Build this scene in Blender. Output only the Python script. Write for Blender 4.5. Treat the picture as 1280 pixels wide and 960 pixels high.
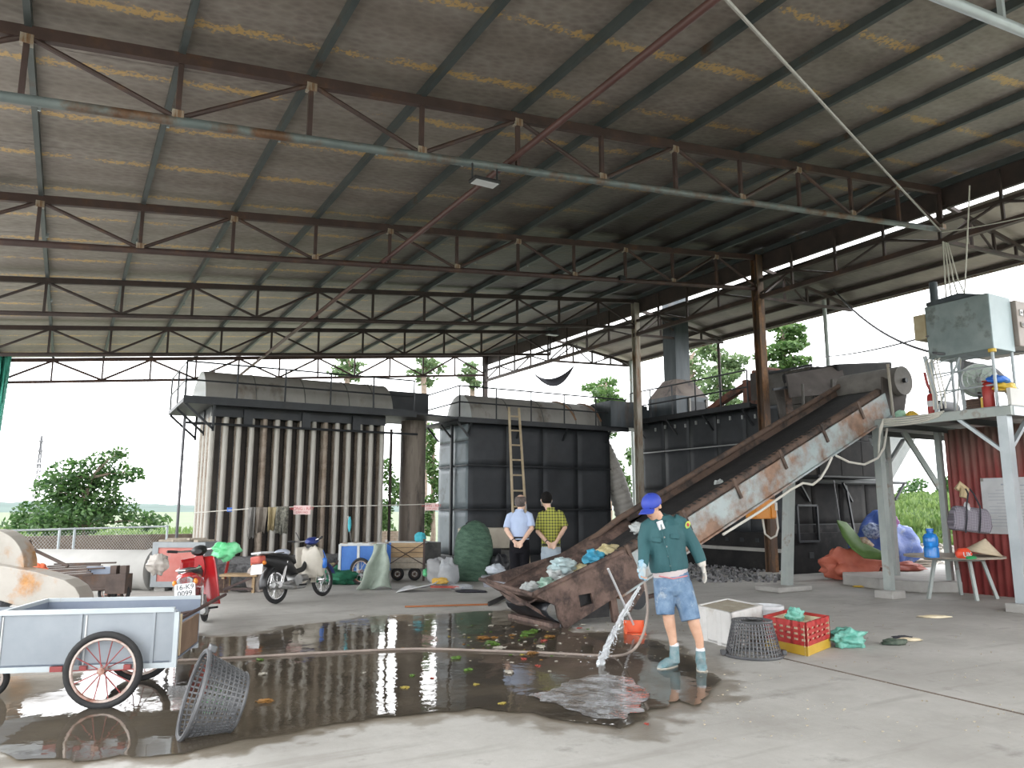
import bpy, bmesh, math, random
from mathutils import Vector, Matrix, Euler
PI = math.pi
for o in list(bpy.data.objects): bpy.data.objects.remove(o)
scene = bpy.context.scene
col = scene.collection

# ---------------------------------------------------------------- camera
# world frame: x runs along the roof trusses (to the right), y along the shed (away), z up
FPX, HORIZON, CAMH, YAW = 960.0, 636.0, 1.52, math.radians(29.9)
PITCH = math.atan((HORIZON - 480) / FPX)
cam_data = bpy.data.cameras.new('camera'); cam = bpy.data.objects.new('camera', cam_data); col.objects.link(cam)
cam.location = (0, 0, CAMH); cam.rotation_euler = (PI/2 + PITCH, 0, -YAW)
cam_data.sensor_width = 36; cam_data.lens = FPX / 1280 * 36; cam_data.clip_end = 2000
scene.camera = cam
# ---------------------------------------------------------------- overcast sky, exposure
world = bpy.data.worlds.new('overcast'); scene.world = world; world.use_nodes = True
wn = world.node_tree.nodes; wl = world.node_tree.links
wbg = wn['Background']; wbg.inputs['Strength'].default_value = 1.0
wtc = wn.new('ShaderNodeTexCoord'); wno = wn.new('ShaderNodeTexNoise'); wno.inputs['Scale'].default_value = 1.6; wno.inputs['Detail'].default_value = 3
wcr = wn.new('ShaderNodeValToRGB'); wcr.color_ramp.elements[0].position = .3; wcr.color_ramp.elements[0].color = (.93, .96, 1.0, 1)
wcr.color_ramp.elements[1].position = .75; wcr.color_ramp.elements[1].color = (1.0, 1.0, 1.0, 1)
wl.new(wtc.outputs['Generated'], wno.inputs['Vector']); wl.new(wno.outputs['Fac'], wcr.inputs['Fac']); wl.new(wcr.outputs['Color'], wbg.inputs['Color'])
sun_d = bpy.data.lights.new('veiled_sun', 'SUN'); sun_d.energy = .2; sun_d.angle = math.radians(60); sun_d.color = (1, .98, .95)
sun = bpy.data.objects.new('veiled_sun', sun_d); col.objects.link(sun); sun.rotation_euler = (math.radians(35), math.radians(-20), 0)
vs = scene.view_settings; vs.view_transform = 'Standard'; vs.look = 'None'; vs.gamma = 1; vs.use_curve_mapping = False
vs.exposure = 2.4

# ---------------------------------------------------------------- pixel -> place
CF = Vector((math.sin(YAW), math.cos(YAW), 0)); CR = Vector((math.cos(YAW), -math.sin(YAW), 0))
FW = CF*math.cos(PITCH) + Vector((0, 0, math.sin(PITCH))); UPV = -CF*math.sin(PITCH) + Vector((0, 0, math.cos(PITCH)))
CP = Vector((0, 0, CAMH))
def ray(px, py): return CR*(px-640) + FW*FPX + UPV*(480-py)
def gp(px, py, z=0.0):                      # on the ground (or a level z)
    r = ray(px, py); return CP + r*((z-CAMH)/r.z)
def up_(px, py, y):                         # on the plane y = const
    r = ray(px, py); return CP + r*(y/r.y)
def vp_(px, py, x):                         # on the plane x = const
    r = ray(px, py); return CP + r*(x/r.x)
def dp(px, py, d):                          # at a distance d ahead of the camera
    r = ray(px, py); return CP + r*(d/r.dot(CF))
# ---------------------------------------------------------------- mesh builder
def V3(p): return Vector(p)
def frame(d, hint=(0, 0, 1)):
    d = Vector(d).normalized(); h = Vector(hint)
    if abs(d.dot(h)) > .98: h = Vector((0, 1, 0)) if abs(d.y) < .9 else Vector((1, 0, 0))
    s = d.cross(h).normalized(); return s, d.cross(s).normalized()*-1
class B:
    def __init__(self): self.v = []; self.f = []
    def add(self, vs, fs):
        n = len(self.v); self.v += [tuple(p) for p in vs]; self.f += [tuple(i+n for i in f) for f in fs]; return self
    def box(self, c, s, R=None):
        c = Vector(c); x, y, z = s[0]/2, s[1]/2, s[2]/2
        P = [Vector((a*x, b*y, d*z)) for d in (-1, 1) for b in (-1, 1) for a in (-1, 1)]
        if R is not None: P = [R @ p for p in P]
        return self.add([c+p for p in P], [(0, 2, 3, 1), (4, 5, 7, 6), (0, 1, 5, 4), (2, 6, 7, 3), (0, 4, 6, 2), (1, 3, 7, 5)])
    def bx(self, x0, x1, y0, y1, z0, z1): return self.box(((x0+x1)/2, (y0+y1)/2, (z0+z1)/2), (x1-x0, y1-y0, z1-z0))
    def beam(self, a, b, w, h, hint=(0, 0, 1)):
        a, b = Vector(a), Vector(b); s, u = frame(b-a, hint); s = s*w/2; u = u*h/2
        P = [a-s-u, a+s-u, a+s+u, a-s+u, b-s-u, b+s-u, b+s+u, b-s+u]
        return self.add(P, [(3, 2, 1, 0), (4, 5, 6, 7), (0, 1, 5, 4), (1, 2, 6, 5), (2, 3, 7, 6), (3, 0, 4, 7)])
    def cyl(self, a, b, r0, r1=None, n=12, caps=True):
        a, b = Vector(a), Vector(b); r1 = r0 if r1 is None else r1; s, u = frame(b-a)
        P = []
        for c, r in ((a, r0), (b, r1)):
            for i in range(n):
                t = 2*PI*i/n; P.append(c + s*math.cos(t)*r + u*math.sin(t)*r)
        fs = [(i, (i+1) % n, n+(i+1) % n, n+i) for i in range(n)]
        if caps: fs += [tuple(range(n-1, -1, -1)), tuple(range(n, 2*n))]
        return self.add(P, fs)
    def tube(self, pts, r, n=8, caps=True, closed=False):
        pts = [Vector(p) for p in pts]; rr = r if isinstance(r, (list, tuple)) else [r]*len(pts)
        P = []; m = len(pts); ref = None
        for k, p in enumerate(pts):
            if closed: d = pts[(k+1) % m]-pts[k-1]
            else: d = pts[min(k+1, m-1)]-pts[max(k-1, 0)]
            d = d.normalized() if d.length > 1e-9 else Vector((0, 0, 1))
            if ref is None: s, u = frame(d)
            else:
                s = ref - d*ref.dot(d)
                s = s.normalized() if s.length > 1e-6 else frame(d)[0]
                u = d.cross(s)*-1
            ref = s
            for i in range(n):
                t = 2*PI*i/n; P.append(p + (s*math.cos(t) + u*math.sin(t))*rr[k])
        fs = []
        for k in range(m if closed else m-1):
            q = (k+1) % m
            for i in range(n): fs.append((k*n+i, k*n+(i+1) % n, q*n+(i+1) % n, q*n+i))
        if caps and not closed: fs += [tuple(range(n-1, -1, -1)), tuple(range((m-1)*n, m*n))]
        return self.add(P, fs)
    def lathe(self, prof, n=20, o=(0, 0, 0), axis=(0, 0, 1), sx=1, a0=0, a1=2*PI, caps=False):
        o = Vector(o); ax = Vector(axis).normalized(); s, u = frame(ax); full = abs(a1-a0-2*PI) < 1e-6
        k = n if full else n+1; P = []
        for r, z in prof:
            for i in range(k):
                t = a0+(a1-a0)*i/n; P.append(o + ax*z + s*math.cos(t)*r*sx + u*math.sin(t)*r)
        fs = []
        for j in range(len(prof)-1):
            for i in range(n):
                q = (i+1) % k; fs.append((j*k+i, j*k+q, (j+1)*k+q, (j+1)*k+i))
        if caps: fs += [tuple(range(k-1, -1, -1)), tuple(range((len(prof)-1)*k, len(prof)*k))]
        return self.add(P, fs)
    def prism(self, poly, vec, base=None):          # planar 3d polygon extruded by vec
        P = [Vector(p) for p in poly]; vec = Vector(vec); n = len(P)
        fs = [tuple(range(n-1, -1, -1)), tuple(range(n, 2*n))] + [(i, (i+1) % n, n+(i+1) % n, n+i) for i in range(n)]
        return self.add(P + [p+vec for p in P], fs)
    def ball(self, c, r, s=(1, 1, 1), n=12, m=8, R=None):
        c = Vector(c); P = []; fs = []
        for j in range(m+1):
            a = PI*j/m
            for i in range(n):
                t = 2*PI*i/n; p = Vector((math.sin(a)*math.cos(t)*r*s[0], math.sin(a)*math.sin(t)*r*s[1], math.cos(a)*r*s[2]))
                P.append(c + (R @ p if R is not None else p))
        for j in range(m):
            for i in range(n): fs.append((j*n+i, (j+1)*n+i, (j+1)*n+(i+1) % n, j*n+(i+1) % n))
        return self.add(P, fs)
    def loft(self, rings):                          # list of equal-length rings, capped
        n = len(rings[0]); P = [p for r in rings for p in r]; m = len(rings); fs = []
        for k in range(m-1):
            for i in range(n): fs.append((k*n+i, k*n+(i+1) % n, (k+1)*n+(i+1) % n, (k+1)*n+i))
        fs += [tuple(range(n-1, -1, -1)), tuple(range((m-1)*n, m*n))]
        return self.add(P, fs)
    def limb(self, pts, n=12):                      # pts: (point, rx, ry); rx sideways (hint), ry other
        rings = []; P = [Vector(p[0]) for p in pts]
        for k, (p, rx, ry) in enumerate(pts):
            d = P[min(k+1, len(P)-1)]-P[max(k-1, 0)]; s, u = frame(d, (0, 1, 0))
            rings.append([P[k] + s*math.cos(2*PI*i/n)*rx + u*math.sin(2*PI*i/n)*ry for i in range(n)])
        return self.loft(rings)
    def grid(self, fn, nu, nv):
        P = [fn(i/nu, j/nv) for j in range(nv+1) for i in range(nu+1)]
        return self.add(P, [(j*(nu+1)+i, j*(nu+1)+i+1, (j+1)*(nu+1)+i+1, (j+1)*(nu+1)+i) for j in range(nv) for i in range(nu)])
    def mesh(self, name, mats, smooth=True, ang=.7, fix=True):
        me = bpy.data.meshes.new(name); me.from_pydata(self.v, [], self.f)
        if fix:
            bm = bmesh.new(); bm.from_mesh(me); bmesh.ops.recalc_face_normals(bm, faces=bm.faces); bm.to_mesh(me); bm.free()
        for m in (mats if isinstance(mats, (list, tuple)) else [mats]): me.materials.append(m)
        if smooth:
            me.polygons.foreach_set('use_smooth', [True]*len(me.polygons)); me.set_sharp_from_angle(angle=ang)
        me.update(); return me
    def build(self, name, mats, parent=None, loc=None, rot=None, smooth=True, ang=.7, bev=0, solid=0, label=None, fix=True):
        ob = bpy.data.objects.new(name, self.mesh(name, mats, smooth, ang, fix)); col.objects.link(ob)
        if parent is not None: ob.parent = parent
        if loc is not None: ob.location = loc
        if rot is not None: ob.rotation_euler = rot
        if solid: md = ob.modifiers.new('solid', 'SOLIDIFY'); md.thickness = solid; md.offset = 0
        if bev: md = ob.modifiers.new('bevel', 'BEVEL'); md.width = bev; md.segments = 2; md.limit_method = 'ANGLE'
        if label: ob['label'] = label
        return ob
def tag(o, label, cat, group=None, kind=None):
    o['label'] = label; o['category'] = cat
    if group: o['group'] = group
    if kind: o['kind'] = kind
    return o
def thing(name, label, cat, loc=(0, 0, 0), rz=0, group=None, kind=None, rot=None):
    o = bpy.data.objects.new(name, None); col.objects.link(o); o.location = loc; o.empty_display_size = .2
    o.rotation_euler = rot if rot else (0, 0, rz)
    return tag(o, label, cat, group, kind)
def inst(name, me, parent, loc=(0, 0, 0), rot=(0, 0, 0), scale=(1, 1, 1)):
    o = bpy.data.objects.new(name, me); col.objects.link(o); o.parent = parent; o.location = loc; o.rotation_euler = rot; o.scale = scale; return o
def copy_tree(o, parent=None):
    c = o.copy(); col.objects.link(c); c.parent = parent
    for ch in list(o.children): copy_tree(ch, c)
    return c
CY = -YAW        # yaw of a thing squared up to the camera
rnd = random.Random(7)
def jit(a): return rnd.uniform(-a, a)
# ---------------------------------------------------------------- materials
def nodes(name):
    m = bpy.data.materials.new(name); m.use_nodes = True; nt = m.node_tree
    return m, nt, nt.nodes, nt.links, nt.nodes['Principled BSDF']
def ramp(N, p0, c0, p1, c1):
    r = N.new('ShaderNodeValToRGB'); e = r.color_ramp.elements
    e[0].position = p0; e[1].position = p1
    e[0].color = c0 if len(c0) == 4 else (*c0, 1); e[1].color = c1 if len(c1) == 4 else (*c1, 1); return r
def noise(N, L, vec, scale, detail=5, rough=.6):
    n = N.new('ShaderNodeTexNoise'); n.inputs['Scale'].default_value = scale; n.inputs['Detail'].default_value = detail; n.inputs['Roughness'].default_value = rough
    if vec is not None: L.new(vec, n.inputs['Vector'])
    return n
def mixc(N, L, fac, a, b, mode='MIX'):
    m = N.new('ShaderNodeMix'); m.data_type = 'RGBA'; m.blend_type = mode
    for s, x in ((0, fac), (6, a), (7, b)):
        if hasattr(x, 'is_output') or isinstance(x, bpy.types.NodeSocket): L.new(x, m.inputs[s])
        elif s == 0: m.inputs[0].default_value = x
        else: m.inputs[s].default_value = (*x, 1) if len(x) == 3 else x
    return m.outputs[2]
def math_(N, L, op, a, b=None, clamp=False):
    m = N.new('ShaderNodeMath'); m.operation = op; m.use_clamp = clamp
    for i, x in enumerate((a, b)):
        if x is None: continue
        if isinstance(x, bpy.types.NodeSocket): L.new(x, m.inputs[i])
        else: m.inputs[i].default_value = x
    return m.outputs[0]
def mat(name, c, c2=None, scale=4., rough=.6, metal=0., rust=None, ramt=.5, rscale=3., bump=0., bscale=40., spec=.5, stretch=None, world=False, coat=0, streak=None):
    m, nt, N, L, P = nodes(name)
    tc = N.new('ShaderNodeTexCoord'); src = tc.outputs['Object']
    if world: src = N.new('ShaderNodeNewGeometry').outputs['Position']
    if stretch:
        mp = N.new('ShaderNodeMapping'); mp.inputs['Scale'].default_value = stretch; L.new(src, mp.inputs['Vector']); vec = mp.outputs[0]
    else: vec = src
    base = None
    if c2:
        n = noise(N, L, vec, scale); r = ramp(N, .35, c, .68, c2); L.new(n.outputs['Fac'], r.inputs['Fac']); base = r.outputs['Color']
    if rust:
        n2 = noise(N, L, vec, rscale, 8, .65); r2 = ramp(N, 1-ramt-.06, (0, 0, 0), 1-ramt+.08, (1, 1, 1)); L.new(n2.outputs['Fac'], r2.inputs['Fac'])
        n3 = noise(N, L, src, rscale*6, 4); r3 = ramp(N, .3, rust, .75, tuple(x*.45 for x in rust)); L.new(n3.outputs['Fac'], r3.inputs['Fac'])
        base = mixc(N, L, r2.outputs['Color'], base if base else c, r3.outputs['Color'])
    if base: L.new(base, P.inputs['Base Color'])
    else: P.inputs['Base Color'].default_value = (*c, 1)
    P.inputs['Roughness'].default_value = rough; P.inputs['Metallic'].default_value = metal; P.inputs['Specular IOR Level'].default_value = spec
    if coat: P.inputs['Coat Weight'].default_value = coat
    if bump:
        nb = noise(N, L, vec, bscale, 4); b = N.new('ShaderNodeBump'); b.inputs['Strength'].default_value = bump; b.inputs['Distance'].default_value = .02
        L.new(nb.outputs['Fac'], b.inputs['Height']); L.new(b.outputs[0], P.inputs['Normal'])
    return m
MT = {}
def K(name, *a, **k):
    MT[name] = mat(name, *a, **k); return MT[name]
RUST = (.19, .075, .03)
K('primer', (.042, .025, .022), (.072, .040, .035), 3, .6, rust=(.11, .055, .03), ramt=.40, bump=.1)
K('primer_dark', (.03, .022, .02), (.055, .035, .03), 3, .65)
K('galv_pipe', (.11, .135, .135), (.17, .195, .19), 2, .5, .2, rust=(.17, .09, .05), ramt=.45, rscale=1.6)
K('galv_light', (.36, .40, .42), (.45, .49, .51), 2, .4, .2, rust=(.3, .2, .12), ramt=.3)
K('purlin_steel', (.045, .055, .055), (.07, .082, .08), 2, .5, .2, rust=(.08, .04, .02), ramt=.35, rscale=2)
K('col_rust', (.10, .062, .04), (.065, .044, .034), 3, .75, rust=(.24, .115, .045), ramt=.46, rscale=2.2, bump=.2, stretch=(3, 3, .5))
K('col_pale', (.30, .27, .22), (.38, .35, .30), 3, .6, rust=(.25, .13, .06), ramt=.45, rscale=2, stretch=(3, 3, .5))
K('grey_post', (.30, .335, .32), (.37, .40, .38), 3, .5, .1, rust=(.25, .16, .10), ramt=.36, rscale=3)
K('black_iron', (.016, .018, .021), (.031, .034, .038), 2.5, .5, .2, rust=(.05, .045, .04), ramt=.36, rscale=1.5, bump=.05)
K('black_plate', (.028, .031, .036), (.05, .054, .060), 1.3, .6, .1, rust=(.05, .05, .052), ramt=.38, rscale=.9, bump=.06, bscale=8)
K('sooty', (.017, .017, .018), (.032, .031, .030), 2, .85, rust=(.055, .052, .05), ramt=.38, rscale=1.4, bump=.1, spec=.2)
K('lit_side_plate', (.15, .185, .205), (.215, .255, .275), 1.5, .5, .1, rust=(.09, .10, .105), ramt=.38, rscale=1.2, bump=.05, bscale=5)
K('drum_grey', (.25, .24, .22), (.33, .315, .29), 1.5, .6, .1, rust=(.17, .13, .10), ramt=.4, rscale=1.3, stretch=(1, 1, .4))
K('drum_white', (.55, .57, .57), (.66, .67, .66), 2, .55)
K('tube_pale', (.36, .34, .30), (.46, .44, .40), 1.2, .5, .1, rust=(.32, .24, .165), ramt=.42, rscale=1.2, stretch=(2, 2, .3))
K('tube_rib', (.24, .195, .15), (.32, .265, .21), 1.2, .6, rust=(.22, .15, .10), ramt=.45, rscale=1.5)
K('concrete', (.30, .29, .27), (.40, .39, .365), 2, .85, bump=.25, bscale=30)
K('concrete_dark', (.075, .075, .072), (.15, .145, .14), 3, .85, rust=(.22, .21, .2), ramt=.4, rscale=5, bump=.3)
K('pipe_concrete', (.34, .335, .315), (.42, .41, .39), 1.2, .85, bump=.2)
K('brown_wall', (.10, .075, .055), (.16, .125, .095), 3, .9, bump=.3, bscale=15)
K('rusty', (.11, .07, .055), (.175, .115, .092), 5, .8, rust=(.065, .042, .035), ramt=.5, rscale=4, bump=.35, bscale=50)
K('rail_rust', (.105, .066, .048), (.155, .10, .074), 3, .75, rust=(.055, .04, .034), ramt=.48, rscale=3, bump=.2)
K('belt', (.012, .012, .013), (.028, .027, .026), 6, .75, bump=.3)
K('conv_paint', (.30, .36, .37), (.38, .43, .43), 1.2, .55, .1, rust=(.30, .18, .12), ramt=.49, rscale=1.1, bump=.1)
K('galv_wire', (.45, .46, .46), None, 1, .4, .5)
K('cable_pale', (.55, .53, .47), (.62, .60, .54), 5, .6)
K('cable_dark', (.10, .10, .11), None, 1, .5)
K('rubber', (.012, .012, .013), (.022, .022, .022), 10, .8, bump=.2)
K('chrome', (.6, .6, .6), (.5, .5, .5), 5, .25, .9)
K('white_paint', (.50, .49, .46), (.57, .56, .53), 2, .5)
K('wood', (.30, .20, .11), (.42, .30, .17), 3, .75, stretch=(1, 1, 8), bump=.2)
K('wood_grey', (.30, .26, .21), (.40, .35, .28), 3, .8, stretch=(6, 1, 6), bump=.2)
K('black_plastic', (.013, .013, .014), (.025, .025, .026), 6, .4)
K('basket_grey', (.06, .062, .066), (.10, .102, .106), 6, .45)
K('green_net', (.02, .17, .12), (.04, .26, .19), 5, .8)
K('skin', (.52, .30, .20), (.60, .37, .26), 12, .5)
K('skin_light', (.62, .40, .29), (.70, .47, .36), 12, .5)
K('hair', (.006, .005, .005), (.013, .012, .011), 30, .85, spec=.15, bump=.4, bscale=120)

# roof sheets: ribbed foil with yellow-brown stain along the lap, soot above the furnace mouth
def roof_mat(name, base1, base2, stain=True):
    m, nt, N, L, P = nodes(name)
    pos = N.new('ShaderNodeNewGeometry').outputs['Position']; tc = N.new('ShaderNodeTexCoord').outputs['Object']
    sx = N.new('ShaderNodeSeparateXYZ'); L.new(tc, sx.inputs[0]); sp = N.new('ShaderNodeSeparateXYZ'); L.new(pos, sp.inputs[0])
    n1 = noise(N, L, pos, .35, 6, .6); r1 = ramp(N, .33, base1, .7, base2); L.new(n1.outputs['Fac'], r1.inputs['Fac']); c = r1.outputs['Color']
    # embossed foil pattern
    vo = N.new('ShaderNodeTexVoronoi'); vo.inputs['Scale'].default_value = 15; L.new(pos, vo.inputs['Vector'])
    mp = N.new('ShaderNodeMapping'); mp.inputs['Scale'].default_value = (.55, 1, 1); L.new(pos, mp.inputs[0]); L.new(mp.outputs[0], vo.inputs['Vector'])
    c = mixc(N, L, math_(N, L, 'MULTIPLY', vo.outputs['Distance'], .55), c, (.36, .335, .29), 'MIX')
    if stain:
        # distance from the lap in sheet space (object y) with a ragged edge
        n2 = noise(N, L, pos, 6.5, 8, .8); n4 = noise(N, L, pos, .9, 3)
        y = math_(N, L, 'ADD', sx.outputs['Y'], math_(N, L, 'MULTIPLY', math_(N, L, 'SUBTRACT', n2.outputs['Fac'], .5), .42))
        d = math_(N, L, 'ABSOLUTE', math_(N, L, 'SUBTRACT', y, -.33))
        k = math_(N, L, 'SUBTRACT', 1, math_(N, L, 'MULTIPLY', d, 7.5), True)
        k = math_(N, L, 'MULTIPLY', k, math_(N, L, 'MULTIPLY', math_(N, L, 'SUBTRACT', n4.outputs['Fac'], .24), 3.2, True))
        n5 = noise(N, L, pos, 24, 3, .5); rs = ramp(N, .30, (0, 0, 0), .46, (1, 1, 1)); L.new(math_(N, L, 'MULTIPLY', k, math_(N, L, 'SUBTRACT', math_(N, L, 'MULTIPLY', n5.outputs['Fac'], 2.4), .55)), rs.inputs['Fac']); k = rs.outputs['Color']
        c = mixc(N, L, math_(N, L, 'MULTIPLY', k, .85, True), c, (.52, .34, .13))
        # brown drip zone beyond the lap
        d2 = math_(N, L, 'ABSOLUTE', math_(N, L, 'SUBTRACT', y, .12)); k2 = math_(N, L, 'SUBTRACT', 1, math_(N, L, 'MULTIPLY', d2, 2.5), True)
        c = mixc(N, L, math_(N, L, 'MULTIPLY', k2, .35), c, (.10, .075, .055))
    # soot, ragged plume patches around three vent points
    n3 = noise(N, L, pos, .5, 5, .6)
    for (sx_, sy_, rad, amt) in ((11.8, 14.0, 9.0, .95), (-2.2, 12.6, 1.6, .9), (13.0, 21.0, 5.0, .5)):
        vs_ = N.new('ShaderNodeVectorMath'); vs_.operation = 'DISTANCE'; cmb = N.new('ShaderNodeCombineXYZ'); L.new(sp.outputs['X'], cmb.inputs[0]); L.new(sp.outputs['Y'], cmb.inputs[1])
        L.new(cmb.outputs[0], vs_.inputs[0]); vs_.inputs[1].default_value = (sx_, sy_, 0)
        dd = math_(N, L, 'ADD', math_(N, L, 'DIVIDE', vs_.outputs['Value'], rad), math_(N, L, 'MULTIPLY', math_(N, L, 'SUBTRACT', n3.outputs['Fac'], .5), .9))
        rr = ramp(N, .38, (amt, amt, amt), 1.05, (0, 0, 0)); L.new(dd, rr.inputs['Fac'])
        c = mixc(N, L, rr.outputs['Color'], c, (.018, .013, .011))
    L.new(c, P.inputs['Base Color']); P.inputs['Roughness'].default_value = .5; P.inputs['Metallic'].default_value = .3
    b = N.new('ShaderNodeBump'); b.inputs['Strength'].default_value = .5; b.inputs['Distance'].default_value = .01; L.new(vo.outputs['Distance'], b.inputs['Height']); L.new(b.outputs[0], P.inputs['Normal'])
    return m
MT['roof_foil'] = roof_mat('roof_foil', (.145, .118, .106), (.235, .20, .18))
MT['roof_plain'] = roof_mat('roof_plain', (.36, .31, .25), (.45, .40, .33), False)

# foliage
def leaf_mat(name, c1, c2):
    m, nt, N, L, P = nodes(name); g = N.new('ShaderNodeNewGeometry'); r = ramp(N, 0, c1, 1, c2); L.new(g.outputs['Random Per Island'], r.inputs['Fac'])
    L.new(r.outputs['Color'], P.inputs['Base Color']); P.inputs['Roughness'].default_value = .55
    t = N.new('ShaderNodeBsdfTranslucent'); L.new(r.outputs['Color'], t.inputs['Color']); mx = N.new('ShaderNodeMixShader'); mx.inputs[0].default_value = .45
    L.new(P.outputs[0], mx.inputs[1]); L.new(t.outputs[0], mx.inputs[2]); L.new(mx.outputs[0], N['Material Output'].inputs['Surface']); return m
MT['leaf_dark'] = leaf_mat('leaf_dark', (.016, .055, .014), (.085, .17, .045))
MT['leaf_mid'] = leaf_mat('leaf_mid', (.03, .08, .018), (.11, .19, .055))
MT['leaf_pale'] = leaf_mat('leaf_pale', (.06, .11, .045), (.16, .23, .10))
MT['grass'] = leaf_mat('grass', (.045, .095, .02), (.15, .22, .065))
K('bark', (.16, .12, .09), (.24, .19, .15), 6, .9, bump=.4)
# ================================================================ ground, floor, water
def in_poly(x, y, P):
    c = False; n = len(P)
    for i in range(n):
        x1, y1 = P[i]; x2, y2 = P[i-1]
        if (y1 > y) != (y2 > y) and x < (x2-x1)*(y-y1)/(y2-y1)+x1: c = not c
    return c
def poly_dist(x, y, P):
    best = 1e9; n = len(P)
    for i in range(n):
        x1, y1 = P[i-1]; x2, y2 = P[i]; dx, dy = x2-x1, y2-y1; L2 = dx*dx+dy*dy or 1e-9
        t = max(0, min(1, ((x-x1)*dx+(y-y1)*dy)/L2)); d = math.hypot(x-x1-t*dx, y-y1-t*dy); best = min(best, d)
    return best
PUD_PX = [(-60, 930), (-60, 850), (60, 846), (150, 836), (196, 812), (236, 796), (300, 797), (362, 786), (420, 778), (480, 770), (560, 768), (640, 765), (690, 776), (716, 792),
          (770, 792), (822, 803), (866, 822), (886, 842), (896, 856), (880, 874), (868, 884), (850, 876), (836, 884), (812, 888), (806, 902), (776, 914), (740, 906), (700, 902), (660, 892), (600, 886), (540, 892), (470, 898),
          (420, 906), (360, 918), (300, 926), (230, 944), (150, 946), (90, 955), (20, 952)]
pud = [(p.x, p.y) for p in (gp(*q) for q in PUD_PX)]
def roughen(P, it, amp, r):
    for _ in range(it):
        Q = []
        for i in range(len(P)):
            a, b = P[i], P[(i+1) % len(P)]; dx, dy = b[0]-a[0], b[1]-a[1]; k = r.uniform(-amp, amp)
            Q += [a, ((a[0]+b[0])/2 - dy*k, (a[1]+b[1])/2 + dx*k)]
        P = Q
    return P
pud_r = roughen(pud, 3, .16, random.Random(3))
def floor_mat():
    m, nt, N, L, P = nodes('floor_concrete'); pos = N.new('ShaderNodeNewGeometry').outputs['Position']
    at = N.new('ShaderNodeAttribute'); at.attribute_name = 'wet'
    n1 = noise(N, L, pos, .55, 8, .65); r1 = ramp(N, .3, (.33, .32, .295), .72, (.57, .56, .53)); L.new(n1.outputs['Fac'], r1.inputs['Fac'])
    n2 = noise(N, L, pos, 7, 6, .7); c = mixc(N, L, math_(N, L, 'MULTIPLY', n2.outputs['Fac'], .5), r1.outputs['Color'], (.27, .25, .22))
    n3 = noise(N, L, pos, 2.2, 8, .7); r3 = ramp(N, .58, (0, 0, 0), .74, (1, 1, 1)); L.new(n3.outputs['Fac'], r3.inputs['Fac'])
    c = mixc(N, L, math_(N, L, 'MULTIPLY', r3.outputs['Color'], .65), c, (.13, .12, .105))
    n7 = noise(N, L, pos, .8, 7, .7); r7 = ramp(N, .54, (0, 0, 0), .68, (1, 1, 1)); L.new(n7.outputs['Fac'], r7.inputs['Fac']); c = mixc(N, L, math_(N, L, 'MULTIPLY', r7.outputs['Color'], .38), c, (.22, .205, .18))
    # scraped tracks
    mp = N.new('ShaderNodeMapping'); mp.inputs['Scale'].default_value = (.35, 3, 1); mp.inputs['Rotation'].default_value = (0, 0, .5); L.new(pos, mp.inputs[0])
    n4 = noise(N, L, mp.outputs[0], 1.3, 6, .6); r4 = ramp(N, .56, (0, 0, 0), .75, (1, 1, 1)); L.new(n4.outputs['Fac'], r4.inputs['Fac'])
    c = mixc(N, L, math_(N, L, 'MULTIPLY', r4.outputs['Color'], .5), c, (.20, .185, .16))
    n5 = noise(N, L, pos, 3.2, 6, .6); w = math_(N, L, 'ADD', at.outputs['Fac'], math_(N, L, 'MULTIPLY', math_(N, L, 'SUBTRACT', n5.outputs['Fac'], .5), 1.3))
    rw = ramp(N, .42, (0, 0, 0), .62, (1, 1, 1)); L.new(w, rw.inputs['Fac'])
    wet = mixc(N, L, 1.0, c, (.50, .45, .38), 'MULTIPLY'); c = mixc(N, L, rw.outputs['Color'], c, wet)
    L.new(c, P.inputs['Base Color'])
    ro = math_(N, L, 'SUBTRACT', .8, math_(N, L, 'MULTIPLY', rw.outputs['Color'], .52)); L.new(ro, P.inputs['Roughness'])
    b = N.new('ShaderNodeBump'); b.inputs['Strength'].default_value = .25; b.inputs['Distance'].default_value = .02; L.new(n2.outputs['Fac'], b.inputs['Height']); L.new(b.outputs[0], P.inputs['Normal'])
    return m
MT['floor'] = floor_mat()
def slab(name, x0, x1, y0, y1, step, z, cut=None, parent=None):
    nx, ny = int((x1-x0)/step), int((y1-y0)/step)
    bm = B().grid(lambda a, b: (x0+(x1-x0)*a, y0+(y1-y0)*b, z), nx, ny)
    ob = bm.build(name, MT['floor'], parent, smooth=False, fix=False)
    at = ob.data.attributes.new('wet', 'FLOAT', 'POINT'); vals = []
    bx0 = min(p[0] for p in pud)-1; bx1 = max(p[0] for p in pud)+1; by0 = min(p[1] for p in pud)-1; by1 = max(p[1] for p in pud)+1
    for (x, y, _) in bm.v:
        if bx0 < x < bx1 and by0 < y < by1:
            d = poly_dist(x, y, pud); d = -d if in_poly(x, y, pud) else d; vals.append(max(0., min(1., .72 - d*1.1)))
        else: vals.append(0.)
    at.data.foreach_set('value', vals); return ob
floor = slab('floor', -14, 24, -6, 32, .2, 0); tag(floor, 'worn grey concrete floor, wet around the puddle', 'floor', kind='structure')
# straight joint between the older floor and the newer slab in the right foreground
a, b_ = gp(905, 806), gp(1420, 926)
B().beam((a.x, a.y, .001), (b_.x, b_.y, .001), .022, .008).build('slab_joint', MT['brown_wall'], floor, smooth=False)
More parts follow.
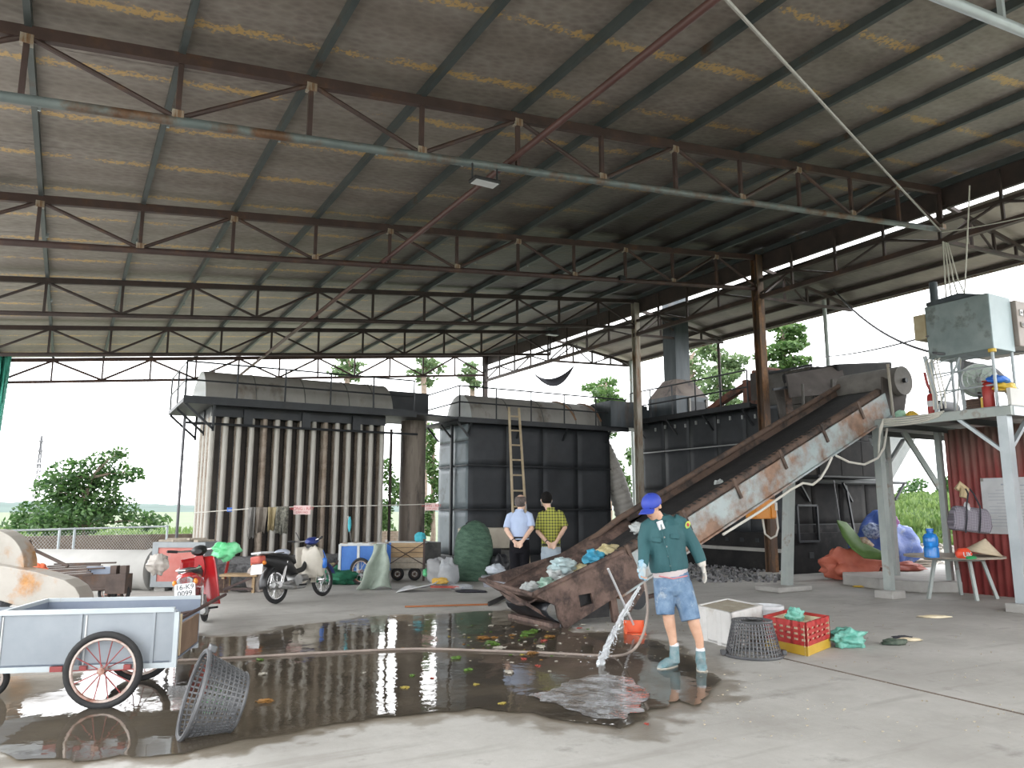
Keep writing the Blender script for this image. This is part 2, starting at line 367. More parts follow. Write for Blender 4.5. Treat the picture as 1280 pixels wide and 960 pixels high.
# outside ground
def field_mat():
    m, nt, N, L, P = nodes('field'); pos = N.new('ShaderNodeNewGeometry').outputs['Position']
    n1 = noise(N, L, pos, .08, 6); r1 = ramp(N, .3, (.065, .09, .04), .7, (.12, .15, .08)); L.new(n1.outputs['Fac'], r1.inputs['Fac'])
    n2 = noise(N, L, pos, 3, 5); c = mixc(N, L, math_(N, L, 'MULTIPLY', n2.outputs['Fac'], .4), r1.outputs['Color'], (.055, .075, .03)); L.new(c, P.inputs['Base Color']); P.inputs['Roughness'].default_value = .9
    return m
MT['field'] = field_mat()
def outside(u, v):
    x, y = -700+1400*u, -300+1200*v; return (x, y, -.12)
fo = B().grid(outside, 60, 60).build('outside_ground', MT['field'], smooth=False, fix=False); tag(fo, 'flat green field stretching out to the hazy hills', 'ground', kind='structure')
# puddle
def water_mat(name, ripple, scale, tint):
    m, nt, N, L, P = nodes(name); N.remove(P); pos = N.new('ShaderNodeNewGeometry').outputs['Position']
    n1 = noise(N, L, pos, scale, 3, .5); n2 = noise(N, L, pos, scale*.23, 2); h = math_(N, L, 'ADD', n1.outputs['Fac'], math_(N, L, 'MULTIPLY', n2.outputs['Fac'], 2.2))
    b = N.new('ShaderNodeBump'); b.inputs['Strength'].default_value = ripple; b.inputs['Distance'].default_value = .02; L.new(h, b.inputs['Height'])
    fr = N.new('ShaderNodeFresnel'); fr.inputs['IOR'].default_value = 1.40; L.new(b.outputs[0], fr.inputs['Normal'])
    tr = N.new('ShaderNodeBsdfTransparent'); tr.inputs['Color'].default_value = (*tint, 1)
    gl = N.new('ShaderNodeBsdfGlossy'); gl.inputs['Roughness'].default_value = .015; gl.inputs['Color'].default_value = (1, 1, 1, 1); L.new(b.outputs[0], gl.inputs['Normal'])
    df = N.new('ShaderNodeBsdfDiffuse'); df.inputs['Color'].default_value = (.13, .11, .085, 1); md = N.new('ShaderNodeMixShader'); md.inputs[0].default_value = .4; L.new(tr.outputs[0], md.inputs[1]); L.new(df.outputs[0], md.inputs[2])   # suspended silt
    n6 = noise(N, L, pos, 1.1, 5, .6); r6 = ramp(N, .34, (.28, .28, .28), .56, (1, 1, 1)); L.new(n6.outputs['Fac'], r6.inputs['Fac']); fk = math_(N, L, 'MULTIPLY', fr.outputs[0], r6.outputs['Color'])
    mx = N.new('ShaderNodeMixShader'); L.new(fk, mx.inputs[0]); L.new(md.outputs[0], mx.inputs[1]); L.new(gl.outputs[0], mx.inputs[2]); L.new(mx.outputs[0], N['Material Output'].inputs['Surface'])
    return m
MT['water'] = water_mat('water', .10, 6, (.93, .89, .82))
def flat_poly(P, z):
    bm = bmesh.new(); vs_ = [bm.verts.new((p[0], p[1], z)) for p in P]; f = bm.faces.new(vs_); bmesh.ops.triangulate(bm, faces=[f]); bm.normal_update()
    for q_ in bm.faces:
        if q_.normal.z < 0: q_.normal_flip()
    me = bpy.data.meshes.new('m'); bm.to_mesh(me); bm.free()
    return me
def puddle(name, P, z, label):
    me = flat_poly(P, z); me.materials.append(MT['water']); o = bpy.data.objects.new(name, me); col.objects.link(o); return tag(o, label, 'puddle', kind='stuff')
puddle('puddle', pud_r, .013, 'wide shallow puddle mirroring the furnaces on the concrete floor')
sp = roughen([(p.x, p.y) for p in (gp(*q) for q in [(290, 737), (350, 731), (380, 729), (330, 737), (300, 741)])], 3, .2, random.Random(5))
puddle('puddle', sp, .008, 'small narrow puddle beside the wooden bench behind the motorbikes')

# ================================================================ roof
TY = [3.4, 7.9, 12.4, 16.95, 21.5, 26.2]
ZT = lambda x: 5.955 + .108*x          # top chord axis
ZB = lambda x: 5.29 + .1005*x          # bottom chord axis
XL, XR = -1.97, 13.86
NODES = [XL + (XR-XL)*k/12 for k in range(13)]
ceil = thing('ceiling', 'sheet metal shed roof, stained and sooty, on steel purlins', 'roof', kind='structure')
SW = 1.22
def sheet_mesh(x0, x1, zf, m):
    # one ribbed sheet, local y across (-SW/2..SW/2)
    prof = []
    prof = [(-SW/2, -.004), (-SW/2+.012, -.004), (-SW/2+.014, .006), (-.05, 0), (SW/2+.012, -.0015)]
    P = []; n = len(prof)
    for x in (x0, x1): P += [(x, y, zf(x)+z) for y, z in prof]
    return B().add(P, [(i, i+1, n+i+1, n+i) for i in range(n-1)]).mesh('roof_sheet', m, smooth=False)
zsheet = lambda x: ZT(x) + .16
me_s = sheet_mesh(-2.5, 14.05, zsheet, MT['roof_foil'])
zr = lambda x: 7.27 - .16*(x-14.6)
me_r = sheet_mesh(14.62, 17.55, zr, MT['roof_plain'])
k = 0; y = 2.9-SW*6  # unseen front rows added over the camera to shade the near floor
while y < 27.0:
    inst('roof_sheet', me_s, ceil, (0, y, 0))
    if y < 22: inst('roof_sheet', me_r, ceil, (0, y, 0))
    y += SW
yend = y - SW/2
for i, x in enumerate(NODES):
    B().beam((x, -4.8, ZT(x)+.10), (x, yend-.05, ZT(x)+.10), .06, .11).build('purlin', MT['purlin_steel'], ceil, smooth=False)
for x in (14.75, 15.6, 16.5, 17.35):
    B().beam((x, -4.8, zr(x)-.06), (x, 22.0, zr(x)-.06), .06, .09).build('purlin', MT['primer_dark'], ceil, smooth=False)
B().bx(13.98, 14.06, -4.8, yend, 7.13, 7.58).build('ridge_flashing', MT['primer_dark'], ceil, smooth=False)
B().beam((17.55, -4.8, zr(17.55)-.01), (17.55, 22.0, zr(17.55)-.01), .03, .12).build('eave_trim', MT['col_pale'], ceil, smooth=False)
# bright top-hat clips on the purlins
clip = B().box((0, 0, 0), (.035, .02, .07)).mesh('purlin_clip', MT['galv_light'], smooth=False)
for y in (9.6, 14.3, 18.9):
    for x in NODES[1:9]: inst('purlin_clip', clip, ceil, (x+.045, y, ZT(x)+.08))
# trusses
TL = ['pale grey roof truss at the front edge over the foreground, nearest the camera', 'brown roof truss with grey pipe bottom chord carrying the flood lamp',
      'rusty dark roof truss behind the flood lamp, third from the camera', 'dark roof truss in front of the chimney, third from the far end', 'dark roof truss second from the far end of the shed',
      'thin pale roof truss at the far open end of the shed']
for k, y in enumerate(TY):
    t = thing('roof_truss', TL[k], 'truss', (0, y, 0), group='roof trusses')
    top = 'galv_light' if k == 0 else ('primer' if k == 5 else 'primer' if k in (1, 2) else 'primer_dark')
    bot = {0: 'galv_light', 1: 'galv_pipe', 2: 'primer'}.get(k, top); web = top
    w = .10 if k < 3 else .09; z0 = 1
    B().beam((XL, 0, ZT(XL)), (XR, 0, ZT(XR)), .08, w+.02).build('top_chord', MT[top], t, smooth=False)
    B().cyl((XL, 0, ZB(XL)), (XR, 0, ZB(XR)), w*.5, n=14).build('bottom_chord', MT[bot], t)
    r = .028 if k != 5 else .034
    for i, x in enumerate(NODES):
        B().beam((x, 0, ZB(x)), (x, 0, ZT(x)), .05, .05, (0, 1, 0)).build('web_post', MT[web], t, smooth=False)
        if i < 12:
            x2 = NODES[i+1]; up0 = (i % 2 == 1)
            a, b_ = ((x, ZT(x)-.03), (x2, ZB(x2)+.03)) if up0 else ((x, ZB(x)+.03), (x2, ZT(x2)-.03))
            B().cyl((a[0], 0, a[1]), (b_[0], 0, b_[1]), r, n=8).build('web_diagonal', MT[web], t)
    if k in (1, 2):
        gu = B().box((0, 0, 0), (.11, .085, .09)).mesh('gusset', MT['col_pale'], smooth=False)
        for i, x in enumerate(NODES): inst('gusset', gu, t, (x, 0, (ZT(x)-.07) if i % 2 == 1 else (ZB(x)+.06)))
    if 0 < k < 5:      # lean-to half on the far side of the column row
        h = thing('lean_to_truss', ['', 'small tapering lean-to truss above the control cabinet', 'tapering lean-to truss right of the rusty brown column', 'tapering lean-to truss beside the chimney top', 'tapering lean-to truss at the far gable end'][k], 'truss', (0, y, 0), group='lean-to trusses')
        mm = MT['primer_dark']; zb2 = lambda x: 6.47+.04*(x-13.86)
        zt2 = lambda x: zr(x)-.14
        B().beam((13.95, 0, 7.22), (17.3, 0, zt2(17.3)), .07, .08).build('top_chord', mm, h, smooth=False)
        B().beam((13.95, 0, 6.47), (17.3, 0, zb2(17.3)), .06, .07).build('bottom_chord', mm, h, smooth=False)
        xs = [13.95, 14.8, 15.6, 16.4, 17.2]
        for i, x in enumerate(xs):
            if i: B().beam((x, 0, zb2(x)), (x, 0, zt2(x)), .05, .05, (0, 1, 0)).build('web_post', mm, h, smooth=False)
            if i < 4:
                a = (xs[i], 0, zb2(xs[i])) if i % 2 == 0 else (xs[i], 0, zt2(xs[i])); b_ = (xs[i+1], 0, zt2(xs[i+1])) if i % 2 == 0 else (xs[i+1], 0, zb2(xs[i+1]))
                B().cyl(a, b_, .025, n=8).build('web_diagonal', mm, h)
# longitudinal truss along the column row
t = thing('ridge_truss', 'long rusty truss running along the column row under the ridge gap', 'truss', (XR, 0, 0))
B().beam((0, 2.5, 6.46), (0, 26.2, 6.46), .10, .10).build('bottom_chord', MT['primer'], t, smooth=False)
B().beam((0, 2.5, 6.86), (0, 26.2, 6.86), .07, .07).build('top_chord', MT['primer_dark'], t, smooth=False)
y = 3.4; i = 0
while y < 26.0:
    B().beam((0, y, 6.46), (0, y, 7.45), .05, .05, (1, 0, 0)).build('web_post', MT['primer_dark'], t, smooth=False)
    if y+1.14 < 26.4:
        a, b_ = ((0, y, 6.48), (0, y+1.14, 6.86)) if i % 2 == 0 else ((0, y, 6.86), (0, y+1.14, 6.48))
        B().cyl(a, b_, .026, n=8).build('web_diagonal', MT['primer_dark'], t)
    y += 1.14; i += 1
# long red-brown tie pipe
tag(B().cyl((4.5, 2.4, 5.86), (4.5, 26.2, 5.72), .042, n=12).build('tie_pipe', K('red_pipe', (.07, .030, .027), (.10, .045, .04), 2, .5)), 'long red-brown tie pipe running beneath all the roof trusses', 'pipe')
# columns
def column(x, y, z1, w, m, label, name='steel_column', base=True, group='ridge columns', shape='box', zb=0):
    t = thing(name, label, 'column', (x, y, zb), group=group); z1 -= zb
    if shape == 'box':
        b = B(); b.bx(-w/2, w/2, -w/2, -w/2+.02, 0, z1).bx(-w/2, w/2, w/2-.02, w/2, 0, z1).bx(-.012, .012, -w/2+.02, w/2-.02, 0, z1).build('shaft', MT[m], t, smooth=False)
    else: B().cyl((0, 0, 0), (0, 0, z1), w/2, n=14).build('shaft', MT[m], t)
    B().box((0, 0, .01), (w*1.7, w*1.7, .02)).build('base_plate', MT[m], t, smooth=False)
    if base: B().box((0, 0, .06), (.42, .42, .12)).build('footing', MT['concrete'], t, smooth=False, bev=.015)
    return t
column(XR, TY[2], 7.5, .2, 'col_rust', 'rusty brown steel column carrying the orange switch box')
column(XR, TY[3], 7.4, .17, 'col_pale', 'slim brownish column left of the chimney')
column(XR, TY[5], 7.5, .16, 'primer_dark', 'far column behind the half-round tank top')
column(XL, TY[5], 6.2, .12, 'col_pale', 'far left corner column hung with green netting', group='eave columns', shape='round')
column(16.3, 12.45, 6.75, .1, 'grey_post', 'pale eave post standing on the furnace top right of the tree', group='eave columns', shape='round', zb=4.86, base=False)
column(17.15, 17.0, 6.75, .09, 'primer_dark', 'dark thin eave post behind the rusty panels', group='eave columns', shape='round')
column(17.15, 21.3, 6.75, .12, 'grey_post', 'pale eave post between the column and the chimney', group='eave columns', shape='round')
# green net at the left corner column
def netf(u, v):
    z = 5.9 - 2.6*v; w = .42*(1-.75*v); a = u*2*PI*1.2
    return (XL+.12+.05*math.cos(a*3)+w*(u-.5), TY[5]-.3+.10*math.sin(a*4+v*3), z-.25*u*v)
tag(B().grid(netf, 24, 16).build('shade_net', MT['green_net'], solid=.006), 'green shade netting bunched on the far left corner column', 'netting')
# ================================================================ tube-bank cooler (left unit)
def rail(parent, pts, h, posts, m='black_iron', r=.021, mids=(.5, 1.0)):
    """guard rail along a polyline of platform-edge points"""
    mm = MT[m]
    for q in mids: B().tube([(p[0], p[1], p[2]+h*q) for p in pts], r, 6).build('guard_rail', mm, parent)
    for a, b_, n in zip(pts[:-1], pts[1:], posts):
        for i in range(n+1):
            f = i/n; p = Vector(a).lerp(Vector(b_), f); B().cyl(p, p+Vector((0, 0, h)), r, n=6).build('rail_post', mm, parent)
ua = thing('tube_cooler', 'tall bank of pale vertical tubes under a half-round grey drum', 'machine', (0, 0, 0))
AX0, AX1, AY0, AY1, AZ = 2.78, 6.86, 18.5, 20.7, 3.93
B().bx(AX0-.3, AX1+.3, AY0-.25, AY1+.2, 0, .36).build('plinth', MT['concrete_dark'], ua, smooth=False, bev=.02)
B().bx(AX0+.1, AX1-.1, AY1-.5, AY1, .36, AZ-.1).build('back_plate', MT['black_iron'], ua, smooth=False)
NT = 15; dx = (AX1-AX0)/(NT-1)
def tube_mesh(r, top, ribbed, m):
    prof = [(r, .36)]
    if ribbed:
        z = .36
        while z < top-.35: prof += [(r, z), (r*1.07, z+.015), (r*1.07, z+.03), (r, z+.045)]; z += .075
    prof += [(r, top-.22), (r*.93, top-.12), (r*.7, top-.04), (r*.02, top)]
    return B().lathe(prof, 14 if not ribbed else 10).mesh('cooling_tube', m)
K('panel_brown_dark', (.03, .025, .022), (.055, .045, .038), 3, .8)
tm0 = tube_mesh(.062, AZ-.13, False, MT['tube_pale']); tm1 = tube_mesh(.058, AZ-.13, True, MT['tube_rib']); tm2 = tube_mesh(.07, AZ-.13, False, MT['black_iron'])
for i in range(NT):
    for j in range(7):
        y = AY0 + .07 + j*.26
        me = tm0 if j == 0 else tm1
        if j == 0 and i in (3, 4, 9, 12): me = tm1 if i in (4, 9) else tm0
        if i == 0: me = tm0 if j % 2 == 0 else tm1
        if i > 0 and j > 1: me = tm2  # rear tubes coloured black to stand in for shade inside the bank
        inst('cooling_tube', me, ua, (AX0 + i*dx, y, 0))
for i in range(NT-1):
    B().bx(AX0+i*dx+.085, AX0+(i+1)*dx-.085, AY0+.30, AY0+.32, .36, AZ-.1).build('fin_plate', MT['panel_brown_dark'], ua, smooth=False)
B().bx(AX0-.05, AX1+.05, AY0-.02, AY1, AZ-.32, AZ-.09).build('header_box', MT['black_iron'], ua, smooth=False)
B().cyl((AX0-.6, AY0-.10, 3.42), (AX1+.9, AY0-.10, 3.42), .028, n=8).build('brace_pipe', MT['black_iron'], ua)
for x in (AX0+.75, AX0+2.1, AX0+3.35): B().box((x, AY0-.06, 3.62), (.2, .08, .36)).build('bracket', MT['black_iron'], ua, smooth=False)
PL = B(); PL.bx(2.06, 7.55, 18.0, 20.9, AZ-.09, AZ).build('platform', MT['black_iron'], ua, smooth=False)
B().bx(2.06, 7.55, 17.98, 18.02, AZ-.12, AZ+.05).build('platform_edge', MT['black_iron'], ua, smooth=False)
for y in (18.1, 19.4, 20.8):
    B().beam((2.1, y, AZ-.1), (2.72, y, AZ-.65), .05, .05).build('bracket', MT['black_iron'], ua, smooth=False)
    B().beam((2.72, y, AZ-.1), (2.72, y, AZ-.7), .05, .05).build('bracket', MT['black_iron'], ua, smooth=False)
B().cyl((2.42, 20.6, -.1), (2.42, 20.6, AZ-.1), .035, n=8).build('support_post', MT['cable_dark'], ua)
rail(ua, [(2.1, 20.85, AZ), (2.1, 18.05, AZ), (7.5, 18.05, AZ)], .82, (2, 5))
# drum: half round with seams, white dished end
def half_drum(par, x0, x1, yc, zc, r, rz, capmat, seams):
    def f(u, v):
        a = PI*v; return (x0+(x1-x0)*u, yc-r*math.cos(a), zc+rz*math.sin(a))
    B().grid(f, 1, 24).build('drum_shell', MT['drum_grey'], par)
    for xe, s in ((x0, -1), (x1, 1)):
        def g(u, v, xe=xe, s=s):
            a = PI*v; k = 1-u; return (xe+s*.16*(1-k*k), yc-r*k*math.cos(a), zc+rz*k*math.sin(a))
        B().grid(g, 6, 20).build('drum_end', MT[capmat if s < 0 else 'drum_grey'], par)
    for x in seams:
        B().tube([(x, yc-r*1.004*math.cos(PI*k/16), zc+rz*1.004*math.sin(PI*k/16)) for k in range(17)], .012, 5).build('seam', MT['concrete_dark'], par)
    for x in (x0+.25, x1-.3): 
        B().tube([(x+.07*math.cos(2*PI*k/10), yc, zc+rz+.07+.07*math.sin(2*PI*k/10)) for k in range(10)], .014, 6, closed=True).build('lifting_eye', MT['galv_wire'], par)
half_drum(ua, 2.58, 7.1, 19.45, AZ, .98, .84, 'drum_white', (3.7, 4.85, 5.95, 6.6))
B().bx(7.2, 8.45, 19.3, 20.6, AZ-.02, AZ+.72).build('duct_box', MT['black_plate'], ua, smooth=False)
# scaffold post between cooler and stack
tag(B().cyl((7.35, 19.2, 0), (7.35, 19.2, 3.6), .04, n=8).build('scaffold_post', MT['primer_dark']), 'thin dark post between the tube bank and the round stack', 'post')
# ---------------------------------------------------------------- round stack
st = thing('vertical_duct', 'thick round brown-grey duct standing between the two furnace units', 'duct', (8.02, 19.3, 0))
K('stack', (.16, .13, .105), (.25, .21, .17), 2, .65, rust=(.09, .07, .06), ramt=.45, rscale=1.5, stretch=(2, 2, .3))
B().lathe([(.34, .62), (.34, 1.9), (.352, 1.9), (.352, 1.95), (.34, 1.95), (.34, 3.6), (.352, 3.6), (.352, 3.65), (.34, 3.65), (.34, 3.86)], 28).build('duct_shell', MT['stack'], st)
B().bx(-.5, .62, -.55, .5, .12, .66).build('base_block', MT['concrete_dark'], st, smooth=False, bev=.02)
B().bx(-.6, .2, -.6, .5, 0, .12).build('base_step', MT['concrete'], st, smooth=False)
# ---------------------------------------------------------------- furnace B
ub = thing('furnace', 'black plated furnace box with half-round grey top and side coloured pale as if lit', 'machine')
BX0, BX1, BY0, BY1, BZ = 9.02, 13.66, 18.0, 19.85, 3.83
B().bx(BX0+.03, BX1-.03, BY0+.03, BY1, .25, BZ-.05).build('body', MT['black_iron'], ub, smooth=False)
B().bx(BX0-.1, BX1+.1, BY0-.12, BY1, 0, .3).build('plinth', MT['black_iron'], ub, smooth=False, bev=.02)
def plates(par, x0, x1, y, zs, n, m, axis='x', out=-1):
    for i in range(n):
        for z0, z1 in zip(zs[:-1], zs[1:]):
            a = x0+(x1-x0)*i/n+.012; c = x0+(x1-x0)*(i+1)/n-.012; g = .012
            # slightly oil-canned sheet
            nu = 6
            def f(u, v, a=a, c=c, z0=z0, z1=z1):
                d = .007*math.sin(PI*u)*math.sin(PI*v)*(1 if (i+len(zs)) % 2 else -.6); q = a+(c-a)*u; z = z0+g+(z1-z0-2*g)*v
                return (q, y+out*(.012+d), z) if axis == 'x' else (y+out*(.012+d), q, z)
            B().grid(f, nu, nu).build('steel_plate', MT[m], par, solid=.008, fix=False)
plates(ub, BX0, BX1, BY0+.03, (.3, 1.5, 2.65, BZ-.08), 4, 'black_plate')
plates(ub, BY0, BY1, BX0+.03, (.3, 1.5, 2.65, 3.3, BZ-.08), 2, 'lit_side_plate', 'y')  # side facing the open air coloured paler blue-grey, its daylight put into the colour
for z in (1.5, 2.65): B().beam((BX0-.02, BY0-.01, z), (BX1, BY0-.01, z), .03, .035).build('stiffener', MT['black_iron'], ub, smooth=False)
for z in (1.5, 2.65): B().beam((BX0-.01, BY0, z), (BX0-.01, BY1, z), .03, .03).build('stiffener', MT['black_iron'], ub, smooth=False)
B().beam((BX0-.05, (BY0+BY1)/2-.05, 0), (BX0-.05, (BY0+BY1)/2-.05, BZ), .07, .07, (1, 0, 0)).build('stanchion', MT['black_iron'], ub, smooth=False)
B().bx(8.6, 14.1, 17.7, 20.0, BZ-.06, BZ).build('platform', MT['black_iron'], ub, smooth=False)
B().bx(8.58, 14.1, 17.68, 17.72, BZ-.1, BZ+.03).build('platform_edge', MT['black_iron'], ub, smooth=False)
for x in (9.0, 10.5, 12.0, 13.5): B().beam((x, 17.75, BZ-.07), (x, 18.0, BZ-.42), .045, .045).build('bracket', MT['black_iron'], ub, smooth=False)
for y in (17.9, 18.9, 19.8): B().beam((8.65, y, BZ-.07), (9.0, y, BZ-.45), .045, .045).build('bracket', MT['black_iron'], ub, smooth=False)
rail(ub, [(8.64, 19.9, BZ), (8.64, 17.74, BZ), (14.05, 17.74, BZ)], .85, (1, 5))
K('rail_line', (.28, .24, .22), None, 1, .5)
half_drum(ub, 9.15, 13.75, 18.85, BZ, .80, .78, 'drum_white', (10.3, 11.4, 12.5, 13.3))
sr = K('streak_rust', (.22, .12, .07), (.3, .18, .11), 6, .8)
for xs in (12.2, 13.1):
    B().tube([(xs+.3*t, 18.85-.805*math.cos(PI*(.5-.42*t)), BZ+.785*math.sin(PI*(.5-.42*t))) for t in [k/8 for k in range(9)]], .035, 4).build('rust_streak', sr, ub)
# walkway between the two platforms
wk = B().prism([(7.5, 18.02, AZ-.04), (8.62, 17.72, BZ-.03), (8.62, 18.7, BZ-.03), (7.5, 19.0, AZ-.04)], (0, 0, .05))
tag(wk.build('walkway_plank', MT['black_iron'], smooth=False), 'dark gangway plate bridging the two furnace platforms', 'gangway')
# ladder
lt = up_(642.5, 510, 17.60); lb = gp(653, 717)
ld = thing('wooden_ladder', 'pale bamboo ladder leaning on the black furnace platform', 'ladder', lb)
d = lt-lb; sx = Vector((.17, 0, 0)); K('bamboo', (.42, .33, .21), (.52, .43, .30), 4, .6)
for s in (-1, 1): B().tube([sx*s*1.18, d*1.0+sx*s*.9], .034, 8).build('ladder_rail', MT['bamboo'], ld)
for k in range(1, 11):
    f = k/10.6; w = 1.18-.28*f; B().cyl(d*f-sx*w, d*f+sx*w, .022, n=8).build('rung', MT['bamboo'], ld)
# ---------------------------------------------------------------- furnace C
uc = thing('main_furnace', 'long black main furnace with chimney platform behind the conveyor', 'machine')
CX, CY0, CY1, CZ = 14.8, 12.8, 18.0, 4.08
B().bx(CX+.03, 18.9, CY0+.03, CY1, .8, CZ-.05).build('body', MT['black_iron'], uc, smooth=False)
plates(uc, CY0, CY1, CX+.03, (.95, 2.05, 3.15, CZ-.06), 5, 'black_plate', 'y')
plates(uc, CX, 18.9, CY0+.03, (.1, 1.15, 2.15), 4, 'sooty')
plates(uc, CX, 17.3, CY0+.03, (2.25, 3.15, CZ-.06), 3, 'sooty')
for z in (2.05, 3.15): B().beam((CX-.01, CY0, z), (CX-.01, CY1, z), .03, .03).build('stiffener', MT['galv_wire'] if z > 3 else MT['black_iron'], uc, smooth=False)
B().bx(CX-.06, 18.95, CY0-.06, CY1, 0, .95).build('brick_base', MT['sooty'], uc, smooth=False, bev=.02)
B().bx(CX-.16, CX, CY0-.05, CY1, .50, .58).build('ledge', MT['concrete'], uc, smooth=False)
hole = B().box((0, 0, 0), (.02, .13, .10)).mesh('vent_hole', MT['black_iron'], smooth=False)
for y in (13.1, 13.6, 14.1, 14.6, 15.1, 15.6): inst('vent_hole', hole, uc, (CX-.062, y, .76))
hole2 = B().box((0, 0, 0), (.16, .02, .14)).mesh('vent_hole', MT['black_iron'], smooth=False)
for x in (15.6, 16.5, 17.4): inst('vent_hole', hole2, uc, (x, CY0-.066, .42))
light_spot = B().box((0, 0, 0), (.04, .05, .10)).mesh('light_spot', MT['galv_wire'], smooth=False)  # pale blocks standing for the light spots of a row of holes
for k in range(10): inst('light_spot', light_spot, uc, (CX-.03, 13.5+k*.42, CZ-.28+.02*(k % 3)))
B().bx(CX-.4, 17.2, 13.3, CY1+.1, CZ-.06, CZ).build('platform', MT['black_iron'], uc, smooth=False)
B().bx(CX-.42, CX-.38, 13.3, CY1+.1, CZ-.1, CZ+.03).build('platform_edge', MT['black_iron'], uc, smooth=False)
for y in (13.6, 15.0, 16.4, 17.8): B().beam((CX-.38, y, CZ-.08), (CX, y, CZ-.5), .045, .045).build('bracket', MT['black_iron'], uc, smooth=False)
rail(uc, [(CX-.36, CY1, CZ), (CX-.36, 13.4, CZ)], .85, (5,))
B().beam((CX-.05, CY0-.06, 2.2), (19.5, CY0-.06, 2.2), .10, .07).build('ledge_channel', MT['black_iron'], uc, smooth=False)
B().beam((19.4, CY0-.1, 2.2), (18.95, CY0-.1, 1.75), .05, .05).build('bracket', MT['black_iron'], uc, smooth=False)
for x in (15.6, 17.2): B().beam((x-.35, CY0-.12, 2.16), (x+.1, CY0-.02, 1.7), .05, .05).build('bracket', MT['black_iron'], uc, smooth=False)
for a, b_ in (((15.15, .75), (15.15, 1.6)), ((15.15, 1.6), (15.85, 1.6)), ((15.85, 1.6), (15.85, .75)), ((15.15, .75), (15.85, .75))):
    B().beam((a[0], CY0-.1, a[1]), (b_[0], CY0-.1, b_[1]), .05, .05, (0, 1, 0)).build('door_frame', MT['black_iron'], uc, smooth=False)
B().beam((16.95, CY0-.4, 0), (17.05, CY0-.05, 2.1), .05, .05).build('stay', MT['black_iron'], uc, smooth=False)
# pale sloping chute on its right shoulder
K('chute_grey', (.22, .235, .235), (.30, .31, .31), 2, .6)
b0 = [(16.95, CY0-.05, 2.25), (18.95, CY0-.05, 2.25), (18.95, CY0+1.6, 2.25), (16.95, CY0+1.6, 2.25)]; b1 = [(17.6, CY0-.35, 3.45), (19.75, CY0-.35, 3.45), (19.75, CY0+1.9, 3.45), (17.6, CY0+1.9, 3.45)]
B().loft([b0, b1]).build('chute', MT['chute_grey'], uc, smooth=False)
# charging chamber of grey panels with leaning plates
K('panel_grey', (.075, .07, .064), (.12, .112, .103), 3, .85, rust=(.09, .075, .06), ramt=.45, rscale=2)
K('panel_brown', (.04, .032, .028), (.064, .053, .046), 3, .8, rust=(.11, .1, .09), ramt=.4, rscale=2)
B().bx(15.05, 17.4, 11.95, 13.5, 2.25, 4.85).build('chamber', MT['black_iron'], uc, smooth=False)
for j in range(2):
    for k in range(3):
        B().bx(15.0, 15.05, 11.97+j*.77, 11.97+(j+1)*.77-.02, 2.3+k*.85, 2.3+(k+1)*.85-.02).build('grey_panel', MT['panel_grey'], uc, smooth=False)
for k in range(3):
    for j in range(3): B().bx(15.05+j*.78, 15.05+(j+1)*.78-.02, 11.91, 11.95, 2.3+k*.85, 2.3+(k+1)*.85-.02).build('grey_panel', MT['sooty' if k < 2 else 'panel_grey'], uc, smooth=False)
B().beam((15.0, 11.9, 4.87), (15.0, 13.55, 4.87), .05, .05).build('top_rim', MT['black_iron'], uc, smooth=False)
B().cyl((15.1, 11.85, 4.72), (15.9, 11.85, 4.72), .12, n=12).build('top_pipe', MT['panel_brown'], uc)
q = [up_(983, 468, 11.5), up_(1052, 456, 11.3), up_(1058, 484, 10.9), up_(1042, 492, 10.9), up_(988, 497, 11.1)]
B().prism(q, (.03, .06, 0)).build('baffle_plate', MT['panel_brown'], uc, smooth=False)
q = [up_(968, 486, 11.7), up_(986, 484, 11.7), up_(989, 520, 11.5), up_(978, 531, 11.5)]
B().prism(q, (.03, .06, 0)).build('baffle_plate', MT['panel_brown'], uc, smooth=False)
q = [up_(980, 487, 11.6), up_(986, 484, 11.6), up_(990, 520, 11.4), up_(984, 528, 11.4)]
B().prism(q, (.02, -.03, 0)).build('rusty_plate', MT['rail_rust'], uc, smooth=False)
B().beam(up_(966, 487, 11.45), up_(1040, 475, 11.2), .05, .05).build('bar', MT['black_iron'], uc, smooth=False)
for (px, y0, y1) in ((1003, 480, 530), (1040, 474, 505)): B().cyl(up_(px, y0, 11.0), up_(px+2, y1, 11.0), .03, n=8).build('stay', MT['panel_grey'], uc)
# black tank behind the conveyor head
fa_, fb2 = up_(1046, 452, 11.2), up_(1116, 452, 11.2); b0 = [(fa_.x+.2, 11.3, 3.4), (fb2.x-.2, 11.3, 3.4), (fb2.x-.2, 12.8, 3.4), (fa_.x+.2, 12.8, 3.4)]; b1 = [(fa_.x, 11.2, fa_.z-.05), (fb2.x, 11.2, fb2.z), (fb2.x, 12.8, fb2.z), (fa_.x, 12.8, fa_.z-.05)]
tag(B().loft([b0, b1]).build('feed_tank', MT['sooty'], smooth=False, bev=.05), 'black steel feed tank behind the conveyor head pulley', 'tank')
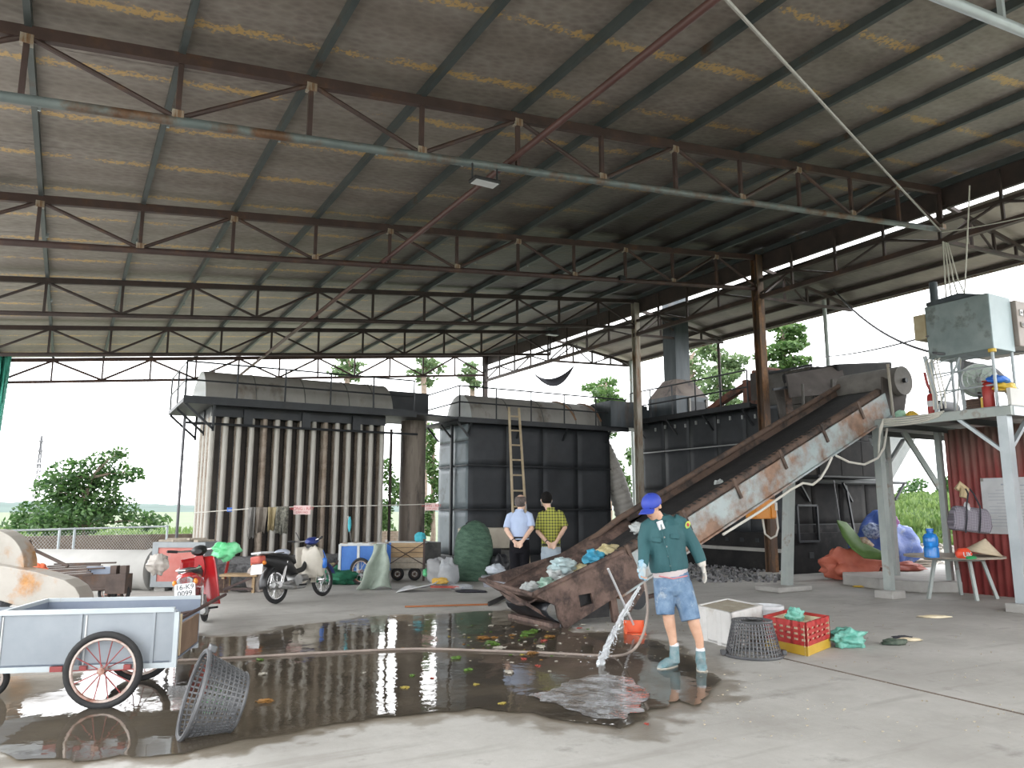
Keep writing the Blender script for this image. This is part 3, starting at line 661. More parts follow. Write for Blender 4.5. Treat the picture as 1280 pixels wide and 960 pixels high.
# rusty jib on the platform, left of the brown column
jb = thing('rusty_jib', 'red-brown rusty jib arm lying on the furnace platform by the column', 'arm', (15.3, 13.6, CZ))
K('jib', (.14, .05, .03), (.22, .085, .05), 3, .75, rust=(.08, .04, .03), ramt=.45)
B().prism([(0, 2.6, .02), (0, 1.4, .52), (0, .7, .74), (0, .62, .60), (0, 1.3, .38), (0, 2.3, .02)], (.18, 0, 0)).build('boom', MT['jib'], jb, smooth=False)
B().bx(-.1, .5, -.2, .72, .02, .2).build('foot', MT['jib'], jb, smooth=False)
B().prism([(-.02, .75, .02), (-.02, .75, .8), (-.02, .62, .8), (-.02, .55, .02)], (.25, 0, 0)).build('upright', MT['jib'], jb, smooth=False)
B().bx(0, .45, -.15, .5, .2, .95).build('winch_box', MT['panel_brown'], jb, smooth=False, bev=.02)
for k in range(4): B().cyl((.0, -.1+k*.16, .97), (.45, -.1+k*.16, .97), .05, n=10).build('roller', MT['jib'], jb)
# chimney
ch = thing('chimney', 'dark steel chimney on a tapered hood rising through the roof', 'chimney', (15.55, 17.15, CZ))
K('chimney', (.035, .045, .052), (.07, .082, .09), 2, .45, .3, rust=(.10, .075, .06), ramt=.4, rscale=1.2, stretch=(2, 2, .4))
K('hood', (.13, .10, .085), (.19, .155, .13), 2.5, .6, .1, rust=(.07, .06, .055), ramt=.42)
w, h2 = .62, .27
sq = lambda s, z: [(-s, -s, z), (s, -s, z), (s, s, z), (-s, s, z)]
B().loft([sq(w, 0), sq(w, .66)]).build('hood_box', MT['chimney'], ch, smooth=False)
B().loft([sq(w, .66), sq(h2+.03, 1.2)]).build('hood_taper', MT['hood'], ch, smooth=False)
B().loft([sq(h2, 1.15), sq(h2, 4.6)]).build('flue', MT['chimney'], ch, smooth=False)
B().bx(-.1, .5, -w-.03, -w, .06, .52).build('hood_opening', MT['black_iron'], ch, smooth=False)
for x in (-.14, .52): B().bx(x-.03, x+.03, -w-.05, -w, 0, .6).build('opening_jamb', MT['drum_grey'], ch, smooth=False)
# cross duct between furnace B and the chimney hood
cd = thing('cross_duct', 'boxy dark duct running from the round-topped furnace to the chimney hood', 'duct', (13.5, 18.1, BZ))
for k, (x0, x1, h, d_) in enumerate(((-.1, .75, .78, .5), (.77, 1.3, .7, .45), (1.32, 1.7, .6, .4))):
    B().bx(x0, x1, -d_, d_, .02, h).build('duct_section', MT['lit_side_plate'] if k == 9 else MT['chimney'], cd, smooth=False, bev=.01)
# corrugated elbow pipe
el = []
for k in range(25):
    t = k/24; x = 13.55 + .95*math.sin(t*PI*.5)**1.0; z = 3.45*(1-t**1.15); el.append((x, 18.45-.3*t, z))
K('elbow', (.36, .34, .31), (.46, .44, .40), 3, .7, rust=(.25, .23, .21), ramt=.4)
pts = []; rr = []
for k in range(97):
    f = k/96*24; i = min(int(f), 23); pts.append(Vector(el[i]).lerp(Vector(el[i+1]), f-i)); rr.append(.30 + (.018 if k % 4 < 2 else 0))
tag(B().tube(pts, rr, 20).build('elbow_duct', MT['elbow']), 'pale ribbed bent duct between the two black furnaces', 'duct')

# ================================================================ conveyor and hopper
cv = thing('conveyor', 'rusty inclined conveyor with hopper rising to the platform', 'conveyor', (0, 0, 0))
YN, YF = 8.6, 9.75
# axis of the lower edge of the near plate from pixels on the plane y = YN
p0 = up_(860, 690, YN); p1 = up_(1112, 522, YN); sl = (p1.z-p0.z)/(p1.x-p0.x)
def cz(x, off=0): return p0.z + sl*(x-p0.x) + off
xa, xb = 6.3, 12.9
nrm = math.sqrt(1+sl*sl); zoff = .46*nrm
B().prism([(xa+.3, YN, cz(xa+.3)), (xb, YN, cz(xb)), (xb-.12, YN, cz(xb-.12)+zoff*.95), (xa+.3, YN, cz(xa+.3)+zoff*.95)], (0, .03, 0)).build('side_plate', MT['conv_paint'], cv, smooth=False)
B().prism([(xa+.3, YN-.05, cz(xa+.3)), (xb, YN-.05, cz(xb)), (xb, YN-.05, cz(xb)+.03), (xa+.3, YN-.05, cz(xa+.3)+.03)], (0, .06, 0)).build('side_flange', MT['conv_paint'], cv, smooth=False)
B().prism([(xa, YF, cz(xa, .05)), (xb+.2, YF, cz(xb+.2, .05)), (xb+.1, YF, cz(xb+.1)+zoff*1.32), (xa, YF, cz(xa)+zoff*1.2)], (0, .03, 0)).build('side_plate', MT['rail_rust'], cv, smooth=False)
# near troughing tube and lip, belt in between
B().tube([(xa, YN+.15, cz(xa)+zoff*.98), (xb-.1, YN+.15, cz(xb-.1)+zoff*.98)], .085, 12).build('return_tube', MT['rail_rust'], cv)
B().tube([up_(728, 684, YF-.04), (xa+1.2, YF-.06, cz(xa+1.2)+zoff*1.28), (xb+.15, YF-.06, cz(xb+.15)+zoff*1.36)], .05, 12).build('far_lip', MT['rail_rust'], cv)
B().prism([(xa-.6, YN+.2, cz(xa-.6)+zoff*.82), (xb, YN+.2, cz(xb)+zoff*.95), (xb, YN+.2, cz(xb)+zoff*1.02), (xa-.6, YN+.2, cz(xa-.6)+zoff*.9)], (0, YF-YN-.25, 0)).build('belt', MT['belt'], cv, smooth=False)
B().prism([(xa+.2, YN+.06, cz(xa+.2)+zoff*.78), (xb-.2, YN+.06, cz(xb-.2)+zoff*.78), (xb-.2, YN+.06, cz(xb-.2)+zoff*.86), (xa+.2, YN+.06, cz(xa+.2)+zoff*.86)], (0, .3, 0)).build('return_belt', MT['belt'], cv, smooth=False)
tooth = B().box((0, 0, 0), (.02, .12, .012)).mesh('belt_cleat', MT['belt'], smooth=False)
x = xa+.3
while x < xb-1.5: inst('belt_cleat', tooth, cv, (x, YN+.13, cz(x)+zoff*.98+.088), (0, -math.atan(sl), 0)); x += .11
for x in (6.9, 7.95, 9.0, 10.05, 11.1, 12.1):
    B().beam((x, YN-.02, cz(x)+zoff*.55), (x-.16, YN-.02, cz(x-.16)+zoff*1.28), .05, .03, (0, 1, 0)).build('side_bracket', MT['rail_rust'], cv, smooth=False)
for x in (7.4, 8.7, 10.0, 11.3): B().cyl((x, YN+.04, cz(x)+zoff*.6), (x, YF, cz(x)+zoff*.6), .05, n=10).build('idler_roller', MT['rusty'], cv)
# head pulley
hp = up_(1127, 476, YN-.06)
pu = B().cyl((hp.x, YN-.10, hp.z), (hp.x, YF, hp.z), .27, n=32).build('head_pulley', K('pulley', (.13, .12, .11), (.19, .175, .16), 5, .75), cv, ang=.5)
B().cyl((hp.x, YN-.16, hp.z), (hp.x, YN-.10, hp.z), .045, n=12).build('pulley_hub', MT['black_iron'], pu)
B().prism([(hp.x-.5, YN+.02, hp.z-.8), (hp.x+.12, YN+.02, hp.z-.6), (hp.x+.3, YN+.02, hp.z-.1), (hp.x-.45, YN+.02, hp.z+.05)], (0, .03, 0)).build('head_plate', MT['panel_brown'], cv, smooth=False)
B().cyl((hp.x-.32, YN-.05, hp.z-.72), (hp.x-.36, YN-.05, hp.z+.28), .025, n=8).build('guard_rod', MT['col_pale'], cv)
# hopper plates
def hq(px, py): return up_(px, py, YN-.02)
near = [hq(667, 744), hq(779, 690), hq(792, 700), hq(806, 735), hq(786, 768), hq(776, 742), hq(760, 752), hq(705, 787), hq(697, 772), hq(694, 757)]
hole = [hq(722, 744), hq(738, 741), hq(741, 754), hq(725, 759)]
bm = bmesh.new()
def ring(P): return [bm.verts.new(p) for p in P]
r1 = ring(near); r2 = ring(hole)
for r in (r1, r2):
    for i in range(len(r)): bm.edges.new((r[i], r[(i+1) % len(r)]))
bmesh.ops.triangle_fill(bm, edges=bm.edges[:], use_beauty=True)
me = bpy.data.meshes.new('hopper_plate'); bm.to_mesh(me); bm.free(); me.materials.append(MT['rusty'])
ho = inst('hopper_plate', me, cv); md = ho.modifiers.new('s', 'SOLIDIFY'); md.thickness = .035; md.offset = 0
far = [up_(600, 724, YF), up_(728, 684, YF), up_(812, 638, YF), up_(812, 660, YF), up_(760, 705, YF), up_(690, 735, YF)]
B().prism(far, (0, .03, 0)).build('hopper_plate', MT['rusty'], cv, smooth=False)
fa, fb = up_(600, 724, YF), up_(667, 744, YN-.02)
mid = fa.lerp(fb, .5)+Vector((.02, 0, -.06))
low_n, low_f = hq(700, 768), Vector((5.55, YF, .12))
B().grid(lambda u, v: (fa.lerp(fb, u).lerp(low_f.lerp(low_n, u), v*.35) + Vector((.12*v, 0, -.05*math.sin(PI*u)))), 8, 4).build('hopper_lip', MT['rusty'], cv, solid=.03)
B().grid(lambda u, v: (Vector((5.35+2.3*u, YF-.03, .42+.95*u)).lerp(Vector((5.35+2.3*u, YN+.02, .40+.72*u)), v) + Vector((0, 0, -.16*math.sin(PI*v)))), 14, 8).build('hopper_trough', MT['rusty'], cv, solid=.025)
# folded rim along the near plate
B().tube([hq(667, 743), hq(722, 716), hq(779, 689)], .035, 8).build('hopper_rim', MT['rusty'], cv)
B().tube([fa, fa.lerp(fb, .5), fb], .03, 8).build('hopper_rim', MT['rusty'], cv)
B().beam(hq(632, 729)+Vector((0, .5, 0)), hq(684, 772)+Vector((.1, .2, 0)), .05, .04).build('draw_bar', MT['rusty'], cv, smooth=False)
B().grid(lambda u, v: Vector((5.72-.25*math.sin(PI*v), YN+.03+1.05*u, .04+.38*v)), 8, 6).build('boot_sheet', K('black_sheet', (.012, .012, .014), (.03, .032, .036), 6, .35), cv, solid=.01)
B().beam((5.6, YN, .03), (5.6, YF, .03), .12, .06).build('foot_beam', MT['rusty'], cv, smooth=False)
B().beam((6.6, YN+.05, 0), (6.5, YN+.05, .55), .10, .06).build('leg', MT['rusty'], cv, smooth=False)
B().beam((6.7, YF, 0), (6.6, YF, .9), .10, .06).build('leg', MT['rusty'], cv, smooth=False)
B().beam((7.1, YN+.1, .28), (8.0, YN+.1, .42), .05, .05).build('push_bar', MT['rusty'], cv, smooth=False)
B().cyl((6.95, YN, .30), (6.95, YN+.12, .30), .15, n=20).build('tail_wheel', MT['black_iron'], cv)
B().bx(5.8, 6.5, YN+.06, YN+.09, .08, .62).build('hole_shade_sheet', MT['belt'], cv, smooth=False)  # black sheet added behind the hopper hole so it reads as dark inside
# pale grey support post of the conveyor on a rough footing
pc = gp(984, 738); 
B().beam((pc.x, pc.y, .08), (pc.x-.02, pc.y-.3, cz(pc.x)+.25), .16, .16, (1, 0, 0)).build('support_post', MT['grey_post'], cv, smooth=False)
B().box((pc.x-.1, pc.y, .05), (.9, .6, .10)).build('footing', MT['concrete'], cv, smooth=False, bev=.03)
# conduit along the lower flange
cp = [hq(900, 668), hq(945, 640), hq(985, 612), hq(1000, 604), hq(1012, 606), hq(1022, 598), hq(1030, 585), hq(1036, 572)]
B().tube([p+Vector((0, -.06, 0)) for p in cp], .02, 6).build('conduit', MT['cable_pale'], cv)
cp = [hq(1040, 570), hq(1056, 578), hq(1075, 581), hq(1092, 573), hq(1100, 560), hq(1104, 535)]
B().tube([p+Vector((0, -.08, 0)) for p in cp], .02, 6).build('conduit', MT['cable_pale'], cv)

# ================================================================ platform on the right
pf = thing('work_platform', 'raised grey steel platform with posts at the conveyor head', 'platform')
PX, PZ = 12.45, 3.1
B().bx(PX+.01, 17.2, 6.31, 10.4, PZ-.03, PZ).build('deck', K('deck', (.20, .215, .21), (.30, .31, .30), 3, .6, .1), pf, smooth=False)
B().beam((PX, 6.3, PZ-.09), (PX, 10.4, PZ-.09), .07, .14).build('edge_beam', MT['grey_post'], pf, smooth=False)
B().beam((PX+.04, 6.325, PZ-.092), (17.2, 6.325, PZ-.092), .066, .134).build('edge_beam', MT['galv_light'], pf, smooth=False)
for y in (7.4, 8.5, 9.5): B().beam((PX, y, PZ-.11), (17.2, y, PZ-.11), .06, .10).build('joist', MT['purlin_steel'], pf, smooth=False)
def post(x, y, z1, w, m='galv_light', base=True):
    B().bx(x-w/2, x+w/2, y-w/2, y+w/2, 0, z1).build('post', MT[m], pf, smooth=False)
    if base: B().box((x, y, .06), (.36, .36, .14)).build('footing', MT['concrete'], pf, smooth=False, bev=.02)
post(PX+.055, 6.45, PZ-.05, .15); post(PX+.055, 8.62, PZ-.05, .13, 'grey_post')
post(14.6, 9.9, PZ-.1, .12, 'grey_post', False); post(14.45, 8.7, PZ-.1, .10, 'grey_post', False); post(17.0, 9.9, PZ-.1, .12, 'grey_post', False)
for a, b_ in (((PX+.04, 6.45, 2.35), (PX+.04, 7.15, PZ-.14)), ((PX+.04, 6.45, 2.35), (PX+.75, 6.45, PZ-.14)), ((14.6, 9.9, 2.4), (14.1, 9.9, PZ-.14)), ((14.6, 9.9, 2.4), (15.2, 9.9, PZ-.14))):
    B().beam(a, b_, .07, .05).build('knee_brace', MT['galv_light'], pf, smooth=False)
B().beam((14.45, 8.75, 1.9), (14.0, 9.1, PZ-.1), .09, .09).build('knee_brace', MT['grey_post'], pf, smooth=False)
# red corrugated side wall of the room below
def corr(u, v):
    y = 8.55 - 6.0*u; return (14.42 + .018*math.sin(u*6.0/.13*2*PI), y, 3.0*v)
def corr_mat():
    m, nt, N, L, P = nodes('red_corrugated'); pos = N.new('ShaderNodeNewGeometry').outputs['Position']; s = N.new('ShaderNodeSeparateXYZ'); L.new(pos, s.inputs[0])
    n = noise(N, L, pos, 1.8, 6); r = ramp(N, .35, (.21, .035, .035), .7, (.30, .075, .065)); L.new(n.outputs['Fac'], r.inputs['Fac'])
    mp = N.new('ShaderNodeMapping'); mp.inputs['Scale'].default_value = (1, 5, .3); L.new(pos, mp.inputs[0]); n2 = noise(N, L, mp.outputs[0], 1.6, 5)
    k = math_(N, L, 'ADD', math_(N, L, 'MULTIPLY', math_(N, L, 'SUBTRACT', s.outputs['Z'], 2.0), .9), math_(N, L, 'MULTIPLY', math_(N, L, 'SUBTRACT', n2.outputs['Fac'], .5), 1.6), True)
    c = mixc(N, L, k, r.outputs['Color'], (.25, .18, .15)); L.new(c, P.inputs['Base Color']); P.inputs['Roughness'].default_value = .5; return m
MT['corr'] = corr_mat()
wr = B().grid(corr, 46*8, 1).build('wall_right', MT['corr'], fix=False); tag(wr, 'faded red corrugated sheet wall under the platform', 'wall', kind='structure'); wr.modifiers.new('s', 'SOLIDIFY').thickness = .01
wb = B().bx(14.42, 17.2, 8.5, 8.56, 0, 3.0).build('wall_back', MT['corr'], smooth=False); tag(wb, 'return side of the red sheet wall facing the furnace', 'wall', kind='structure')
# ================================================================ helpers for soft things
from mathutils import noise as mnoise
def crumple(name, c, s, seed, m, label=None, cat='bag', parent=None, amp=.35, freq=2.2, flat=True, n=28, mm=18, rz=0, group=None, ridge=True, subname=None, sq=0):
    """wrinkled sack or bag: a noisy ball resting on its base"""
    o = Vector((seed*7.3, seed*3.1, seed*1.7)); P = []; fs = []
    for j in range(mm+1):
        a = PI*j/mm
        for i in range(n):
            t = 2*PI*i/n; d = Vector((math.sin(a)*math.cos(t), math.sin(a)*math.sin(t), math.cos(a)))
            k = 1 + amp*mnoise.noise(d*freq+o)
            if ridge: k -= amp*.45*abs(mnoise.noise(d*freq*2.6+o*2)) - amp*.12*mnoise.noise(d*freq*6+o)
            if sq: k /= (abs(d.x)**sq+abs(d.y)**sq+abs(d.z)**sq)**(1/sq)
            p = Vector((d.x*k*s[0], d.y*k*s[1], d.z*k*s[2]))
            if flat and p.z < -s[2]*.72: p.z = -s[2]*.72
            P.append(p + Vector((0, 0, s[2]*.72 if flat else 0)))
    for j in range(mm):
        for i in range(n): fs.append((j*n+i, (j+1)*n+i, (j+1)*n+(i+1) % n, j*n+(i+1) % n))
    ob = B().add(P, fs).build(name, m, parent, loc=c, rot=(0, 0, rz), ang=1.2)
    if label: tag(ob, label, cat, group)
    return ob
def text_mesh(name, body, size, m, parent, loc, rot, ext=.001):
    cu = bpy.data.curves.new(name, 'FONT'); cu.body = body; cu.size = size; cu.align_x = 'CENTER'; cu.align_y = 'CENTER'; cu.extrude = ext
    tmp = bpy.data.objects.new('tmp', cu); col.objects.link(tmp); bpy.context.view_layer.update()
    me = bpy.data.meshes.new_from_object(tmp.evaluated_get(bpy.context.evaluated_depsgraph_get())); bpy.data.objects.remove(tmp); bpy.data.curves.remove(cu)
    me.name = name; me.materials.clear(); me.materials.append(m); return inst(name, me, parent, loc, rot)
def sag(a, b, drop, n=16):
    a, b = Vector(a), Vector(b); return [a.lerp(b, k/n) - Vector((0, 0, drop*4*(k/n)*(1-k/n))) for k in range(n+1)]
def cable(pts, r, m, label, name='cable', cat='cable', group=None): return tag(B().tube(pts, r, 6).build(name, m), label, cat, group)
K('red_paint', (.32, .022, .02), (.38, .04, .03), 4, .4); K('red_dull', (.35, .05, .035), (.45, .09, .06), 4, .5)
K('blue_plastic', (.02, .13, .55), (.04, .20, .65), 4, .35); K('yellow', (.62, .40, .03), (.70, .48, .08), 4, .5); K('orange', (.62, .21, .015), (.70, .28, .03), 3, .5, rust=(.35, .12, .03), ramt=.35)
K('white_plastic', (.52, .53, .54), (.60, .61, .62), 4, .4); K('foam', (.52, .51, .49), (.60, .59, .57), 3, .8, rust=(.5, .46, .38), ramt=.35, rscale=2, bump=.3, bscale=60)
K('cab_grey', (.15, .19, .19), (.23, .27, .265), 2, .45, .2, rust=(.10, .11, .10), ramt=.4, rscale=2.5); K('cab_blue', (.36, .45, .48), (.42, .51, .54), 2, .45)
K('panel_taupe', (.30, .25, .22), (.36, .31, .28), 3, .5); K('fan_green', (.42, .50, .44), (.50, .57, .50), 3, .5)
# ================================================================ control cabinet on its stand
cb = thing('control_cabinet', 'large grey-green control cabinet on a tall stand over the platform', 'cabinet', (12.5, vp_(1238, 405, 12.5).y, 0)); CDY = vp_(1157, 405, 12.5).y-cb.location.y
z0, z1 = 4.02, 4.93
B().bx(0, .64, 0, CDY, z0, z1).build('body', MT['cab_grey'], cb, smooth=False, bev=.012)
B().bx(.01, .63, -.012, 0, z0+.01, z1-.01).build('front_panel', MT['cab_blue'], cb, smooth=False)
B().bx(.66, 1.5, -.08, .9, z0+.1, z1-.05).build('switch_unit', MT['panel_taupe'], cb, smooth=False, bev=.01)
for ix in range(4):
    for iz in range(2):
        g = B().box((.78+ix*.14, -.088, z1-.25-iz*.2), (.085, .016, .10 if iz == 0 else .085)).build('gauge', MT['white_plastic'] if iz == 0 else MT['drum_grey'], cb, smooth=False)
        B().box((.78+ix*.14, -.098, z1-.25-iz*.2), (.03, .006, .035)).build('dial', MT['black_plastic'], g, smooth=False)
B().prism([(-.02, .1, z1), (-.02, .45, z1+.10), (-.02, CDY-.05, z1+.06), (-.02, CDY-.05, z1)], (.6, 0, 0)).build('roof_hood', MT['chimney'], cb, smooth=False)
B().cyl((.1, .92, z1), (.1, .92, z1+.42), .065, n=14).build('vent_pipe', MT['chimney'], cb)
B().bx(-.02, .35, CDY, CDY+.2, z0+.36, z1-.12).build('side_box', K('khaki', (.33, .27, .16), (.42, .36, .24), 4, .7), cb, smooth=False)
for (x, y) in ((.03, .03), (.03, CDY-.03), (.6, .03), (.6, CDY-.03)): B().cyl((x, y, PZ), (x, y, z0), .025, n=8).build('leg', MT['galv_light'], cb)
B().cyl((.03, .03, z0-.05), (.03, .03, z0), .06, n=10).build('foot_pad', MT['yellow'], cb)
for z in (3.45, 3.75): B().cyl((.03, .03, z), (.03, 1.02, z), .015, n=6).build('tie_bar', MT['galv_light'], cb)
B().cyl((.03, 1.02, PZ), (.03, .55, z0-.05), .018, n=6).build('tie_bar', MT['galv_light'], cb)
# small pale mast on the platform edge
ms = thing('lattice_mast', 'white leaning angle-iron mast behind the extinguisher on the platform', 'mast', (12.62, 7.55, PZ))
B().beam((0, 0, 0), (-.05, .12, 1.0), .05, .05).build('leg', MT['galv_light'], ms, smooth=False); B().beam((0, -.45, 0), (.25, -.25, 1.0), .05, .05).build('leg', MT['galv_light'], ms, smooth=False)
for z in (.3, .6, .85): B().cyl((0, .04, z), (.12, -.38, z+.08), .012, n=6).build('rung', MT['galv_light'], ms)
# industrial fan
fp = vp_(1214, 474, 12.75); fn = thing('industrial_fan', 'pale green industrial fan in a wire guard under the cabinet', 'fan', (12.95, fp.y, PZ)); fz = fp.z-PZ
ax = Vector((-.75, -.66, 0)).normalized()
sd, uu = frame(ax)
for k, r in enumerate((.10, .18, .26)): B().tube([Vector((0, 0, fz))+ax*.10+sd*r*math.cos(2*PI*i/20)+uu*r*math.sin(2*PI*i/20) for i in range(20)], .006 if k < 2 else .012, 5, closed=True).build('guard_ring', MT['galv_wire'], fn)
for i in range(10):
    a = 2*PI*i/10; B().cyl(Vector((0, 0, fz))+ax*.12, Vector((0, 0, fz))+ax*.09+(sd*math.cos(a)+uu*math.sin(a))*.26, .005, n=4).build('guard_wire', MT['galv_wire'], fn)
B().cyl(Vector((0, 0, fz))-ax*.02, Vector((0, 0, fz))-ax*.08, .28, n=28).build('back_shroud', MT['fan_green'], fn)
for i in range(4):
    a = 2*PI*i/4+.4; d1 = sd*math.cos(a)+uu*math.sin(a); d2 = sd*math.cos(a+.9)+uu*math.sin(a+.9); c0 = Vector((0, 0, fz))+ax*.03
    B().prism([c0+d1*.04, c0+d1*.24, c0+(d1+d2)*.5*.27, c0+d2*.22], ax*.012).build('blade', MT['fan_green'], fn, smooth=False)
B().ball(Vector((0, 0, fz))+ax*.05, .05).build('hub', MT['galv_wire'], fn); B().cyl((0, 0, 0), (0, 0, fz-.2), .03, n=8).build('stand', MT['primer'], fn); B().cyl((0, 0, 0), (0, 0, .03), .2, n=20).build('base', MT['primer'], fn)
# fire extinguishers
def extinguisher(loc, label, h, r, hose):
    e = thing('fire_extinguisher', label, 'fire extinguisher', loc)
    B().lathe([(r*.9, 0), (r, .02), (r, h*.86), (r*.75, h*.95), (r*.28, h)], 18, caps=True).build('cylinder', MT['red_paint'], e)
    if hose:
        B().box((0, 0, h+.03), (.05, .06, .06)).build('valve', MT['black_plastic'], e, smooth=False); B().lathe([(r*1.01, h*.35), (r*1.01, h*.62)], 18).build('label_band', MT['white_plastic'], e)
        B().tube([(0, 0, h+.03), (-.04, .03, h+.15), (-.06, .05, h+.36)], .025, 8).build('horn', MT['red_paint'], e)
    else: B().cyl((0, 0, h), (0, 0, h+.015), r*.92, n=18).build('cap', MT['red_dull'], e)
    return e
p = vp_(1166, 514, 12.62); extinguisher((p.x, p.y, PZ), 'red fire extinguisher with pale label beside the bundled cables', .36, .075, True)
p = vp_(1242, 508, 12.6); extinguisher((p.x, p.y+.06, PZ), 'plain red gas cylinder at the platform corner', .42, .085, False)
tag(B().box((12.62, 6.78, PZ+.09), (.09, .09, .18)).build('oil_can', MT['yellow'], smooth=False, bev=.01), 'small yellow can beside the red cylinder', 'can')
tag(B().bx(12.5, 13.6, 6.32, 6.38, PZ, PZ+.27).build('kick_board', MT['white_paint'], smooth=False, bev=.006), 'white board standing along the platform front edge', 'board')
crumple('cloth_bundle', (12.75, 6.55, PZ+.26), (.2, .16, .08), 3, MT['yellow'], 'yellow cloth bundle on the white platform board', 'cloth'); 
crumple('cloth_bundle', (12.75, 6.62, PZ+.38), (.2, .14, .09), 4, MT['blue_plastic'], 'blue cloth bundle on top of the yellow cloth', 'cloth')
tag(B().tube([(13.5, 7.6, PZ+.9), (13.9, 7.3, PZ+.75), (14.1, 7.1, PZ+.45), (14.15, 7.05, PZ+.1)], [.12, .13, .11, .1], 10).build('exhaust_hose', K('hosegrey', (.16, .16, .18), (.24, .24, .26), 8, .7, bump=.4)), 'thick wrapped grey hose bending down behind the fan', 'hose')
for k, (px, c) in enumerate(((1126, 'mint'), (1140, 'yellow'))):
    p = vp_(px, 520, 12.7)
    crumple('rag', (p.x, p.y, PZ), (.10, .09, .08-.02*k), 11+k, K('mint', (.35, .60, .45), (.45, .68, .54), 5, .7) if k == 0 else MT['yellow'], ('mint green' if k == 0 else 'yellow')+' rag beside the conveyor head', 'rag')
mo = thing('drive_motor', 'small dark drive motor behind the head pulley', 'motor', (13.4, 8.05, PZ)); B().cyl((0, 0, .2), (.5, 0, .2), .15, n=16).build('housing', MT['black_iron'], mo); B().bx(-.05, .55, -.2, .2, 0, .06).build('base', MT['panel_brown'], mo, smooth=False)
B().cyl((-.08, 0, .2), (0, 0, .2), .08, n=12).build('shaft_end', MT['galv_wire'], mo)
cc = thing('coiled_chain', 'rusty brown coiled chain under the fan', 'chain', (12.75, 6.98, PZ))
for k in range(4): B().tube([(.05*k*.3+.14*math.cos(a), .2*math.sin(a), .03+.045*k) for a in [2*PI*i/16 for i in range(16)]], .022, 6, closed=True).build('coil', MT['rusty'], cc)
# ---------------------------------------------------------------- cables and ropes
top = Vector((13.75, 7.85, 6.42))
for k in range(4):
    e = vp_(1168+k*5, 514, 12.42); q = Vector((13.2+.1*k, 7.6-.1*k, 4.6+.1*k))
    cable([top+Vector((0, -.03*k, -.02*k)), top.lerp(q, .5)+Vector((.0, 0, -.05)), q, Vector((12.45, e.y+.1, 3.95)), Vector((12.42, e.y, 3.4)), Vector((12.41, e.y, PZ+.05))], .013, MT['cable_pale'], 'pale cable dropping from the truss end to the platform corner', group='pale cables at the platform')
for k in range(4):
    a = vp_(1180-2*k, 514+2*k, 12.40); b_ = vp_(1104, 524+2.2*k, 12.40); cable(sag(a, b_, .03+.01*k, 10)+[vp_(1100, 535+3*k, 12.38), vp_(1098, 558+4*k, 12.38)], .014, MT['cable_pale'], 'pale cable strapped along the platform edge', group='pale cables along the platform edge')
cable(sag(up_(1042, 362, 12.2), vp_(1172, 442, 12.4), .28)+[Vector(p) for p in sag(vp_(1172, 442, 12.4), (14.5, 6.2, 4.35), .12)][1:], .022, MT['cable_dark'], 'thick dark cable sagging from the lean-to roof past the cabinet')
cable(sag(up_(1030, 446, 12.6), vp_(1160, 420, 12.45), .06), .016, MT['cable_dark'], 'thin dark wire running left from the cabinet')
cable([up_(903, -6, 3.4), (13.7, 7.85, 6.62)], .016, K('rope', (.28, .27, .245), (.34, .33, .30), 8, .8), 'pale stretched rope slanting down to the truss end', 'rope', 'rope')
cable(sag((13.75, 7.85, 6.6), (13.6, 4.0, 6.35), .12), .010, MT['cable_pale'], 'thin pale wire from the truss end to the right frame edge')
cable(sag(up_(1212, 232, 6.9), vp_(1196, 515, 12.9), .12), .012, MT['cable_pale'], 'pale cable hanging from the ridge down behind the cabinet')
# ---------------------------------------------------------------- flood lamps, hammock in the far bay
def lamp(loc, label, sc=1):
    t = thing('flood_lamp', label, 'lamp', loc)
    for s in (-1, 1): B().cyl((s*.19*sc, 0, 0), (s*.19*sc, 0, -.20*sc), .012, n=6).build('hanger', MT['black_iron'], t)
    B().bx(-.2*sc, .2*sc, -.1*sc, .1*sc, -.25*sc, -.2*sc).build('housing', MT['black_plastic'], t, smooth=False, bev=.01)
    B().bx(-.17*sc, .17*sc, -.085*sc, .085*sc, -.256*sc, -.25*sc).build('glass', MT['white_plastic'], t, smooth=False); return t
p = up_(606, 217, 7.85); lamp((p.x, 7.85, ZB(p.x)-.04), 'black flood lamp hung below the second truss', .9)
p = up_(690, 384, 16.9); lamp((p.x, 16.9, ZB(p.x)-.05), 'small flood lamp hung on the dark truss in front of the gable opening', .9)
tag(B().box(up_(777, 348, 12.35), (.14, .10, .10)).build('junction_box', MT['black_plastic'], smooth=False), 'small black junction box on the third truss', 'box')
hm = thing('hammock', 'black cloth hammock hanging high in the far open bay', 'hammock', (0, 0, 0)); ha, hb = up_(663, 462, 22.5), up_(719, 455, 21.6)
hc = sag(ha, hb, .55, 20); K('black_cloth', (.02, .02, .026), (.04, .04, .05), 6, .8)
B().grid(lambda u, v: (hc[int(round(u*20))] + Vector((0, 0, (v-.5)*.30*math.sin(PI*u)))+Vector((.1*math.sin(PI*v)*math.sin(PI*u), .25*(v-.5)*math.sin(PI*u), 0))), 20, 5).build('sling', MT['black_cloth'], hm, solid=.01)
B().tube([ha, ha+Vector((-.15, 0, .45))], .012, 5).build('cord', MT['black_cloth'], hm); B().tube([hb, hb+Vector((.12, 0, 1.05))], .012, 5).build('cord', MT['black_cloth'], hm)
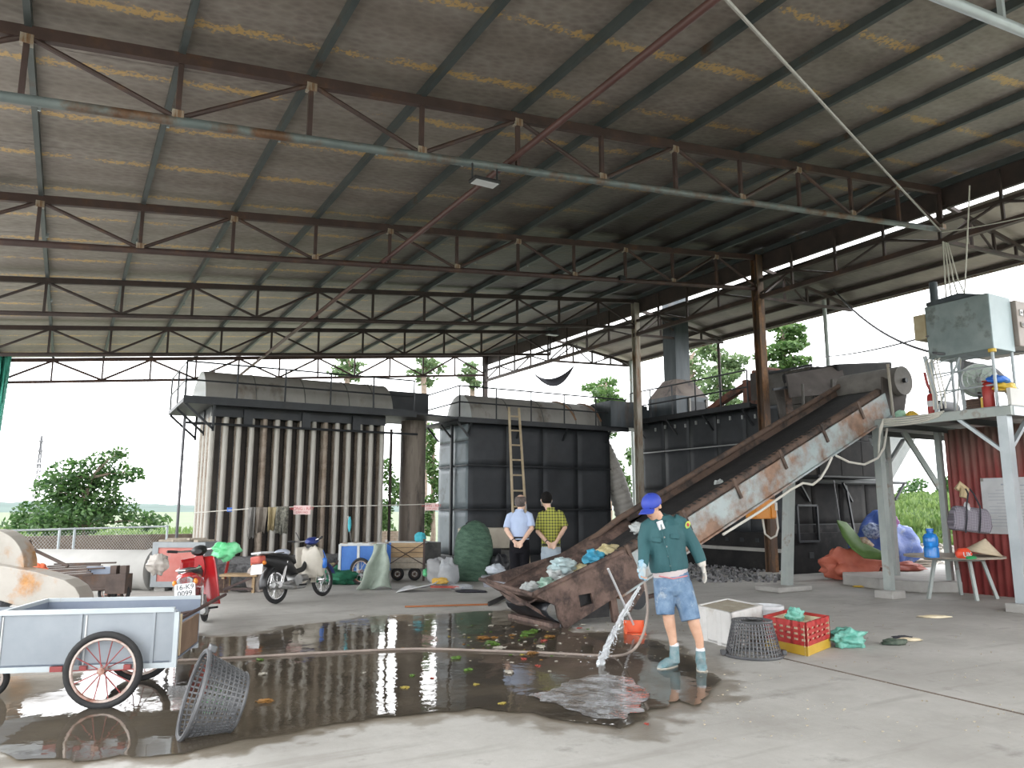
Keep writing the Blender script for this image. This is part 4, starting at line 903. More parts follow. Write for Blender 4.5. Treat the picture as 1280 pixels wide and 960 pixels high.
# ---------------------------------------------------------------- orange switch box on the rusty column
ob_ = up_(953, 637, 12.12); sb = thing('switch_box', 'orange electrical switch box strapped to the rusty column', 'electrical box', ob_, rz=0)
B().bx(-.36, .26, -.15, .16, -.2, .22).build('case', MT['orange'], sb, smooth=False, bev=.015); B().bx(.10, .25, -.17, -.15, -.18, .14).build('cover', MT['orange'], sb, smooth=False, bev=.008)
B().bx(.2, .28, -.18, -.08, -.02, .16).build('socket', MT['cable_pale'], sb, smooth=False)
B().tube([(.25, -.15, 0), (.27, -.17, -.4), (.2, -.17, -.56), (.05, -.15, -.62), (-.1, -.13, -.52), (-.12, -.1, -.2)], .022, 7).build('cable_loop', MT['cable_pale'], sb)
# ---------------------------------------------------------------- notice board, bag, table and what lies on it
nb = thing('notice_board', 'white printed notice board on the red corrugated wall', 'notice board', (14.385, 0, 0)); q0 = vp_(1225, 598, 14.385); q1 = vp_(1233, 667, 14.385); q2 = vp_(1312, 597, 14.385)
by0, by1, bz0, bz1 = q2.y, q0.y, q1.z, q0.z
B().bx(0, .012, by0, by1, bz0, bz1).build('panel', MT['white_plastic'], nb, smooth=False); K('print_grey', (.33, .36, .42), None, 1, .6)
pl = B().box((0, 0, 0), (.002, (by1-by0)*.8, .008)).mesh('print_line', MT['print_grey'], smooth=False)
for k in range(12): inst('print_line', pl, nb, (-.001, (by0+by1)/2, bz1-.22-k*(bz1-bz0-.3)/12), scale=(1, 1 if k % 4 else .7, 1))
inst('print_line', pl, nb, (-.001, by1-.45, bz1-.12), scale=(1, .22, 3)); inst('print_line', pl, nb, (-.001, (by0+by1)/2-.3, bz1-.14), scale=(1, .45, 2))
for (yy, zz) in ((by1-.03, bz1-.03), (by1-.03, bz0+.03), (by0+.03, bz1-.03)): B().box((-.002, yy, zz), (.006, .05, .05)).build('corner_clip', MT['drum_grey'], nb, smooth=False)
# checked shopping bag
def check_mat(name, c1, c2, sc, rough=.7, axes='xz', third=None):
    m, nt, N, L, P = nodes(name); tc = N.new('ShaderNodeTexCoord'); s = N.new('ShaderNodeSeparateXYZ'); L.new(tc.outputs['Object'], s.inputs[0])
    a = math_(N, L, 'GREATER_THAN', math_(N, L, 'SINE', math_(N, L, 'MULTIPLY', s.outputs[axes[0].upper()], sc)), .15); b = math_(N, L, 'GREATER_THAN', math_(N, L, 'SINE', math_(N, L, 'MULTIPLY', s.outputs[axes[1].upper()], sc)), .15)
    k = math_(N, L, 'MULTIPLY', math_(N, L, 'ADD', a, b), .5); c = mixc(N, L, k, c1, c2)
    L.new(c, P.inputs['Base Color']); P.inputs['Roughness'].default_value = rough; return m
bp = dp(1212, 648, 13.35); bg = thing('shopping_bag', 'grey checked shopping bag hanging on the wall corner', 'bag', bp, rz=CY); MT['bagcheck'] = check_mat('bagcheck', (.10, .09, .11), (.36, .33, .38), 240)
bgb = B().loft([[(x*w, y*d, z) for x, y in ((-1, -1), (1, -1), (1, 1), (-1, 1))] for z, w, d in ((-.23, .30, .11), (-.1, .33, .13), (.08, .31, .11), (.19, .27, .06))]); o = bgb.build('bag_body', MT['bagcheck'], bg, rot=(0, .12, 0), bev=.035)
for x in (-.13, .1):
    B().tube([(x-.04, -.14, -.24), (x, -.15, 0), (x+.02, -.13, .2), (.02+x*.4, -.08, .42), (.02+x*.3, 0, .50)], .014, 6).build('handle', MT['black_cloth'], bg)
for i in range(2): crumple('paper_roll', (bp.x-.05, bp.y, bp.z+.14), (.06, .06, .14), 31, MT['white_plastic'], 'white paper roll poking out of the checked bag', 'paper', flat=False) if i == 0 else None
tag(B().tube([dp(1196, 612, 13.6), dp(1200, 606, 13.6), dp(1206, 612, 13.55), dp(1204, 622, 13.55)], [.05, .07, .08, .06], 8).build('work_glove', K('glove_tan', (.52, .40, .22), (.6, .48, .30), 5, .8)), 'tan glove hooked on the wall corner post', 'glove')
tc_ = gp(1192, 694, .72); tr_ = 55*tc_.dot(CF)/963
tb = thing('round_table', 'weathered round plank table with pale legs by the red wall', 'table', (tc_.x, tc_.y, 0), rz=CY)
for k in range(7):
    y0 = -tr_+2*tr_*k/7; y1 = -tr_+2*tr_*(k+1)/7-.008; arc = []
    for yy, s in ((y0, 1), ((y0+y1)/2, 1), (y1, 1), (y1, -1), ((y0+y1)/2, -1), (y0, -1)): arc.append((s*math.sqrt(max(.004, tr_*tr_-yy*yy)), yy, .69))
    B().prism(arc, (0, 0, .03)).build('plank', MT['wood_grey'], tb, smooth=False)
for a in (200, 275, 340, 60): 
    ca, sa = math.cos(math.radians(a)), math.sin(math.radians(a)); B().beam((ca*tr_*.55, sa*tr_*.5, .68), (ca*tr_*.8, sa*tr_*.62, 0), .05, .05).build('leg', MT['grey_post'], tb, smooth=False)
B().tube([(tr_*.6*math.cos(2*PI*i/20), tr_*.55*math.sin(2*PI*i/20), .66) for i in range(20)], .02, 6, closed=True).build('apron_ring', MT['grey_post'], tb)
jp = gp(1165, 697, .722); jg = thing('water_jug', 'translucent blue water jug on the round table', 'jug', jp)
m, nt, N, L, P = nodes('jug_blue'); P.inputs['Base Color'].default_value = (.03, .27, .75, 1); P.inputs['Roughness'].default_value = .15; P.inputs['Transmission Weight'].default_value = .35
B().lathe([(.105, 0), (.115, .01), (.115, .16), (.105, .18), (.115, .20), (.115, .33), (.09, .38), (.05, .40), (.05, .43)], 22, caps=True).build('bottle', m, jg); B().lathe([(.055, .43), (.055, .47), (.045, .475)], 16, caps=True).build('cap', MT['blue_plastic'], jg); B().tube([(.115, 0, .22), (.16, 0, .25), (.16, 0, .32), (.10, 0, .36)], .014, 6).build('handle', MT['blue_plastic'], jg)
hp_ = gp(1205, 698, .722); rb = thing('red_bag', 'bright red bag with white letters on the round table', 'bag', hp_, rz=CY); crumple('bag_body', (0, 0, 0), (.13, .10, .10), 6, K('red_bag', (.72, .06, .02), (.78, .10, .04), 4, .45), parent=rb, amp=.15)
text_mesh('bag_lettering', 'UK', .11, MT['white_plastic'], rb, (0, -.115, .065), (PI/2-.1, 0, 0), .004)
hp_ = gp(1229, 695, .722); ht = thing('conical_hat', 'woven straw conical hat tipped over on the round table', 'hat', (hp_.x, hp_.y, .735), rot=(math.radians(6), math.radians(9), CY))
B().lathe([(.005, .24), (.02, .225), (.28, 0)], 36).build('cone', K('straw', (.52, .43, .30), (.62, .53, .39), 8, .8, stretch=(1, 1, 8), bump=.2), ht, loc=(0, 0, .045), solid=.006); B().tube([(.28*math.cos(2*PI*i/28), .28*math.sin(2*PI*i/28), 0) for i in range(28)], .007, 5, closed=True).build('brim_ring', MT['bamboo'], ht, loc=(0, 0, .045))
q_ = gp(1216, 690, .722); crumple('scarf', q_, (.22, .10, .11), 8, check_mat('scarf', (.10, .16, .5), (.75, .75, .8), 90), 'blue and white checked scarf behind the conical hat', 'scarf')
q_ = gp(1214, 699, .722); crumple('green_pouch', q_, (.12, .05, .03), 9, K('green_pouch', (.02, .30, .09), (.04, .40, .14), 5, .6), 'flat green pouch under the conical hat', 'pouch')
tag(B().cyl(gp(1237, 743), gp(1237, 743)+Vector((.02, .05, .42)), .03, n=10).build('wood_stake', MT['yellow']), 'short yellow stake leaning at the foot of the red wall', 'stake')
# plinth
pp = [gp(*q) for q in ((1100, 737), (1150, 741), (1224, 741), (1232, 726), (1180, 716), (1054, 716), (1054, 731))]
tag(B().prism([(p.x, p.y, 0) for p in pp], (0, 0, .2)).build('plinth', MT['concrete'], smooth=False, bev=.02), 'low concrete plinth behind the round table', 'plinth')
# tarp-covered heap
tp = gp(1128, 722); MT['tarp'] = mat('tarp', (.05, .10, .34), (.09, .16, .44), 5, .45, rust=(.25, .32, .52), ramt=.38, rscale=5, bump=.5, bscale=12)
crumple('covered_heap', (tp.x+.25, tp.y+.55, .2), (.80, .7, .70), 21, MT['tarp'], 'heap covered with a creased blue tarpaulin beside the grey post', 'tarpaulin', amp=.3, freq=1.6, n=40, mm=26)
rp = gp(1080, 727); crumple('red_tarp', (rp.x+.1, rp.y+.35, .02), (.66, .32, .40), 22, K('red_tarp', (.36, .085, .05), (.45, .13, .08), 4, .6, bump=.4, bscale=14), 'crumpled orange-red tarpaulin draped over the low ledge', 'tarpaulin', amp=.45, freq=2, n=40, mm=22, rz=CY)
crumple('red_tarp', (rp.x+.95, rp.y-.2, .18), (.5, .25, .12), 23, K('red_tarp2', (.36, .10, .08), (.45, .15, .11), 4, .6), 'dull red tarpaulin edge below the blue tarpaulin', 'tarpaulin', amp=.45, rz=CY)
q_ = gp(1075, 690, 1.05); ca = dp(1050, 652, 17.5); cb_ = dp(1103, 690, 16.6)
TOPE = [(1046, 650), (1058, 653), (1068, 664), (1080, 679), (1102, 689)]; BOTE = [(1047, 655), (1053, 670), (1064, 686), (1080, 698), (1103, 700)]
def lp(P, u): f = u*(len(P)-1); i = min(int(f), len(P)-2); f -= i; return (P[i][0]+(P[i+1][0]-P[i][0])*f, P[i][1]+(P[i+1][1]-P[i][1])*f)
hk = thing('green_hammock', 'olive green hammock slung above the red tarpaulin', 'hammock', (0, 0, 0)); gs = sag(ca, cb_, .35, 20)
B().grid(lambda u, v: dp(lp(TOPE, u)[0]*(1-v)+lp(BOTE, u)[0]*v, lp(TOPE, u)[1]*(1-v)+lp(BOTE, u)[1]*v, 17.3-.7*u+(.35-.5*v)*math.sin(PI*u)-.12*math.sin(PI*v)), 20, 10).build('sling', K('olive', (.06, .12, .025), (.09, .17, .04), 4, .7), hk, solid=.01)
B().tube([ca, dp(1042, 600, 17.6)], .012, 5).build('cord', MT['cable_dark'], hk); B().tube([cb_, dp(1108, 640, 14.2)], .012, 5).build('cord', MT['cable_dark'], hk)
MT['floral'] = mat('floral', (.04, .07, .2), (.40, .48, .62), 22, .7); g0 = gs[9]
crumple('folded_clothes', g0+Vector((.15, 0, .02)), (.22, .16, .15), 12, K('cream_cloth', (.55, .48, .36), (.3, .2, .12), 14, .8), 'cream patterned clothes lying in the green hammock', 'clothes')
crumple('blanket', dp(1092, 664, 17.3), (.28, .2, .17), 13, MT['floral'], 'blue flowered blanket bundle behind the hammock', 'blanket', flat=False)
crumple('blanket', dp(1115, 652, 17.5), (.16, .14, .13), 14, K('purple', (.40, .15, .42), (.5, .3, .55), 14, .7), 'purple cloth bundle on the blue tarpaulin', 'cloth', flat=False)
pt = gp(1157, 720); pl_ = thing('pallet', 'stack of grey boards at the foot of the blue tarpaulin', 'boards', (pt.x, pt.y+.15, .2), rz=CY)
for k in range(3): B().box((.02*k, 0, .03+.06*k), (.5, .35, .04)).build('board', MT['wood_grey'], pl_, smooth=False)
# rubble by the furnace foot
def stones(name, pts, m, label, smin, smax, cat='rubble', seed=1, parent=None):
    r = random.Random(seed); b = B()
    for (x, y, z) in pts:
        s = r.uniform(smin, smax); R = Euler((r.uniform(0, 3), r.uniform(0, 3), r.uniform(0, 3))).to_matrix(); b.ball((x, y, z), s, (1, r.uniform(.5, .9), r.uniform(.4, .8)), 5, 3, R)
    return tag(b.build(name, m, smooth=False, fix=False), label, cat, kind='stuff')
r_ = random.Random(4); pts = []
for k in range(1100):
    t = r_.random(); q = gp(835+145*r_.random(), 704+24*r_.random()**1.3); h = max(0, .22*(1-abs((q.x-14.0))/1.2)); pts.append((q.x, q.y, r_.random()*h*.6+.015))
K('stone', (.22, .22, .23), (.45, .45, .46), 3, .9)
MT['stone'] = leaf_mat('stone_mix', (.10, .10, .105), (.48, .48, .49)); stones('ash_rubble', pts, MT['stone'], 'grey broken clinker spilled at the foot of the furnace', .025, .06, seed=9)
# ---------------------------------------------------------------- boxes, bucket, baskets in the right foreground
def open_box(t, a, b_, c, h, th, m, name='wall_panel'):
    a, b_, c = (Vector((p.x, p.y, 0)) for p in (a, b_, c)); d = a+c-b_
    L4 = [a, b_, c, d]; ctr = (a+c)/2
    for i in range(4):
        p, q = L4[i], L4[(i+1) % 4]; inn = (ctr-(p+q)/2).normalized()*th
        B().prism([p, q, q+inn, p+inn], (0, 0, h)).build(name, m, t, smooth=False, bev=.008)
    B().prism(L4, (0, 0, .03)).build('bottom', m, t, smooth=False)
    return L4
fb_ = thing('foam_box', 'large scuffed white foam box open at the top', 'box'); L4 = open_box(fb_, gp(870, 797), gp(916, 811), gp(956, 797), .38, .05, MT['foam'])
for i in range(3):
    p, q = L4[i], L4[(i+1) % 4]
    for f in (.3, .68):
        pq = p.lerp(q, f); ctr = (L4[0]+L4[2])/2; outn = ((p+q)/2-ctr).normalized()*.012; B().beam(pq+outn, pq+outn+Vector((0, 0, .36)), .05, .015, outn).build('rib', MT['foam'], fb_, smooth=False)
B().prism([p.lerp((L4[0]+L4[2])/2, .12)+Vector((0, 0, .335)) for p in L4], (0, 0, .03)).build('contents', K('dirt', (.30, .26, .19), (.42, .38, .30), 8, .9, bump=.5), fb_, smooth=False)
bk = gp(969, 801); bu = thing('bucket', 'white plastic bucket between the foam box and red crate', 'bucket', (bk.x+.22, bk.y+.30, 0))
B().lathe([(.15, 0), (.185, .32), (.20, .32), (.20, .36), (.18, .36), (.145, .01)], 28, caps=True).build('pail', MT['white_plastic'], bu); B().lathe([(.186, .26), (.198, .262), (.198, .275), (.187, .277)], 28).build('rim_band', MT['white_plastic'], bu)
cr_ = thing('plastic_crate', 'red slotted plastic crate with dirty yellow bottom', 'crate'); ca_, cb2, cc_ = gp(956, 809), gp(1010, 821), gp(1039, 809)
A_, B_, C_ = (Vector((p.x, p.y, 0)) for p in (ca_, cb2, cc_)); D_ = A_+C_-B_; ctr = (A_+C_)/2; L4 = [A_, B_, C_, D_]
K('crate_red', (.38, .022, .022), (.45, .045, .04), 4, .4); K('crate_yel', (.42, .25, .015), (.5, .32, .04), 4, .45, rust=(.35, .25, .1), ramt=.35); K('cream', (.62, .52, .34), (.7, .62, .46), 6, .7)
for i in range(4):
    p, q = L4[i], L4[(i+1) % 4]; inn = (ctr-(p+q)/2).normalized()
    B().prism([p, q, q+inn*.02, p+inn*.02], (0, 0, .10)).build('lower_panel', MT['crate_yel'], cr_, smooth=False, bev=.008)
    for z, h in ((.10, .045), (.17, .03), (.225, .03), (.28, .06)): B().prism([p+Vector((0, 0, z)), q+Vector((0, 0, z)), q+inn*.02+Vector((0, 0, z)), p+inn*.02+Vector((0, 0, z))], (0, 0, h)).build('rail', MT['crate_red'], cr_, smooth=False)
    n = 6 if i % 2 == 0 else 5
    for k in range(n+1):
        a, b2 = p.lerp(q, max(0, k/n-.03)), p.lerp(q, min(1, k/n+.03)); B().prism([a+Vector((0, 0, .1)), b2+Vector((0, 0, .1)), b2+inn*.022+Vector((0, 0, .1)), a+inn*.022+Vector((0, 0, .1))], (0, 0, .24)).build('slat', MT['crate_red'] if k % 3 == 0 else MT['crate_red'], cr_, smooth=False)
    B().prism([p+inn*.028, q+inn*.028, q+inn*.04, p+inn*.04], (0, 0, .31)).build('liner', MT['cream'], cr_, smooth=False)
B().prism([p.lerp(ctr, .12)+Vector((0, 0, .24)) for p in L4], (0, 0, .02)).build('contents', MT['cream'], cr_, smooth=False)
def basket(t, r0, r1, h, m, nr=44, nh=9):
    """slatted plastic tub: r0 base radius, r1 rim radius, opening up"""
    R = lambda z: r0+(r1-r0)*z/h
    for k in range(nr):
        a = 2*PI*k/nr; ca, sa = math.cos(a), math.sin(a); B_ = B().beam((R(0)*ca, R(0)*sa, 0), (R(h)*ca, R(h)*sa, h), .012, .006, (ca, sa, 0)); B_.build('rib', m, t, smooth=False)
    for k in range(nh+1):
        z = h*k/nh; B().tube([(R(z)*math.cos(2*PI*i/36), R(z)*math.sin(2*PI*i/36), z) for i in range(36)], .006 if 0 < k < nh else .012, 5, closed=True).build('hoop', m, t)
    B().tube([((r1+.01)*math.cos(2*PI*i/36), (r1+.01)*math.sin(2*PI*i/36), h) for i in range(36)], .016, 6, closed=True).build('rim', m, t)
    for k in range(8): a = 2*PI*k/8; B().beam((0, 0, .003), (r0*math.cos(a), r0*math.sin(a), .003), .02, .006).build('base_slat', m, t, smooth=False)
    B().cyl((0, 0, 0), (0, 0, .006), r0*.55, n=24).build('base_disc', m, t)
    for s in (-1, 1): B().box((s*(r1+.03), 0, h-.02), (.05, .09, .05)).build('handle', m, t, smooth=False, bev=.01)
bp_ = gp(953, 822); bs = thing('basket', 'upturned dark grey slatted basket in front of the red crate', 'basket', (bp_.x, bp_.y+.12, .355), rot=(PI, 0, CY)); basket(bs, .20, .285, .34, MT['basket_grey'])
b2_ = gp(262, 936); bs = thing('basket', 'black slatted basket lying on its side in the puddle', 'basket', gp(276, 922)+CR*.06+CF*.12+Vector((0, 0, .20)), rot=(0, math.radians(-74), CY+math.radians(28))); basket(bs, .19, .275, .30, MT['basket_grey'])
MT['film_green'] = mat('film_green', (.10, .34, .27), (.18, .44, .36), 5, .3, bump=.4); q_ = gp(1070, 810)
crumple('plastic_bag', (q_.x, q_.y+.1, 0), (.24, .16, .12), 41, MT['film_green'], 'mint green plastic bag lying on the concrete right of the crate', 'bag', amp=.5)
q_ = gp(1015, 800, .3); crumple('plastic_bag', (ctr.x+.12, ctr.y+.12, .25), (.12, .08, .09), 42, MT['film_green'], 'bit of green plastic bag in the red crate', 'bag', amp=.5)
q_ = gp(1118, 806); crumple('dark_glove', (q_.x, q_.y, 0), (.15, .07, .04), 43, K('glove_dark', (.03, .05, .035), (.10, .12, .09), 12, .8), 'dark green rag on the concrete right of the mint bag', 'rag', rz=CY)
q_ = gp(1138, 801); crumple('paper_scrap', (q_.x, q_.y, 0), (.14, .06, .02), 44, MT['cream'], 'cream crumpled paper beside the dark rag', 'paper', rz=CY)
q_ = gp(1128, 798); crumple('black_rag', (q_.x, q_.y, 0), (.12, .03, .02), 45, MT['black_cloth'], 'thin black strip behind the cream paper', 'rag', rz=CY)
q_ = gp(1168, 772); crumple('paper_scrap', (q_.x, q_.y, 0), (.24, .08, .02), 46, MT['cream'], 'long cream paper scrap on the floor before the round table', 'paper', rz=CY)
q_ = gp(1074, 734); crumple('paper_scrap', (q_.x, q_.y, 0), (.12, .08, .02), 47, MT['yellow'], 'yellowish scrap at the foot of the red tarpaulin', 'paper', rz=CY)
# ================================================================ hand cart, left foreground
K('sheet_grey', (.21, .235, .26), (.285, .31, .335), 1.6, .4, .35, rust=(.30, .30, .29), ramt=.36, rscale=2, bump=.06, bscale=6); K('sheet_blue', (.16, .19, .25), (.22, .255, .31), 1.8, .4, .3)
K('board_brown', (.13, .08, .05), (.20, .13, .085), 4, .8, rust=(.30, .22, .12), ramt=.35, rscale=3)
K('spoke_red', (.20, .03, .03), (.28, .06, .055), 4, .5); K('rim_steel', (.45, .38, .34), (.55, .47, .42), 5, .45, .4, rust=(.3, .12, .08), ramt=.45)
def wheel(par, c, R, tr, axis, spokes, ms, mr='rim_steel', name='wheel', mt='rubber', wdt=1.0):
    ax = Vector(axis).normalized(); s, u = frame(ax); c = Vector(c)
    w = bpy.data.objects.new(name, None); col.objects.link(w); w.parent = par; w.location = c; c = Vector((0, 0, 0))
    circ = lambda r, n, off=0: [c+ax*off+(s*math.cos(2*PI*i/n)+u*math.sin(2*PI*i/n))*r for i in range(n)]
    B().tube(circ(R-tr, 40), tr, 10, closed=True).build('tire', MT[mt], w)
    B().tube(circ(R-2*tr-.006, 36), .014, 6, closed=True).build('rim', MT[mr], w)
    B().cyl(c-ax*.06*wdt, c+ax*.06*wdt, .028, n=12).build('hub', MT[mr], w)
    for k in range(spokes):
        a = 2*PI*k/spokes; d = s*math.cos(a)+u*math.sin(a); B().cyl(c+ax*.04*wdt*(1 if k % 2 else -1), c+d*(R-2*tr), .0045, n=5).build('spoke', MT[ms], w)
    return w
w0 = gp(125, 887); cart = thing('hand_cart', 'grey sheet metal hand cart with red-spoked wheel standing in the puddle', 'cart', (w0.x, w0.y, 0), rz=CY+math.radians(10.3))
X0, X1, Y0, Y1, Z0, Z1 = -.80, .49, .10, .98, .315, .72
B().bx(X0, X1, Y0, Y0+.012, Z0, Z1).build('near_side', MT['sheet_grey'], cart, smooth=False); B().bx(X0, X1, Y1-.012, Y1, Z0, Z1).build('far_side', MT['sheet_blue'], cart, smooth=False)
B().bx(X0, X0+.012, Y0, Y1, Z0, Z1).build('end_panel', MT['sheet_blue'], cart, smooth=False); B().bx(X0, X1, Y0, Y1, Z0, Z0+.012).build('bed', MT['sheet_blue'], cart, smooth=False)
B().bx(X1-.02, X1, Y0+.05, Y1-.03, Z0+.02, Z1-.14).build('tail_board', MT['board_brown'], cart, smooth=False)
for x in (X0+.0, X0+.58, X1-.17, X1-.02): B().bx(x-.012, x+.012, Y0-.015, Y0, Z0, Z1).build('side_post', MT['sheet_grey'], cart, smooth=False)
for x in (X0+.62, X0+.02): B().bx(x-.006, x+.006, Y0-.008, Y0, Z0, Z1-.03).build('seam', MT['galv_wire'], cart, smooth=False)
B().beam((X0-.7, Y0, Z1), (X1-.02, Y0, Z1), .04, .035).build('top_rail', MT['galv_light'], cart, smooth=False); B().beam((X0, Y1, Z1), (X1, Y1, Z1), .03, .03).build('top_rail', MT['galv_light'], cart, smooth=False); B().beam((X0, Y0, Z1), (X0, Y1, Z1), .03, .03).build('top_rail', MT['galv_light'], cart, smooth=False)
B().beam((X0-.7, Y0, Z0-.02), (X1, Y0, Z0-.02), .045, .04).build('bottom_rail', MT['galv_light'], cart, smooth=False); B().beam((X0-.7, Y1, Z0-.02), (X1, Y1, Z0-.02), .045, .04).build('bottom_rail', MT['galv_light'], cart, smooth=False)
B().bx(X0-.7, X0-.02, Y0+.02, Y0+.03, Z0, Z1).build('front_screen', MT['sheet_grey'], cart, smooth=False); B().bx(X0-.7, X0-.02, Y1-.03, Y1-.02, Z0, Z1-.05).build('front_screen', MT['sheet_grey'], cart, smooth=False)
B().bx(X1-.015, X1+.02, Y0-.02, Y0+.02, Z0-.04, Z1-.02).build('corner_post', MT['galv_light'], cart, smooth=False); B().bx(X1+.0, X1+.015, Y0+.10, Y0+.125, Z0+.03, Z1-.05).build('latch_bar', MT['bamboo'], cart, smooth=False)
for s in (0, .95): wheel(cart, (0, s+.05 if s else 0, .29), .29, .026, (0, 1, 0), 14, 'spoke_red')
B().cyl((0, 0, .29), (0, 1.0, .29), .016, n=8).build('axle', MT['red_dull'], cart)
for x in (-.16, .16): B().box((x, .05, .30), (.05, .04, .035)).build('axle_bracket', MT['spoke_red'], cart, smooth=False)
B().box((-.36, .09, Z0-.02), (.09, .06, .04)).build('axle_bracket', MT['spoke_red'], cart, smooth=False)
inv = Matrix.Rotation(-(CY+math.radians(10.3)), 4, 'Z') @ Matrix.Translation((-w0.x, -w0.y, 0))
he = inv @ gp(282, 743, .72); hv = he-Vector((X1-.05, Y0+.05, .60))
for y in (Y0+.05, Y1-.05): B().tube([Vector((X1-.25, y, .57)), Vector((X1-.05, y, .60)), Vector((X1-.05, y, .60))+hv*(1 if y < .5 else .55)], .014, 8).build('handle', MT['primer'], cart)
wheel(cart, (-1.02, .55, .15), .15, .024, (0, 1, 0), 6, 'galv_wire', name='castor'); B().beam((-1.02, .55, .15), (-1.0, .55, Z0), .04, .03).build('castor_fork', MT['galv_light'], cart, smooth=False)
# ================================================================ motorbikes
K('bike_red', (.32, .01, .014), (.37, .02, .02), 3, .25, coat=.5); K('bike_cream', (.40, .37, .31), (.48, .445, .385), 4, .5); K('bike_blue', (.02, .035, .16), (.04, .06, .24), 4, .3); K('seat_black', (.012, .012, .013), (.02, .02, .02), 10, .55)
K('engine', (.22, .22, .22), (.34, .34, .33), 8, .45, .6, rust=(.2, .16, .12), ramt=.4); K('lens_red', (.5, .02, .02), (.6, .05, .04), 4, .2); K('lens_orange', (.7, .22, .03), None, 4, .2); K('glove_white', (.68, .66, .62), None, 4, .6)
def moto(name, label, contact, yaw, lean, body, shield, head, plate):
    t = thing(name, label, 'motorbike', contact, rot=(-lean, 0, yaw))
    R = .285; wb = 1.22
    for x, nm in ((0, 'rear_wheel'), (wb, 'front_wheel')): wheel(t, (x, 0, R), R, .036 if x == 0 else .032, (0, 1, 0), 18, 'chrome', 'chrome', name=nm)
    B().cyl((0, -.07, R), (0, .07, R), .065, n=16).build('brake_drum', MT['engine'], t)
    for s in (-1, 1):
        B().beam((0, s*.09, R), (.42, s*.08, .34), .03, .045).build('swingarm', MT['engine'], t, smooth=False)
        B().cyl((.03, s*.11, R+.03), (.16, s*.12, .66), .026, n=10).build('shock', MT['chrome'], t)
        B().cyl((wb, s*.075, R), (wb-.14, s*.07, .72), .02, n=8).build('fork_leg', MT['chrome'], t)
    # engine, exhaust, pegs
    B().cyl((.44, -.12, .33), (.44, .12, .33), .10, n=18).build('crankcase', MT['engine'], t); B().cyl((.48, 0, .34), (.78, 0, .36), .075, .06, n=12).build('engine_cylinder', MT['engine'], t)
    B().tube([(.75, -.08, .30), (.55, -.13, .21), (.3, -.14, .22), (.1, -.14, .25), (-.22, -.15, .30)], [.02, .022, .03, .042, .042], 10).build('exhaust', MT['engine'], t); B().cyl((-.10, -.13, .30), (-.12, -.19, .30), .05, n=14).build('muffler_guard', MT['chrome'], t)
    B().cyl((.45, -.26, .25), (.45, .26, .25), .014, n=8).build('footpeg', MT['rubber'], t); B().beam((.4, .1, .24), (.36, .28, .0+.03), .02, .02).build('side_stand', MT['black_iron'], t, smooth=False)
    # body shell
    def ringy(x, z0, z1, w, n=12): return [(x, w*math.cos(2*PI*i/n), (z0+z1)/2+(z1-z0)/2*math.sin(2*PI*i/n)) for i in range(n)]
    B().loft([ringy(-.36, .70, .76, .04), ringy(-.28, .64, .78, .115), ringy(-.05, .55, .76, .155), ringy(.25, .46, .72, .15), ringy(.42, .40, .58, .10), ringy(.52, .40, .48, .05)]).build('side_cover', MT[body], t)
    B().loft([ringy(-.24, .74, .79, .07), ringy(-.10, .72, .82, .12), ringy(.2, .68, .80, .12), ringy(.44, .60, .72, .08), ringy(.5, .60, .66, .04)]).build('seat', MT['seat_black'], t)
    B().tube([(.45, 0, .46), (.7, 0, .50), (.92, 0, .72), (1.0, 0, .92)], .045, 8).build('frame_tube', MT['seat_black'], t)
    # leg shield: curved panel either side of the head tube
    for s in (-1, 1):
        def sh(u, v, s=s):
            z = .26+.62*v; xx = .86+.11*v+.10*math.sin(PI*v)*.3-.16*u*u; return (xx, s*(.03+.27*u*(1-.35*v)*(1-.15*(1-v))), z)
        B().grid(sh, 8, 10).build('leg_shield', MT[shield], t, solid=.012, fix=False)
    B().loft([[(x, y*w, z) for (y, z) in ((-1, .74), (-.7, .90), (.7, .90), (1, .74), (.6, .60), (-.6, .60))] for x, w in ((.90, .07), (1.0, .10), (1.10, .06))]).build('front_cowl', MT[body], t)
    # fenders
    def fen(x, a0, a1, r, w, m, nm):
        def f(u, v): a = math.radians(a0+(a1-a0)*u); q = (v-.5)*2; rr = r-.03*q*q; return (x+rr*math.cos(a), w*q, R+rr*math.sin(a))
        B().grid(f, 14, 6).build(nm, MT[m], t, solid=.008, fix=False)
    fen(0, 55, 185, .335, .075, 'black_plastic', 'rear_fender'); fen(wb, 15, 165, .33, .065, head if shield == 'bike_cream' else body, 'front_fender')
    # handlebar
    B().loft([ringy(.86, .93, .99, .05), ringy(.93, .90, 1.03, .10), ringy(1.05, .90, 1.04, .10), ringy(1.13, .93, 1.0, .05)]).build('headset', MT[head], t)
    hb = B().tube([(.82, -.34, 1.0), (.9, -.22, .98), (.97, -.08, .97), (.97, .08, .97), (.9, .22, .98), (.82, .34, 1.0)], .013, 8).build('handlebar', MT['chrome'], t)
    for s in (-1, 1):
        B().cyl((.80, s*.37, 1.005), (.87, s*.26, .985), .019, n=10).build('grip', MT['rubber'], hb)
        B().tube([(.93, s*.2, .99), (.93, s*.26, 1.10), (.92, s*.28, 1.15)], .007, 6).build('mirror_stem', MT['black_plastic'], hb) if shield == 'bike_cream' and s > 0 else None
    # tail
    tl = B().loft([ringy(-.40, .64, .74, .06), ringy(-.34, .62, .75, .095)]).build('tail_light', MT['lens_red'], t)
    for s in (-1, 1): B().ball((-.37, s*.115, .665), .035, (1.2, .8, 1)).build('indicator', MT['lens_orange'], tl)
    B().tube([(.1, -.12, .80), (-.25, -.11, .80), (-.32, 0, .80), (-.25, .11, .80), (.1, .12, .80)], .01, 6).build('grab_rail', MT['chrome'], t)
